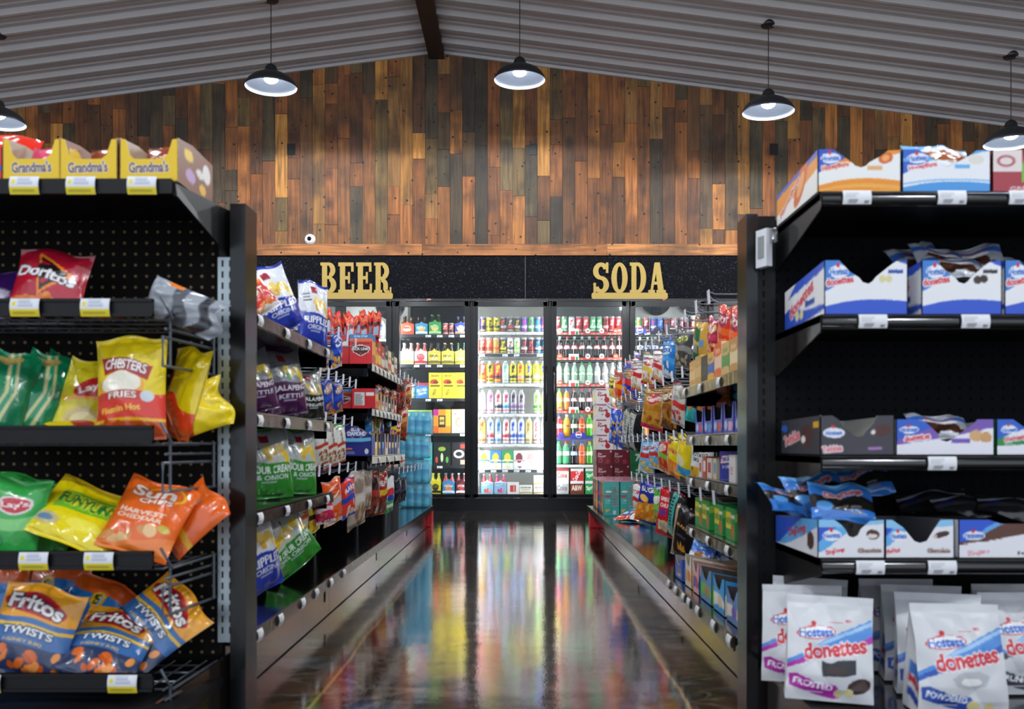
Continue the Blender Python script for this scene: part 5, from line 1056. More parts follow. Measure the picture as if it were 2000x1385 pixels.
row(1, 6, YR[6], [(q6(603), 25, 927, 'six', (sg('e8503a'), 'e84858', 'e8e8ec'), 'blue carrier of red bottles'), (q6(685), 25, 927, 'six', (sg('d84070'), 'e8407a', 'e8e8ec'), 'blue carrier of pink bottles'),
    (q6(763), 23, 942, 'box', ('f0ece8', [('r', .25, .2, .75, .75, 'd0302c'), ('r', .35, .25, .4, .7, 'f0ece8'), ('r', .55, .25, .6, .7, 'f0ece8')], .9, 28), 'white carton with red'), (q6(841), 25, 948, 'box', cut('LIME MARGARITA'), 'cream lettered carton'), (q6(930), 26, 948, 'box', cut('WHITE RUSSIAN'), 'rightmost cream carton')], 'drink cartons in the middle cooler door')
zc = Z_at(948, YC); o = link('drink_carton', box_mesh('drink_carton', cut('LIME MARGARITA'), .13, .10, .2, top='efe9dc', side='efe9dc')); o.location = (X_at(q6(930), YC), YC + .01, zc + .001); tag(o, 'cream carton stacked on the rightmost one, bottom of middle cooler door', 'carton')
# ---- door right of BEER
YRb = [653, 711.5, 778, 846, 909, 965]
rack(0, YRb, ['1e2022'] * 6, dark=True)
def sa(bg, a, b_, w_): return Art(bg, [('e', .5, .45, .3, .22, a), ('w', (.05, .1, .05), (.2, .28, .2), b_), ('t', w_, .5, .52, .7, .16, b_, 0, bg)], .95, 34)
row(0, 0, YRb[0], [(q6(112), 27, 617, 'six', (sa('d8502f', 'f4d8c8', 'c83a20', 'SIERRA'), '6a3a1a', '302018'), 'red orange carrier'), (q6(199), 25, 617, 'six', (sa('2a98c8', 'e8b040', 'f0f0e8', 'KONA'), '4a2a14', '281c14'), 'sky blue carrier'), (q6(282), 25, 612, 'six', (sa('2a9a4a', 'e0d880', 'c8e0a0', 'IPA'), '2a3a1a', '38a040'), 'green carrier'),
    (q6(345), 12, 630, 'can', 'b83a30|e8d0c8|2a2424', 'dark red can'), (q6(382), 12, 630, 'can', '8a2a28|e8c8c0|2a2424', 'maroon can'), (q6(441), 24, 616, 'six', (sa('2a48a8', 'f0e8e0', 'e89040', 'MOON'), '3a2a20', '3858c8'), 'dark blue carrier')], 'carriers and cans in the beer cooler')
row(0, 1, YRb[1], [(q6(111), 27, 668, 'six', (sa('f2efe4', 'e8e0c0', 'd8b848', 'ORCHARD'), 'e8c8b8', 'f0e8e8'), 'white carrier'), (q6(195), 26, 668, 'six', (sa('f2e8e4', 'e05050', 'd03838', 'Angry'), 'd86a5a', 'd8c0c0'), 'white and red carrier'),
    (q6(278), 26, 668, 'six', (sa('ecd04a', 'f0e090', '7a6a20', 'IPA'), '302a1a', '302a1a'), 'yellow carrier'), (q6(361), 26, 668, 'six', (sa('ecd44a', 'f0e090', '88782a', 'IPA'), '302a1a', 'e0c850'), 'yellow carrier'), (q6(441), 24, 668, 'six', (sa('f0dc5a', 'f8ee90', '98882a', 'ALE'), '2a4a2a', '2a6a3a'), 'yellow carrier')], 'carriers and cans in the beer cooler')
yel = Art('f0d832', [('t', 'MARGARITA', .5, .88, .6, .05, '6a5a18'), ('e', .4, .66, .3, .09, 'd84a28', 12), ('e', .55, .63, .2, .06, '7a2a18'), ('r', .15, .47, .85, .51, '3a341a'), ('t', 'FIESTA', .45, .25, .5, .09, '8a7a20', 70)], .5, 30)
row(0, 2, YRb[2], [(q6(104), 12, 748, 'can', 'eef4ec|58b848|d8ecd0', 'white and green can'), (q6(142), 12, 748, 'can', 'eef4ec|68c050|a8dc90', 'white and lime can'), (q6(202), 25, 747, 'box', ('3a86c8', [('r', 0, .84, 1, 1, 'c03a48'), ('t', 'BLUES', .5, .55, .8, .2, 'f0f0f4', 10), ('t', 'CREAM', .5, .32, .7, .16, 'f0f0f4', 10)], .8, 34), 'blue carton'),
    (q6(284), 25.5, 727, 'box', yel, 'tall yellow carton'), (q6(366), 25.5, 727, 'box', yel, 'tall yellow carton'), (q6(443), 23, 727, 'box', yel, 'tall yellow carton')], 'cartons in the beer cooler')
row(0, 3, YRb[3], [(q6(185), 50, 800, 'box', ('e8ecd8', [('r', 0, .8, 1, 1, '98b840'), ('e', .5, .4, .2, .2, 'c8d890')], 1.2, 30), 'pale green carton'), (q6(326), 34, 799, 'box', ('ee9a30', [('r', 0, .75, .3, 1, 'c8389a'), ('r', .7, .3, 1, 1, 'f0c048'), ('r', .3, .25, .7, .75, '38332a'), ('r', .36, .35, .64, .7, 'f0c868'), ('t', 'HARD', .5, .52, .26, .12, '2a241c'), ('r', 0, 0, .3, .3, 'e86a28')], .78, 44), 'orange pink carton'), (q6(430), 29, 799, 'box', ('f4d8b8', [('e', .5, .45, .22, .2, 'd8885a'), ('e', .5, .45, .16, .14, 'f4e4d0'), ('t', 'Juicy', .5, .82, .6, .1, 'c86a3a')], .7, 34), 'cream carton')], 'cartons in the beer cooler')
row(0, 4, YRb[4], [(q6(240), 16, 864, 'box', ('38b4b4', [('e', .6, .6, .3, .16, 'e8d840')], .5, 20), 'teal carton'), (q6(326), 34, 864, 'box', ('20241f', [('e', .5, .72, .22, .1, '98b848'), ('e', .2, .25, .08, .14, 'c84838'), ('e', .5, .35, .08, .2, 'c8e0b0'), ('e', .8, .25, .08, .14, '58a848')], .78, 40), 'black carton'), (q6(430), 29, 864, 'box', ('282426', [('e', .5, .5, .36, .18, 'e8e4e0'), ('e', .5, .5, .22, .1, '2a2628'), ('r', .6, .75, .95, .92, 'c83a30'), ('r', .6, .05, .95, .25, 'd88a78')], .68, 40), 'black and white carton')], 'cartons in the beer cooler')
row(0, 5, YRb[5], [(q6(285), 22, 925, 'six', (sa('e8d828', '3a2a1a', '2a2218', 'mikes'), 'd8d040', 'e0d848'), 'yellow carrier'), (q6(366), 25, 925, 'six', (sa('3a88c0', 'e8824a', 'f0f0f0', 'Cayman'), 'b84a3a', '4a98d8'), 'blue peach carrier'), (q6(443), 22, 925, 'six', (sa('4a1a20', 'a03a40', 'e8dcdc', 'JACK'), '8a2a2a', 'd8d0d0'), 'dark red carrier')], 'carriers and cans in the beer cooler')
# ---- doors under SODA
YRd = [648, 697.5, 749, 801, 853, 907, 965]
rack(2, YRd, ['c8402f', 'c8402f', 'c8402f', 'c8402f', '4a48a8', 'e8e8dc', '2a2c2e'], word='ICE COLD', tags=False)
R_, G_ = 'cc2a2c|f0e8e8|a01c22', '3aa85a|f0f8f0|e8f4e8'
row(2, 0, YRd[0], [(q7(c), 12.6, 617, 'can', k, d) for c, k, d in ((140, R_, 'red cola can'), (202, G_, 'green lime can'), (270, 'e4e2e0|c82a30|b0b0b0', 'silver and red can'), (336, R_, 'red cola can'), (403, R_, 'red cola can'), (468, G_, 'green and white can'), (528, G_, 'green and white can'), (588, 'a82828|301818|e8c8c8', 'dark red can'), (645, R_, 'red cola can'), (703, R_, 'red cola can'))], 'soda cans in the cooler')
P_ = '1c120e|c83028|c0c8c4'; PR = '1c120e|d03a30|d02c28'
row(2, 1, YRd[1], [(q7(160 + 69 * i), 12.4, 656, 'pet', k, 'cola bottle') for i, k in enumerate(('2a1412|c02860|d0d4d0', '1c120e|c83a60|d83030', P_, P_, '1c120e|2a2426|b0b8b4', PR, PR, '501a14|a02a20|802018', PR))], 'soda bottles in the cooler')
row(2, 2, YRd[2], [(q7(155 + 71 * i), 12.4, 707, 'pet', k, d) for i, (k, d) in enumerate((('cfe4cf|58b878|48c068', 'clear lime bottle'), ('a8c4ac|38a858|d0d8d0', 'clear lime bottle'), ('9ab89e|3aa85a|d0dcd0', 'green label bottle'), ('a8ccac|3aa85a|38b858', 'green capped bottle'), ('a8ccac|40b060|38b858', 'green capped bottle'), ('c4cac8|e8e4e2|e8e8e8', 'clear bottle'), ('c0c4c2|d8a8a0|e8e8e8', 'clear bottle'), ('c8ccca|e0dcd8|e8e8e8', 'clear bottle'), ('d4d8d4|e4e4e0|f0f0f0', 'clear bottle')))], 'soda bottles in the cooler')
row(2, 3, YRd[3], [(q7(155 + 70 * i), 13, 758, 'pet', k, d) for i, (k, d) in enumerate((('d8d038|e8e048|48b860', 'yellow soda bottle'), ('e88030|e89850|3868c8', 'orange soda bottle'), ('241410|7a2028|b84040', 'cola bottle'), ('241410|e8d8c0|c84040', 'cola bottle'), ('3a1a20|d890a0|c85058', 'cherry cola bottle'), ('241410|c83028|c84040', 'cola bottle'), ('241410|c83028|c84040', 'cola bottle'), ('e88030|e89850|e89850', 'orange soda bottle')))], 'soda bottles in the cooler')
row(2, 4, YRd[4], [(q7(155 + 70 * i), 14.5, 809, 'pet', k, d) for i, (k, d) in enumerate((('c82430|e8e0e8|4858c8', 'red soda bottle'), ('f0a828|f4c060|f0f0e8', 'amber soda bottle'), ('2a3a28|c8d0b8|38a858', 'dark green bottle'), ('d84a1c|f0c890|38b858', 'orange soda bottle'), ('58b838|e8d830|e8d020', 'green yellow bottle'), ('b8c838|e8d830|e8d020', 'lime soda bottle')))], 'soda bottles in the cooler')
row(2, 5, YRd[5], [(1091 + 15.2 * i, 14.5, 862, 'pet', k, d) for i, (k, d) in enumerate((('48a868|a8dcb8|48b868', 'green soda bottle'), ('50a870|e0f0e0|d84a30', 'green red capped bottle'), ('1a1418|4890d0|4858c8', 'cola bottle'), ('e0642c|f0a880|3858d0', 'orange soda bottle'), ('48a028|b8d838|d8c020', 'lime soda bottle'), ('48a028|b8d838|38a040', 'lime soda bottle')))], 'soda bottles in the cooler')
def twelve(bg, w_, c, out=None, ang=0): return Art(bg, [('w', (.8, .84, .8), (1, 1, 1), 'e8e0e0' if bg != 'ece8e6' else 'c83a38'), ('t', w_, .5, .48, .8, .42, c, ang, out)], 1.25, 40)
row(2, 6, YRd[6], [(1098, 25, 940, 'box', twelve('b8b4b4', 'Coke', '7a7678'), 'grey twelve pack'), (1127, 26, 940, 'box', twelve('7a3a20', 'A&W', 'f0e4d8', 'b8602c'), 'brown root beer twelve pack'), (1156, 26, 940, 'box', twelve('2a9a4c', 'Sprite', 'f0f4f0', None, 8), 'green twelve pack'), (1186, 26, 940, 'box', twelve('c82a2c', 'Coke', 'f4f0f0'), 'red twelve pack')], 'twelve packs in the cooler')
for x, a, d in ((1098, twelve('ece8e6', 'Coke', 'cc3430'), 'white'), (1127, twelve('cc2a28', 'Coca-Cola', 'f4f0f0', None, 60), 'red'), (1156, twelve('2a9a4c', 'Sprite', 'f0f4f0', None, 8), 'green')):
    o = link('drink_carton', box_mesh('drink_carton', a, .128, .125, .26, top=a.bg, side=a.bg)); o.location = (X_at(x, YC), YC + .004, Z_at(940, YC) + .001); tag(o, '%s twelve pack stacked on another, bottom of the cooler left under SODA' % d, 'carton', 'twelve packs in the cooler')
rack(3, YRd[:5], ['1c1e22'] * 5)
row(3, 0, YRd[0], [(q7(c), 12.6, 618.5, 'can', k, d) for c, k, d in ((850, '48b848|f0f0e8|e8e8e8', 'green can'), (897, '58b048|d83a30|e8e8e8', 'green and red can'), (965, 'b82a30|f0e8e8|3a2024', 'red and white can'), (1033, '2050b8|d83a40|f0f0f4', 'blue can with round logo'), (1095, '2858c0|a8c8f0|2858c0', 'blue can'), (1152, '2a2420|c83030|503028', 'black can'), (1215, 'b02a34|e8e0e0|802028', 'red can'), (1290, '58202c|c8a8a8|8a2a3a', 'maroon can'), (1340, '2a2226|903040|58202c', 'dark can'), (1400, '88242c|f0e8e0|d04a40', 'red and cream can'), (1450, 'e8e0d8|c83a30|d8604a', 'pale red can'))], 'soda cans in the cooler')
PP = '1a1214|f0f0f4|c0c8cc|2858c0'
row(3, 1, YRd[1], [(q7(840 + 70 * i), 12.4, 657, 'pet', ('1a1214|2848b0|c0c8cc' if i in (4, 6) else PP) if i < 4 else '1a1214|2848b0|3858c8', 'cola bottle') for i in range(9)], 'soda bottles in the cooler')
for ri in (2, 3, 4):
    row(3, ri, YRd[ri], [(q7(840 + 70 * i), 13, YRd[ri] - 42, 'pet', ('1a1214|2848b0|3858c8', '48a028|b8d838|38a040', 'e0642c|f0a880|3858d0', '1a1214|a02a30|c0c0c0')[(i + ri) % 4], 'soda bottle') for i in range(5)], 'soda bottles in the cooler')
def shelf_disc(x, y, w_, h, c1, c2, c3, lab, word=None):
    t = thing('shelf_sign', lab, 'sign', (X_at(x, YC), YC - .022, Z_at(y, YC))); W = w_ / 196.; H = h / 196.
    mb = MB(); pts = [(W * .5 * math.cos(a), H * math.sin(a) * .9 + .0) for a in np.linspace(0, PI, 19)]; mb.prism(pts, -.004, 0, c1); part('backing', mb, 'print_tag', t)
    mb = MB()
    pts = [(H * .42 * math.cos(a), H * .45 + H * .42 * math.sin(a)) for a in np.linspace(0, 2 * PI, 23)[:-1]]; mb.prism(pts, -.007, -.004, c2)
    mb.prism([(H * .36 * math.cos(a), H * .45 + H * .36 * math.sin(a)) for a in np.linspace(.3, PI - .3, 12)], -.008, -.007, c3)
    if word is None: mb.prism([(H * .36 * math.cos(a), H * .45 + H * .36 * math.sin(a)) for a in np.linspace(PI + .3, 2 * PI - .3, 12)], -.008, -.007, '2848b0')
    part('roundel', mb, 'print_tag', t)
shelf_disc(1130, 856, 34, 15, '3a38a0', 'f0f0f4', 'd83a40', 'blue rounded shelf sign with a red white blue roundel, door left under SODA')
shelf_disc(1096, 856, 14, 14, '4a3a88', '4a3a88', '5a4a98', 'plain purple rounded shelf sign beside the roundel sign', 'x')
shelf_disc(1249, 652, 28, 15, '4a48b0', 'e8e8f4', 'd83a40', 'violet blue shelf sign with roundel, door right under SODA')
shelf_disc(1283, 652, 16, 15, '20223a', '20223a', '3a3c58', 'small black rounded shelf sign right of the violet sign', 'x')
shelf_disc(1312, 652, 16, 15, '16161a', '16161a', 'e8e8e8', 'small black price sign, right of the other black sign', 'x')
shelf_disc(1243, 701, 14, 15, '4a3a88', '4a3a88', 'e8e8f0', 'purple price sign on the second row, door right under SODA', 'x')
# ---- door behind the jerky
rack(-1, [661, 712, 778], ['d8d8d4'] * 3)
row(-1, 0, 661, [(700 + 11.5 * i, 11, 626, 'alu', ('e8eaf0|b8c0d0|c8ccd8', '3a78c8|d8e4f4|a8c4e8', 'e8eaf0|b8c0d0|c8ccd8', '2a60b8|e8eef4|4a88d0', 'e8eaf0|3a70c0|c8ccd8')[i], 'pale tall can') for i in range(5)], 'pale cans behind the jerky')
# ================================================================== AISLE STOCK
def hook_row(sg, xt, z, ys, xb, rowname, grp):
    rod = MB(); L_ = abs(xb - xt); rod.tube([(0, 0, 0), (0, L_ * .93, -.004), (0, L_ * .97, .004), (0, L_, .018)], .0028, 6); rod.tube([(0, 0, .022), (0, L_ * .96, .024), (0, L_ * .99, .03)], .002, 5); rod.box(-.02, .02, -.006, .0, -.02, .03)
    rm = rod.mesh('rod', 'hook_wire', True); tm = MB(); tm.box(-.016, .016, -.002, 0, -.008, .036); tg = tm.mesh('tag_holder', 'hook_tag')
    n = len(ys)
    for i, y in enumerate(ys):
        t = thing('peg_hook', '%s, %s hook from the near end' % (rowname, nth(i)), 'peg hook', (sg * xb, y, z), sg * PI / 2, grp)
        link('rod', rm, t); o = link('tag_holder', tg, t); o.location = (0, L_ + .002, .0); o.rotation_euler = (math.radians(-4), 0, 0)
def hook_fix(): pass
def ys(a, b, n): return [a + (b - a) * i / (n - 1) for i in range(n)]
hook_row(1, .60, 1.095, ys(3.08, 6.6, 17), 1.03, 'top row peg hook on the right', 'peg hooks on the right gondola')
hook_row(1, .62, .905, ys(3.70, 6.9, 14), 1.03, 'second row peg hook on the right', 'peg hooks on the right gondola')
hook_row(1, .62, .665, ys(3.70, 5.9, 12), 1.03, 'third row peg hook on the right', 'peg hooks on the right gondola')
hook_row(1, .60, .465, ys(3.0, 5.2, 11), 1.03, 'lowest row peg hook on the right', 'peg hooks on the right gondola')
hook_row(-1, .76, 1.10, ys(3.86, 4.5, 4), 1.07, 'top row peg hook on the left', 'peg hooks on the left gondola')
hook_row(-1, .76, .91, ys(3.70, 4.5, 6), 1.07, 'second row peg hook on the left', 'peg hooks on the left gondola')
hook_row(-1, .76, .735, ys(3.80, 4.4, 4), 1.07, 'third row peg hook on the left', 'peg hooks on the left gondola')
hook_row(-1, .76, .53, ys(3.68, 4.5, 5), 1.07, 'lowest row peg hook on the left', 'peg hooks on the left gondola')
hook_row(-1, .74, .54, ys(4.65, 5.7, 7), 1.07, 'peg hook under the blue nut boxes on the left', 'peg hooks on the left gondola')
hook_row(-1, .72, .475, ys(5.8, 7.1, 7), 1.07, 'low far peg hook on the left', 'peg hooks on the left gondola')
hook_row(-1, .72, 1.06, ys(5.85, 6.9, 6), 1.07, 'high far peg hook on the left', 'peg hooks on the left gondola')

def gbag(bg, a1, a2, food, word='', wc='f4f0ea', n=40, asp=.72, ang=8):
    ops = [('w', (.42, .5, .44), (.56, .66, .6), a1), ('w', (0, .03, 0), (.12, .16, .1), a2)]
    if food: ops.append(('c', .12, .08, .88, .40, 12, .10, food, len(bg + word)))
    ops += [('e', .5, .76, .34, .12, a2, ang), ('r', 0, .96, 1, 1, a1)]
    if word: ops.append(('t', word, .5, .76, .66, .12, wc, ang, bg))
    return Art(bg, ops, asp, n)
def chips(top, bot, w1, w2, n=60, split=.50, chip=('e8c04a', 'f0d070', 'd8a838')):
    return Art(top, [('r', .36, .80, .52, .90, 'a02a38'), ('x', .1, .68, .34, .82, 3, '6a6a70'), ('c', .35, split - .02, .9, split + .20, 9, .10, list(chip), 3), ('p', [(0, 0), (1, 0), (1, split - .02), (0, split + .03)], bot),
        ('t', w1, .54, split - .09, .84, .11, 'f2f2f4'), ('t', w2, .54, split - .20, .66, .07, 'd8dce4'), ('x', .3, split - .28, .7, split - .24, 1, 'b8bcc8'), ('r', 0, .965, 1, 1, bot)], .74, n)
G = {}
G['ripp'] = chips('dfe2e8', '2138a8', 'RIPPLED', 'ORIGINAL'); G['jal'] = chips('8f9299', '4a1a4c', 'JALAPENO', 'KETTLE', chip=('e8c828', 'f0d838', '4a9a3a')); G['jap'] = chips('8a8c88', '1c1e1a', 'JALAPENO', 'PINEAPPLE', chip=('c8a848', 'd8b858'))
G['jap'].bg = '8a8c88'
G['sour'] = chips('b9bfbc', '2f8a2c', 'SOUR CREAM', '& ONION', chip=('e8c020', 'f0cc38', 'd8b020')); G['owh'] = Art('e6e4e2', [('w', (.1, .2, .1), (.5, .62, .5), 'd83018'), ('w', (.5, .6, .5), (.58, .66, .58), 'f08a28'), ('t', 'HOT', .5, .4, .5, .14, 'f0e8e0', 0, 'a01c10'), ('c', .2, .06, .8, .2, 6, .1, ['e87830', 'f09848'], 4), ('r', 0, .95, 1, 1, '2848b8')], .74, 50)
G['blue'] = gbag('1c3a9c', '2850c0', 'e8e8ec', ['f0a830', 'e89028', 'f8c850'], 'MIX', '1c3a9c'); G['nuts'] = gbag('203c98', '2a50b8', 'c88a40', ['c87028', 'b85c20', 'e8a048'], 'NUTS')
G['wnut'] = Art('dcdad2', [('r', 0, .92, 1, 1, '2a7a3a'), ('t', 'SAHALE', .5, .72, .6, .07, '4a4438', 90), ('w', (.48, .52, .48), (.56, .6, .56), 'c04030'), ('c', .2, .12, .8, .44, 12, .10, ['a86030', 'c07840', '8a4a24'], 5), ('w', (0, 0, 0), (.05, .06, .05), 'b83a30')], .5, 34)
G['pur'] = gbag('5a2a8a', 'e8c828', 'e8d840', ['e8a030', 'c87028'], 'GUM'); G['owc'] = gbag('e8e0d8', 'e87028', 'd84a20', ['f09a50'], 'SOUR'); G['yel'] = gbag('ecd428', '2a2a2a', 'f4e860', ['e89a30'], 'PB', '2a2a2a'); G['cand'] = gbag('c82050', 'd8c8c8', 'e8e0e0', ['a83848', 'd85868'], 'CHEWY', 'c02040')
G['oran'] = gbag('e85a20', 'b8b0ac', 'f0d8c8', ['d84a18', 'f0a868'], 'REESES', 'c83a10'); G['rbl'] = gbag('d83a2c', '2848b0', '3858c0', ['e8c8b8'], 'BARS'); G['clr'] = gbag('b8aca0', 'd0c8c0', '8a7868', ['8a6848', 'a88058'], ''); G['dkr'] = gbag('5a2018', 'a82820', '301410', ['8a4030'], ''); G['ryl'] = gbag('8a1c18', 'e8b828', 'b83028', ['4a2818'], 'BEEF'); G['gwb'] = Art('e8eae8', [('w', (0, 0, 0), (.16, .2, .16), '28a048'), ('e', .5, .6, .34, .14, 'd83030'), ('e', .5, .44, .3, .12, '2848a8'), ('w', (.26, .3, .26), (.36, .4, .36), '38a850')], .6, 30)
G['blk'] = gbag('18181e', '3a3a58', '303040', None, ''); G['brn'] = gbag('8a4020', 'c8904a', 'b82820', ['6a3018', 'a8602c'], 'JERKY'); G['takr'] = gbag('d8381c', 'e86a28', '8a2058', ['e89040'], 'HOT'); G['mag'] = gbag('a81848', 'c83a60', 'e8c850', ['d8a850', 'f0d080'], 'SEL'); G['ygr'] = Art('d8a848', [('p', [(.1, .1), (.6, .05), (.6, .45), (.1, .4)], '1f6a3c'), ('p', [(.2, .55), (.62, .52), (.6, .8), (.25, .82)], '1f6a3c'), ('r', .1, .28, .5, .46, '9a948a'), ('r', .58, .42, .82, .56, '6a98c8'), ('w', (.9, .95, .9), (1, 1, 1), '6a3a1c')], .68, 44)
G['gry'] = gbag('4a4846', '8a8a86', '6a6862', ['a89a80'], 'GO', 'c8d838'); G['sky'] = gbag('2a80d0', '48a0e8', 'd8e8f4', ['e8e8ec'], 'COOL', '1858a8'); G['whr'] = gbag('ecebe8', 'd02c30', 'c82830', ['e8a868', 'f0b878'], 'PIES', 'f4f0ec'); G['why'] = gbag('e8e6e0', 'e8c040', 'd84030', ['e8a040', 'd88830'], 'MINI'); G['bch'] = gbag('1c38b8', 'd83028', 'e89830', ['c87a30', 'e09a48', 'b86824'], 'CHIPS', 'f0d040')
G['rora'] = gbag('d83820', 'e8a028', 'f0c848', ['e87828'], 'CORN'); G['gold'] = gbag('c89030', 'b87820', 'c82858', ['a86028', 'c88038', '8a4c1c'], 'Giants', 'f4f0f4'); G['gbr'] = gbag('b07828', '8a5018', '4a2a14', ['6a3818', '8a5020'], 'SEED'); G['wre'] = gbag('c8c4c0', 'c83020', 'a8a8a8', ['b83828', 'd85a38'], 'TAJ'); G['teal'] = Art('38b0b0', [('r', 0, .45, 1, 1, '2c1618'), ('c', .1, .35, .9, .68, 12, .11, ['b87838', 'c88a48', 'a86428'], 5), ('t', 'SWEETS', .5, .86, .7, .08, '48c8c8', 8)], .8, 44)
G['orp'] = Art('e85a1c', [('t', 'PIECES', .5, .84, .8, .13, 'e8d828', 0, '3a1a0a'), ('t', 'DIPPED', .5, .62, .5, .09, 'f4e4d8'), ('c', .2, .1, .8, .35, 5, .13, ['b8703a', '8a4a24'], 3)], .8, 40); G['dkb'] = gbag('241a26', '3a3040', '48a0b0', None, ''); G['bdot'] = Art('2450c0', [('c', .05, .05, .95, .9, 26, .09, ['d8a840', '1c2030', 'c89838'], 6)], .6, 36); G['bsil'] = Art('1a1c20', [('p', [(.1, .05), (.6, .05), (.7, .95), (.2, .95)], 'a8aaa2'), ('x', .25, .2, .55, .85, 12, '3a3c3e')], .6, 36)
G['blr'] = gbag('78b8e0', 'c82c28', 'e8f0f4', ['e8b038', 'f0c858', 'd89828'], 'CHEX', 'c82828'); G['grr'] = gbag('c83028', '78c038', 'e8d8c8', ['c8823a'], 'HOTS'); G['yel2'] = Art('f0d41c', [('e', .3, .86, .14, .06, 'c83028'), ('t', 'HARVEST', .5, .68, .8, .10, 'c83828', 0, 'f4e880'), ('r', 0, .48, .35, .58, '7a3a98'), ('w', (.0, .0, .0), (.44, .48, .44), 'e88430'), ('c', .2, .05, .9, .4, 9, .1, ['e8a058', 'f0b870'], 3)], .7, 44); G['yel3'] = Art('ecd020', [('e', .5, .44, .3, .12, 'e8e0b0'), ('w', (.08, .12, .08), (.3, .34, .3), '38a0d8'), ('r', .3, .8, .7, .9, 'd8b018')], .7, 40)
G['skin'] = Art('e9e9ea', [('w', (.0, .0, .0), (.34, .42, .36), 'e0b030'), ('c', .1, .03, .9, .34, 14, .09, ['c88028', 'b86420', 'e8a838'], 4), ('t', 'POTATO', .5, .66, .66, .08, '2c2c30', 6), ('t', 'SKINS', .5, .55, .56, .08, '2c2c30', 6), ('r', .2, .80, .3, .84, 'd03028'), ('r', .45, .86, .55, .90, 'd03028'), ('r', .7, .80, .8, .84, 'd03028'), ('t', 'FRIDAYS', .5, .76, .4, .06, '3a3a40', 6)], .8, 64)
G['bugl'] = Art('1a2f9a', [('t', 'BUGLES', .5, .84, .8, .12, 'f2f0f0', 12, '101c60'), ('w', (.0, .05, .1), (.44, .52, .6), 'e08a28'), ('c', .1, .1, .85, .5, 16, .10, ['f0a838', 'e89028', 'd87a20', 'f4bc58'], 4), ('e', .3, .6, .2, .08, 'f4c058'), ('r', .85, .9, 1, 1, 'e8d838')], .62, 56); G['blly'] = gbag('2a60b8', '88b8e0', 'd84a30', ['e8883a', 'f0c890', 'd8e8f4'], '')
G['red2'] = Art('c8202a', [('t', 'SPECIAL', .5, .78, .8, .08, 'f0e4e0', 0), ('t', 'CHUNKS', .5, .66, .7, .08, 'f0e4e0'), ('r', .1, .46, .5, .58, '7a3a98'), ('e', .45, .24, .3, .12, 'c8b898'), ('c', .2, .14, .7, .34, 9, .07, ['a89878', 'd8ccb0'], 3)], .6, 50); G['red1'] = Art('cc2a30', [('t', 'CHEEZ', .5, .6, .8, .12, 'f4f0ec', 0), ('e', .3, .3, .1, .08, 'f0f0f0')], .8, 40); G['tbl'] = Art('1c2426', [('p', [(.2, .1), (.55, .05), (.6, .95), (.3, .95)], '48a8a0'), ('x', .3, .3, .52, .9, 9, '16282a'), ('c', .2, .05, .6, .2, 5, .1, ['c8b888'], 3)], .5, 40)
G['crwn'] = Art('17161a', [('p', [(.35, .2), (.38, .36), (.46, .28), (.52, .40), (.58, .28), (.66, .36), (.68, .2)], 'e0982c'), ('t', 'BLACK', .5, .66, .5, .06, 'e0a040'), ('p', [(0, 0), (.14, 0), (.2, 1), (.06, 1)], 'b09a7c'), ('r', .3, .46, .7, .5, '484448')], .75, 56)
G['wht2'] = gbag('dcdcd8', 'c8283a', 'e8e8e8', ['e8c890'], 'TOP', 'c83040'); G['grn'] = gbag('48a838', '88c848', 'e8e8d8', ['c8a858'], '')
BM = {}
def gm(k, back=None):
    if k not in BM: BM[k] = bag_mesh('bag_' + k, G[k], .15, .15 / (G[k].n / G[k].m), .05, seed=len(BM) + 60, curl=.04, back=back)
    return BM[k]
def bagat(k, name, label, cat, X, Y, zb, W, H, phi, lean=0, roll=0, T=1.0, back=None, grp=None, free=False):
    if name == 'chip_bag': phi += 20; W *= 1.3; H *= 1.02; T = 1.1
    sg = 1 if X > 0 else -1; al = math.atan2(X, Y); me = gm(k, back); o = link(name, me)
    asp = G[k].m / G[k].n; o.scale = (W / .15, T * W / .15, H / (.15 * asp))
    rot = Euler((math.radians(-lean), math.radians(roll), -al - sg * math.radians(phi)))
    Rm = np.array(rot.to_matrix()); co = np.empty(len(me.vertices) * 3); me.vertices.foreach_get('co', co); co = (co.reshape(-1, 3) * np.array(o.scale)) @ Rm.T
    o.rotation_euler = rot; o.location = (X, Y, zb - co[:, 2].min()); return tag(o, label, cat, grp)
def hb(k, x0, x1, y0, y1, X, name, label, cat, roll=0, lean=-8, aspect=.68, maxphi=62, grp=None):
    """a hung bag filling the picture box x0..x1, y0..y1 at distance |X| from the middle of the aisle"""
    xm = (x0 + x1) / 2; Y = F * abs(X) / abs(xm - CX); s = F / Y; H = (y1 - y0) / s; w_ = (x1 - x0) / s
    W = max(H * aspect, w_ * .75); c = min(.94, max(.3, (w_ - .03) / W)); phi = min(maxphi, math.degrees(math.acos(c)))
    return bagat(k, name, label, cat, X, Y, Z_at(y1, Y), W, H, phi, lean, roll, grp=grp)
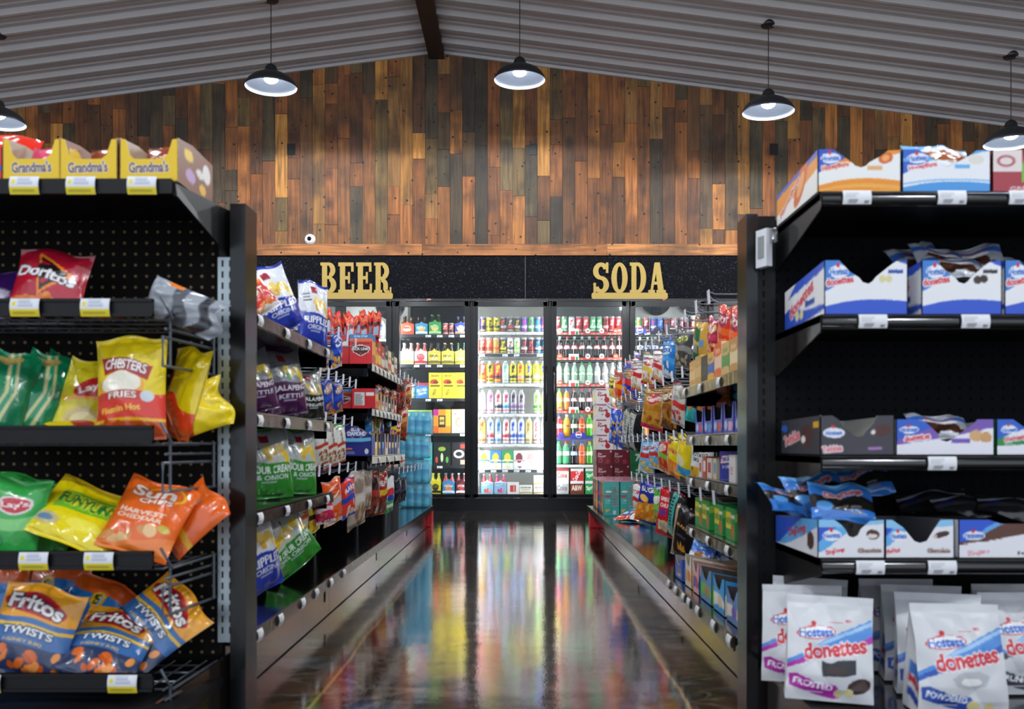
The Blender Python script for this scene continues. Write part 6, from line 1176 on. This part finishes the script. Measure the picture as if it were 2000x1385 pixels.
# ---- left gondola, near shelves
L1, L2, L3, L0 = .992, .726, .466, .1685
bagat('owh', 'chip_bag', 'red and white hot chip bag lying on the top near left shelf', 'chip bag', -.80, 3.02, L1, .15, .17, 25, 20, -30)
bagat('ripp', 'chip_bag', 'white and blue RIPPLED chip bag, tilted, on the top near left shelf', 'chip bag', -.80, 3.33, L1, .15, .22, 22, 4, -24, back='dfe2e8')
bagat('ripp', 'chip_bag', 'white and blue RIPPLED chip bag at the far corner of the top shelf', 'chip bag', -.755, 3.54, L1, .12, .235, 26, 0, 3, back='dfe2e8')
bagat('jal', 'chip_bag', 'grey and purple jalapeno chip bag nearest the post, second shelf', 'chip bag', -.83, 3.10, L2, .14, .205, 22, 4, -12, back='7a7d84'); bagat('jal', 'chip_bag', 'grey and purple jalapeno chip bag in the middle of the second shelf', 'chip bag', -.79, 3.33, L2, .15, .225, 26, 2, -9, back='7a7d84')
bagat('jal', 'chip_bag', 'grey chip bag behind the two purple fronted ones', 'chip bag', -.94, 3.3, L2, .14, .21, 10, 4, 4, back='7a7d84')
bagat('jap', 'chip_bag', 'black and green chip bag at the far end of the second shelf', 'chip bag', -.76, 3.55, L2, .125, .175, 30, 2, -6, back='6a6c68')
bagat('sour', 'chip_bag', 'green sour cream chip bag nearest the post, third shelf', 'chip bag', -.80, 3.10, L3, .15, .225, 14, 4, -2, back='a8aeac'); bagat('sour', 'chip_bag', 'green sour cream chip bag at the far end of the third shelf', 'chip bag', -.765, 3.38, L3, .13, .225, 24, 4, 3, back='a8aeac')
bagat('sour', 'chip_bag', 'green chip bag at the back of the third shelf', 'chip bag', -.95, 3.35, L3, .14, .2, 10, 4, 0, back='a8aeac')
bagat('ripp', 'chip_bag', 'blue RIPPLED chip bag leaning on the base deck nearest the post', 'chip bag', -.78, 2.98, L0, .15, .25, 34, 2, -14, back='9a9ea8'); bagat('sour', 'chip_bag', 'green chip bag on the deck between blue bag and leaning green bag', 'chip bag', -.80, 3.24, L0, .13, .2, 42, 4, -16, back='a8aeac')
bagat('sour', 'chip_bag', 'green chip bag leaning over on the base deck, farthest of three', 'chip bag', -.755, 3.38, L0, .16, .215, 20, 10, -30, back='a8aeac')
# ---- left gondola, hung bags
HB = [('blue', 560, 592, 678, 712, -.86, 'blue snack bag, nearest under the top shelf'), ('blue', 588, 622, 680, 718, -.84, 'blue snack bag, second under the top shelf'), ('blue', 616, 650, 680, 728, -.80, 'blue and gold snack bag hung at the shelf end'), ('blue', 644, 670, 655, 724, -.80, 'blue and gold snack bag, farthest of the blue ones'),
 ('nuts', 624, 652, 745, 818, -.80, 'navy nut bag hung beside the black chip bag'), ('nuts', 646, 673, 748, 812, -.80, 'navy nut bag right beside the jerky boxes'),
 ('wnut', 616, 640, 834, 916, -.80, 'white nut bag with green top, nearest of three'), ('wnut', 634, 656, 834, 920, -.80, 'white nut bag with green top, middle of three'), ('wnut', 651, 674, 834, 912, -.80, 'white nut bag with green top, farthest of three'),
 ('pur', 538, 576, 982, 1052, -.84, 'purple and yellow candy bag, nearest on the low hooks'), ('pur', 560, 598, 978, 1050, -.82, 'purple candy bag beside the orange one'), ('owc', 578, 606, 980, 1045, -.80, 'white and orange candy bag low on the left'), ('yel', 598, 630, 975, 1045, -.79, 'yellow candy bag hung low before the pink bag'),
 ('oran', 626, 676, 940, 1030, -.80, 'bright orange candy bag behind the pink bag'), ('cand', 610, 664, 972, 1026, -.74, 'pink and clear candy bag hung in front of the orange bag'), ('rbl', 660, 700, 938, 1016, -.78, 'red and blue candy bag right of the orange bag'),
 ('clr', 684, 706, 926, 1038, -.78, 'long clear snack sleeve, nearest on the left'), ('clr', 700, 722, 922, 1000, -.78, 'clear brown snack sleeve beside the long one'), ('dkr', 714, 734, 924, 1012, -.78, 'dark red beef snack sleeve'), ('ryl', 732, 748, 922, 1008, -.78, 'dark red sleeve with yellow label'),
 ('gwb', 746, 766, 934, 1004, -.76, 'white bag with green foot hung near the water'), ('blk', 768, 780, 936, 984, -.76, 'black sleeve hung low near the water, nearer one'), ('blk', 778, 790, 934, 982, -.76, 'black sleeve hung low, beside the water cases'),
 ('brn', 770, 799, 792, 856, -.76, 'brown and red snack bag hung above the water cases'), ('brn', 786, 800, 742, 800, -.76, 'brown snack bag hung at the far end, upper row'), ('dkr', 775, 788, 744, 802, -.76, 'dark red snack bag at the far end, upper row'),
 ('wht2', 752, 766, 896, 920, -.8, 'white and red bag under the blue nut boxes, nearer'), ('wht2', 766, 780, 892, 918, -.8, 'white and red bag under the blue nut boxes, middle'), ('wht2', 780, 791, 888, 914, -.8, 'white and red bag under the blue nut boxes, farthest')]
for k, a, b, c, d, X, lb in HB: hb(k, a, b, c, d, X, 'snack_bag', lb, 'snack bag', roll=-13 if a < 700 else -6)
# ---- right gondola, hung bags
HR = [('takr', 1422, 1462, 612, 722, .70, 'orange red snack bag, nearest on the top right hooks'), ('takr', 1398, 1436, 608, 706, .70, 'orange red snack bag, second on the top right hooks'), ('mag', 1376, 1412, 628, 706, .70, 'magenta snack bag on the top right hooks'), ('ygr', 1345, 1394, 628, 722, .70, 'tan and green snack bag on the top right hooks'), ('gry', 1310, 1356, 650, 727, .70, 'dark grey snack bag on the top right hooks'),
 ('sky', 1286, 1324, 672, 745, .70, 'bright sky blue snack bag on the top right hooks'), ('whr', 1266, 1302, 690, 752, .70, 'white and red snack bag beside the sky blue one'), ('why', 1246, 1284, 696, 758, .70, 'white and gold snack bag on the top right hooks'), ('whr', 1228, 1260, 704, 768, .72, 'white and red snack bag left of the gold one'), ('bch', 1208, 1250, 716, 792, .70, 'blue and orange cookie bag on the top right hooks'),
 ('rora', 1194, 1220, 730, 788, .70, 'red orange snack bag far on the top hooks'), ('yel', 1186, 1206, 738, 780, .71, 'yellow snack bag at the far end, top right hooks'), ('wht2', 1178, 1196, 752, 788, .71, 'white snack bag, farthest on the top right hooks'),
 ('gold', 1244, 1300, 764, 846, .70, 'gold seed bag with pink emblem, second row'), ('gbr', 1284, 1328, 760, 846, .70, 'gold brown seed bag beside the pink emblem one'), ('wre', 1308, 1342, 756, 838, .70, 'silver and red bag hung in the second row'), ('teal', 1328, 1384, 764, 832, .68, 'dark brown and teal pretzel bag, second row'),
 ('bdot', 1184, 1220, 808, 876, .70, 'blue patterned snack bag beside the soda stack'), ('bdot', 1202, 1228, 806, 874, .74, 'second blue patterned snack bag behind the first'), ('bsil', 1210, 1246, 804, 882, .70, 'black and silver snack bag, nearer than the blue ones'), ('bsil', 1228, 1256, 806, 884, .73, 'black snack bag beside the silver printed one'),
 ('blr', 1240, 1284, 862, 930, .70, 'light blue and red snack mix bag, third row'), ('blr', 1262, 1296, 862, 918, .73, 'second light blue snack mix bag, third row'), ('grr', 1284, 1308, 862, 928, .70, 'green and red snack bag, third row'), ('yel2', 1302, 1330, 858, 938, .70, 'yellow and orange chip bag, left of two'), ('yel3', 1320, 1352, 856, 942, .69, 'yellow chip bag with blue foot, right of two'), ('skin', 1340, 1400, 860, 950, .72, 'white POTATO SKINS bag at the end of the third row'),
 ('wht2', 1232, 1262, 948, 1010, .76, 'white and red snack bag behind the corn snack bag'), ('bugl', 1232, 1292, 946, 1028, .68, 'blue and orange corn snack bag standing by the canisters'), ('grn', 1276, 1302, 960, 1030, .74, 'green snack bag behind the corn snack bag'), ('red1', 1290, 1330, 954, 1010, .74, 'red bag hung behind the long red bag'), ('red2', 1272, 1334, 960, 1058, .66, 'long red and purple snack bag low on the right'),
 ('tbl', 1296, 1344, 966, 1064, .67, 'black and teal snack sleeve beside the long red bag'), ('crwn', 1302, 1366, 996, 1102, .66, 'black bag with gold crown, nearest'), ('crwn', 1338, 1384, 1000, 1080, .74, 'black bag with gold crown, behind the cookie trays')]
for k, a, b, c, d, X, lb in HR: hb(k, a, b, c, d, X, 'snack_bag', lb, 'snack bag', roll=15 if X < .72 else 9)
bagat('blly', 'snack_bag', 'blue snack bag lying on the deck in front of the canisters', 'snack bag', .65, 5.95, .1695, .20, .22, 40, 74, 0)
bagat('orp', 'snack_bag', 'orange dipped candy bag standing behind the blue trays', 'snack bag', .74, 3.62, .70, .10, .15, 12, 4, 4); bagat('dkb', 'snack_bag', 'dark snack bag behind the blue trays, nearer one', 'snack bag', .76, 3.3, .70, .11, .15, 14, 4, 0); bagat('dkb', 'snack_bag', 'dark snack bag behind the blue trays, nearest one', 'snack bag', .76, 3.1, .70, .11, .14, 14, 4, 0)
# ---- boxed goods facing the aisle
def abox(sg, X, Y, z, W, H, D, art, side_art, name, label, cat, tray=False, top=None, skew=0, grp=None, inner='7a6e60'):
    """W along the aisle; front faces the aisle, side_art faces the viewer"""
    if tray: me = carton_mesh(name, art, W, H, D, top or [(0, 1), (.15, 1), (.25, .6), (.75, .6), (.85, 1), (1, 1)], aL=side_art if sg < 0 else None, aR=side_art if sg > 0 else None, inner=inner, side=(art.bg, art.bg), side_top=((0, 1), (.5, .75), (1, 1)))
    else: me = box_mesh(name, art, W, H, D, aL=side_art if sg < 0 else None, aR=side_art if sg > 0 else None, top=side_art.bg, side=art.bg)
    o = link(name, me); o.location = (sg * X, Y + W / 2, z); o.rotation_euler = (0, 0, -sg * PI / 2 + math.radians(skew)); return tag(o, label, cat, grp)
jl = Art('c81c22', [('r', 0, .86, 1, 1, '3a78b0'), ('t', 'PORK STRIP', .5, .93, .6, .06, 'e8e8f0'), ('r', 0, .76, 1, .86, 'e8641c'), ('r', .1, .68, .9, .71, '4a1a14'), ('p', [(.12, .58), (.5, .66), (.88, .58), (.84, .40), (.5, .26), (.16, .40)], 'e8e4e0'), ('p', [(.15, .56), (.5, .63), (.85, .56), (.81, .41), (.5, .29), (.19, .41)], '38100f'), ('t', 'JACK LINKS', .5, .50, .84, .11, 'f4f0ee', 0, '2a0c0c'), ('p', [(.42, .42), (.5, .32), (.58, .42), (.5, .37)], 'd83028')], .76, 64)
jb = Art('c41c22', [('r', .1, .15, .55, .8, 'd8d4d2'), ('x', .14, .18, .5, .76, 14, '6a6a6c'), ('r', .6, .62, .95, .8, 'e4e0de')], .9, 44)
def fb(a, x0, x1, Y, z, H, D, name, label, cat, yaw=0):
    W = (x1 - x0) / F * Y; me = box_mesh(name, a, W, H, D, aR=Art('c04a20', [('w', (.3, .4, .3), (.9, .8, .9), 'e8a040'), ('r', 0, .8, 1, 1, '3a78b0')], D / H, 20), top='6a1014', side=a.bg); o = link(name, me); o.location = (X_at((x0 + x1) / 2, Y), Y, z); o.rotation_euler.z = math.radians(yaw); return tag(o, label, cat)
fb(jl, 683, 727, 4.63, 1.027, .142, .11, 'jerky_box', 'red jerky box with black shield emblem at the near shelf corner', 'box'); fb(jb, 648, 682, 4.66, 1.027, .142, .12, 'jerky_box', 'red jerky box with nutrition panel left of the corner box', 'box')
fb(jb, 688, 733, 4.63, .816, .095, .11, 'jerky_box', 'red box with white panel on the shelf below the jerky', 'box'); fb(jl, 660, 687, 4.68, .816, .095, .1, 'jerky_box', 'red box left of the white panel box, lower shelf', 'box')
stk = Art('d42a1c', [('c', .1, .75, .9, .95, 5, .2, ['e86a2c', 'f08a3c'], 3), ('r', .1, .62, .9, .72, '2a1a18'), ('r', .15, .34, .85, .58, '9ab8cc'), ('r', .1, .2, .9, .3, '3a201c'), ('w', (0, 0, 0), (.15, .1, .15), '9a6a58')], .24, 16)
sme = bag_mesh('jerky_stick', stk, .04, .17, .014, 9, crinkle=1.2, pinch=.02)
rg = random.Random(5)
for i in range(15):
    x = 640 + i * 6.6 + rg.uniform(-2, 2); Y = 4.66 + rg.uniform(0, .16) + (i % 3) * .03
    o = link('jerky_stick', sme); seat(o, 1.105 + rg.uniform(-.01, .035), (math.radians(rg.uniform(-6, 6)), math.radians((x - 690) * .16 + rg.uniform(-5, 5)), math.radians(rg.uniform(-30, 30))), X_at(x, Y), Y); tag(o, 'red wrapped jerky stick standing above the jerky boxes, %s from left' % nth(i), 'jerky stick', 'jerky sticks in the top boxes')
for i, (c1, c2, h) in enumerate((('e07020', 'e8b838', .14), ('c82420', 'f0c040', .145), ('b01c1c', 'd8d0c8', .13), ('1c1a1c', 'c8c0b8', .15), ('e8d8a0', 'c83028', .13), ('1a1a1e', 'e8e0d8', .14), ('d8d0c0', '8a2020', .12))):
    a = Art(c1, [('r', 0, .2, 1, .5, c2), ('t', 'JERKY', .5, .7, .8, .14, c2)], .8, 24); abox(-1, .715, 4.78 + i * .13, 1.027, .115, h, .1, a, Art(c1, [('r', 0, .3, 1, .6, c2)], .8, 16), 'snack_box', '%s snack box behind the jerky corner box on the top shelf' % nth(i), 'box', grp='snack boxes on the jerky shelf')
for i, (c1, c2) in enumerate((('d83a28', 'f0d0c8'), ('e8a848', 'd84028'), ('e8d8c0', '7a2020'), ('d8d4cc', 'a83028'), ('2a2224', 'e8e0d0'), ('c8b898', '4a2a20'), ('c82820', 'e8e0d8'))):
    a = Art(c1, [('e', .5, .5, .3, .2, c2)], .9, 20); abox(-1, .715, 4.77 + i * .13, .816, .11, .09, .1, a, Art(c1, [('r', 0, .3, 1, .6, c2)], .8, 12), 'snack_box', '%s small snack box along the middle jerky shelf' % nth(i), 'box', tray=True, grp='snack boxes on the middle jerky shelf')
    b = hb('dkr' if i % 2 else 'brn', 728 + i * 8, 744 + i * 8, 752 + i * 3, 790, -.76, 'snack_bag', '%s small meat snack bag standing in the middle shelf boxes' % nth(i), 'snack bag', grp='meat snack bags on the middle jerky shelf')
bd = Art('1c2478', [('p', [(.12, .66), (.5, .88), (.88, .66), (.5, .44)], 'e8883a'), ('p', [(.16, .66), (.5, .85), (.84, .66), (.5, .47)], '1c2478'), ('t', 'BLUE', .46, .76, .3, .1, 'f0f0f4', 0, '3a68b8'), ('t', 'DIAMOND', .5, .64, .62, .12, 'f0f0f4', 0, '3a68b8'), ('w', (.42, .38, .44), (.52, .5, .54), '68b8e0'), ('x', .05, .16, .5, .26, 1, 'd87838'), ('x', .05, .06, .5, .14, 3, 'a8b0d0'), ('e', .84, .14, .07, .08, 'd8d8e0')], .92, 64)
W = 57 / F * 4.63; me = carton_mesh('nut_box', bd, W, .168, .12, [(0, 1), (.45, .86), (.8, .72), (1, .6)], inner='141a50', side=('1c2478', '28308a'), side_top=((0, .6), (1, .6))); o = link('nut_box', me); o.location = (X_at(697, 4.63), 4.63, .588); tag(o, 'navy nut box with orange edged diamond at the lower shelf corner', 'box')
for i, (c1, c2) in enumerate((('e8c840', 'f0e8e0'), ('1c2470', 'd8b848'), ('20287a', '38a0d8'), ('e8d8c8', 'a83028'), ('1c2470', 'e8e0d0'), ('1c2470', 'f0d040'), ('28307a', 'e0d8d0'), ('c8c0b8', '20286a'))):
    a = Art(c1, [('e', .5, .5, .3, .2, c2)], .8, 20); abox(-1, .715, 4.78 + i * .13, .588, .112, .115, .1, a, Art(c1, [('r', 0, .3, 1, .6, c2)], .8, 12), 'nut_box', '%s nut box behind the navy corner box' % nth(i), 'box', tray=True, grp='nut boxes on the lower shelf')
    if i < 7: hb(('sky', 'ygr', 'nuts', 'dkb', 'pur', 'ryl', 'gbr')[i], 712 + i * 11, 728 + i * 11, 812 + i * 2, 862, -.77, 'snack_bag', '%s small nut bag standing in the lower shelf boxes' % nth(i), 'snack bag', roll=(-10, 8, -14, 4, 12, -6, 5)[i], grp='small nut bags in the nut boxes')
# right, near section
RA = [('d8a048', 'e8c888', .10), ('c8984a', 'e0b878', .11), ('1c1a1a', '3a3430', .10), ('e8a830', '3868b0', .10), ('e86a28', 'f0c8a8', .12), ('d8b070', '5a9a48', .11), ('c89050', 'e8d0a0', .11), ('e8b838', 'f0d880', .125), ('e8b030', 'f4e0a0', .13)]
for i, (c1, c2, h) in enumerate(RA):
    a = Art(c1, [('w', (.3, .4, .3), (.7, .6, .7), c2), ('t', 'BAR', .5, .8, .6, .12, c2)], .9, 26); abox(1, .63, 3.50 - i * .115, .846, .108, h, .13, a, Art(c1, [('e', .5, .5, .3, .3, c2), ('r', 0, 0, .2, 1, c2)], 1, 20), 'bar_box', '%s snack bar box from the far end, top near right shelf' % nth(i), 'box', grp='snack bar boxes on the right')
for i in range(6):
    a = Art('1c3cb8', [('e', .25, .3, .14, .16, 'b8c8e8'), ('r', .5, .12, .8, .42, ('c83038', '48a0d8', 'c8382c', 'e8a8b8')[i % 4]), ('x', .84, .2, .94, .9, 3, '8aa0e0')], 1.2, 36)
    abox(1, .655, 3.47 - i * .165, .675, .155, .10, .13, a, Art('2040b8', [('e', .5, .4, .22, .22, 'e8e0e0'), ('r', 0, 0, .15, 1, 'd8c0c0')], 1.3, 20), 'cookie_tray', '%s blue cookie tray from the far end, second near right shelf' % nth(i), 'carton', tray=True, top=[(0, 1), (.1, 1), (.2, .5), (.8, .5), (.9, 1), (1, 1)], grp='blue cookie trays on the right', inner='2a2a38')
sn = Art('1e2498', [('p', [(.03, .6), (.08, .88), (.62, .92), (.58, .64)], 'd83a3a'), ('p', [(.05, .62), (.1, .86), (.6, .9), (.56, .66)], 'f0eef0'), ('t', 'SNICKERS', .32, .76, .42, .13, '2a3aa0', 3), ('t', 'HI PROTEIN', .42, .5, .6, .13, 'd8d8ec'), ('e', .84, .62, .12, .14, 'd8a048'), ('r', .7, .86, .95, .96, 'e87828'), ('x', .05, .04, .7, .1, 1, '8a90d0')], 1.3, 56)
RC = [(3.50, .06, .065, 'e8e0dc', 'c84030'), (3.42, .06, .075, 'c84a28', 'f0e8e0'), (3.32, .08, .07, 'e0d8c8', 'b83030'), (3.24, .05, .07, 'd8c8a0', '5a8ac8')]
for i, (Y, W_, h, c1, c2) in enumerate(RC): abox(1, .655, Y, .526, W_, h, .12, Art(c1, [('r', .2, .3, .8, .8, c2)], .7, 18), Art(c1, [('r', .25, .2, .75, .8, c2)], 1, 18), 'bar_box', '%s small bar box from the far end, third near right shelf' % nth(i), 'box', grp='small bar boxes third right shelf')
me = box_mesh('bar_box', sn, .085, .095, .10, top='1a2080', side='1e2498'); o = link('bar_box', me); o.location = (.672, 3.06, .526); o.rotation_euler.z = math.radians(-14); tag(o, 'deep blue protein bar box with red edged lettering, third near right shelf', 'box')
abox(1, .65, 2.93, .526, .09, .085, .12, Art('e4dcd8', [('x', .2, .3, .8, .6, 3, 'c08080')], .8, 18), Art('e4dcd8', [('x', .2, .3, .8, .6, 3, 'c08080')], .8, 18), 'bar_box', 'white and pink bar box right of the deep blue box', 'box')
nv = Art('2e9a48', [('r', .0, .35, .6, .85, 'e8d838'), ('t', 'NATURE', .3, .6, .5, .2, '1f6a30'), ('e', .75, .3, .2, .22, 'c07838'), ('r', .6, .7, .95, .8, 'f0f0e8')], 1.4, 44); nvs = Art('38a850', [('e', .45, .35, .28, .24, 'c8824a'), ('w', (.6, .72, .6), (.85, .95, .85), 'a8d048'), ('r', .78, .4, .96, .9, 'e88a38')], 1.0, 40)
for i, (Y, sa_, c) in enumerate(((3.50, Art('d87a40', [('e', .5, .4, .3, .3, 'b05a28'), ('r', 0, .8, 1, 1, 'b8d858')], 1, 28), 'orange and green'), (3.36, nvs, 'green'), (3.14, nvs, 'green'), (2.96, nvs, 'green'))):
    abox(1, .655, Y, .346, .13, .10, .13, nv, sa_, 'granola_box', '%s granola bar box, %s from the far end of the fourth right shelf' % (c, nth(i)), 'box', grp='granola boxes on the right')
abox(1, .66, 2.80, .346, .06, .13, .06, Art('2878c8', [('e', .5, .6, .3, .15, 'e8b048'), ('e', .5, .25, .25, .12, 'b86a30')], .5, 24), Art('2878c8', [('e', .5, .6, .3, .15, 'e8b048'), ('e', .5, .25, .25, .12, 'b86a30')], .5, 24), 'cookie_box', 'blue cookie box nearest the post on the fourth right shelf', 'box')
# base deck, near right: open trays
def tr(Y, W_, H, D, c1, c2, c3, label, X=.56, inner='9a9088', word=None, top=None):
    a = Art(c1, [('w', (.1, .3, .2), (.5, .6, .4), c2), ('e', .6, .35, .2, .18, c3)] + ([('t', word, .5, .2, .5, .14, 'e8ecf8')] if word else []), 1.5, 40)
    return abox(1, X, Y, .1695, W_, H, D, a, Art(c1, [('p', [(0, 0), (1, .4), (1, .9), (0, .6)], c2), ('e', .4, .4, .24, .22, c3)], 1.6, 36), 'snack_carton', label, 'carton', tray=True, inner=inner, top=top or [(0, 1), (.3, .7), (.55, .62), (.8, 1), (1, 1)])
tr(3.34, .16, .078, .20, '2456b8', '2a68d0', 'b06a30', 'blue chocolate chip cookie carton on the right base deck', word='CHIPS')
tr(3.17, .12, .105, .26, 'e0d4c4', 'e8b070', 'e88a38', 'tan open carton beside the blue cookie carton', inner='b8ab98'); tr(3.04, .10, .10, .26, 'e0a8b0', '3868b8', 'd03a38', 'pink and red open carton on the right base deck', inner='a88878')
tr(2.84, .17, .10, .26, '4a88b8', '68b838', 'a87848', 'blue and green open cookie carton on the right base deck', inner='5a5248'); tr(2.66, .15, .10, .26, '3a98d8', 'e8e4dc', 'd8c8a0', 'sky blue open carton in front of the green one', inner='4a4440'); tr(2.48, .15, .092, .26, '5a80b8', 'e8dcc8', '6a58b0', 'blue and violet open carton nearest the post', inner='4a4448')
ccm = bag_mesh('pack_cc', Art('3068c8', [('w', (.2, .3, .2), (.5, .6, .4), 'e8ecf4'), ('e', .5, .5, .2, .15, 'a86a30'), ('w', (.8, .85, .8), (1, 1, 1), '6aa0e0')], 1.2, 30), .11, .09, .028, 77, crinkle=1.5)
for i in range(6):
    o = link('cookie_pack', ccm); seat(o, .205 + .006 * (i % 2), (math.radians(-20), math.radians(10 - 6 * i), math.radians(-50)), .62 + .035 * i, 3.40 + .02 * (i % 2)); tag(o, 'blue cookie pack standing in the chocolate chip carton, %s from the aisle' % nth(i), 'cookie pack', 'blue cookie packs in the carton')
for i in range(4):
    o = link('cookie_pack', ccm); seat(o, .245, (math.radians(-65), math.radians(8 * i - 10), math.radians(-70)), .62 + .05 * i, 2.62 + .05 * (i % 2)); tag(o, 'light blue pack lying on the near sky blue carton, %s from the aisle' % nth(i), 'cookie pack', 'packs on the sky blue cartons')
# ---- canister cartons and cans at the far right of the deck
pr = Art('48b4ae', [('r', .46, .1, .5, .9, '3a9a96'), ('e', .3, .72, .22, .035, 'f0e8e0'), ('r', .05, .55, .42, .62, 'c84a58'), ('t', 'CHIPS', .26, .46, .36, .05, 'e8f0f0'), ('r', .1, .36, .42, .42, '6ac8c0'), ('c', .1, .12, .45, .3, 4, .09, ['e8c048'], 4), ('r', .55, .28, .95, .9, '8aa8a0'), ('x', .58, .32, .92, .86, 9, '5a8a86'), ('r', .6, .05, .8, .16, 'e8e8e8')], .42, 34)
pm = box_mesh('canister_carton', pr, .1, .225, .1, top='e8b8c8', side='3f9e9a')
for i, X in enumerate((.615, .722, .829, .936)): o = link('canister_carton', pm); o.location = (X, 6.50, .1695); tag(o, 'teal potato crisp carton, %s from the aisle at the far right deck' % nth(i), 'carton', 'teal crisp cartons')
PC = ['d88a28', '58a838', 'c83a30', '3a78c8', '6a3a88', '2a2a2e', 'e8c038', 'c84a58', '38a0a8', 'd86a28']
for i in range(10):
    a = Art(PC[i], [('e', .5, .72, .16, .07, 'f0e8e0'), ('r', 0, .5, 1, .6, 'c82c38'), ('e', .5, .25, .2, .1, 'e8b048'), ('r', 0, .96, 1, 1, 'e8e8e8')], 1.1, 20)
    o = part('crisp_canister', MB().lathe([(0, 0), (.038, 0), (.038, .02)] + [(.038, z) for z in np.linspace(.03, .205, 12)] + [(.04, .21), (.04, .224), (0, .224)], 18, cf=lambda u, z: a.at(u, z / .225)), 'card', None, True); o.location = (.605, 6.66 + i * .088, .1695); tag(o, 'crisp canister with red band, %s behind the teal cartons' % nth(i), 'canister', 'crisp canisters along the right deck')
mb = MB(); mb.box(-.17, .17, -.5, .5, 0, .004, 'e0a8bc'); o = part('film_sheet', mb, 'film'); o.location = (.735, 7.0, .396); tag(o, 'pink shrink film sheet lying over the crisp canisters', 'film')
# ---- twelve pack stack behind the right gondola
dpw = Art('dcd8d8', [('r', .0, .9, .62, .97, '9a1c2c'), ('e', .34, .62, .30, .2, 'dcd8d8'), ('t', 'Dr', .24, .72, .24, .16, '8a2030'), ('t', 'Pepper', .36, .56, .5, .2, '8a2030', 4), ('e', .66, .26, .16, .18, 'a81c2c'), ('e', .60, .5, .06, .18, 'a81c2c', 10), ('e', .34, .3, .06, .06, 'c08088')], 1.1, 48)
dpd = Art('6e1422', [('r', .0, .93, .62, .97, '4a0c16'), ('t', 'Dr', .24, .74, .24, .16, 'd8c0c4'), ('t', 'Pepper', .36, .57, .5, .2, 'd8c0c4', 4), ('e', .26, .3, .13, .13, 'b08088'), ('e', .26, .3, .09, .09, '6e1422'), ('e', .72, .24, .14, .15, '9a2c3a'), ('r', .84, .85, .95, .95, 'd8c0c4')], 1.1, 48)
pmw, pmd, pmg = box_mesh('soda_case', dpw, .129, .120, .40, aL=Art('e4e0dc', [('w', (.3, .4, .3), (.7, .6, .7), 'f4e8a0')], 3, 20), top='c8c4c4', side='d8d4d4'), box_mesh('soda_case', dpd, .129, .120, .40, top='5a101c', side='6e1422'), box_mesh('soda_case', Art('1a6a3c', [('t', '7', .5, .5, .3, .5, 'd8e8d8')], 1.1, 24), .129, .120, .40, top='145a30', side='1a6a3c')
for r_ in range(9):
    for c_ in range(3):
        if r_ > 4 and c_ > 0: continue
        me = pmw if r_ > 4 else (pmg if c_ == 2 else pmd); o = link('soda_case', me); o.location = (.672 + .132 * c_ + (.004 * math.sin(r_ * 3)), 7.68, .0005 + r_ * .1212)
        tag(o, '%s soda case, %s up from the floor, column %s the aisle' % ('white' if r_ > 4 else ('green' if c_ == 2 else 'maroon'), nth(r_), ('nearest', 'second from', 'third from')[c_]), 'soda case', 'stacked soda cases')
# ---- shrink wrapped water at the far left of the deck
def water_case():
    t = thing('water_case', '', 'water case', (0, 0, 0), 0, 'blue water cases'); W_, D_, H_ = .225, .24, .176
    mb = MB()
    for iy in range(3):
        for ix in range(4):
            cx, cy = -W_ / 2 + W_ * (ix + .5) / 4, D_ * (iy + .5) / 3
            mb.lathe([(0, .004), (.026, .004), (.0275, .02), (.0275, .05), (.025, .06), (.0275, .07), (.0275, .11), (.022, .135), (.011, .155), (.011, .172), (0, .172)], 12, '6ccdec', o=(cx, cy, 0))
    part('bottles', mb, 'bottle_pet', t, True)['kind'] = 'stuff'
    for ix in range(4):
        mb = MB(); cx = -W_ / 2 + W_ * (ix + .5) / 4; mb.lathe([(.028, .072), (.028, .106)], 12, '2a78c8', o=(cx, D_ / 6, 0)); part('bottle_label', mb, 'print_tag', t, True)
    u, v = np.meshgrid(np.linspace(0, 1, 41), np.linspace(0, 1, 17)); mb = MB()
    def sh(face):
        R = np.random.RandomState(face); b = -.02 * (np.abs(2 * v - 1) ** 8) + .005 * np.abs(np.sin(u * PI * (4 if face in (0, 2) else 3))) * np.sin(PI * v) ** .5 + .003 * np.sin(9 * u + 14 * v + face) * np.sin(17 * v - 5 * u); return b
    z = v * H_
    mb.grid(np.stack([(u - .5) * W_ * 1.02, -.004 - sh(0), z], 2), '4ab4d4'); mb.grid(np.stack([(u - .5) * W_ * 1.02, D_ + .004 + sh(2), z], 2), '4ab4d4')
    for sx in (-1, 1): mb.grid(np.stack([sx * (W_ / 2 * 1.02 + sh(1)), -.004 + u * (D_ + .008), z], 2), '4ab4d4')
    mb.grid(np.stack([(u - .5) * W_ * 1.02, -.004 + v * (D_ + .008), H_ - .004 + .005 * np.sin(u * 25) * np.sin(v * 18)], 2), '4ab4d4')
    part('shrink_wrap', mb, 'water_wrap', t, True)
    return t
m = bpy.data.materials.new('water_wrap'); M['water_wrap'] = m; m.use_nodes = True; nt = m.node_tree; b = nt.nodes['Principled BSDF']; b.inputs['Base Color'].default_value = (*lin('7fd2ec'), 1); b.inputs['Roughness'].default_value = .14; b.inputs['Alpha'].default_value = .42; b.inputs['Coat Weight'].default_value = .5
w0 = water_case(); note_kids(w0)
for i in range(4):
    t = w0 if i == 0 else copy_tree(w0); t.location = (-.797 + (.0, -.004, -.008, .006)[i], 7.34, .1695 + i * .184); t['label'] = 'blue shrink wrapped water case, %s of four stacked on the left deck' % ('lowest', 'second from bottom', 'third from bottom', 'topmost')[i]
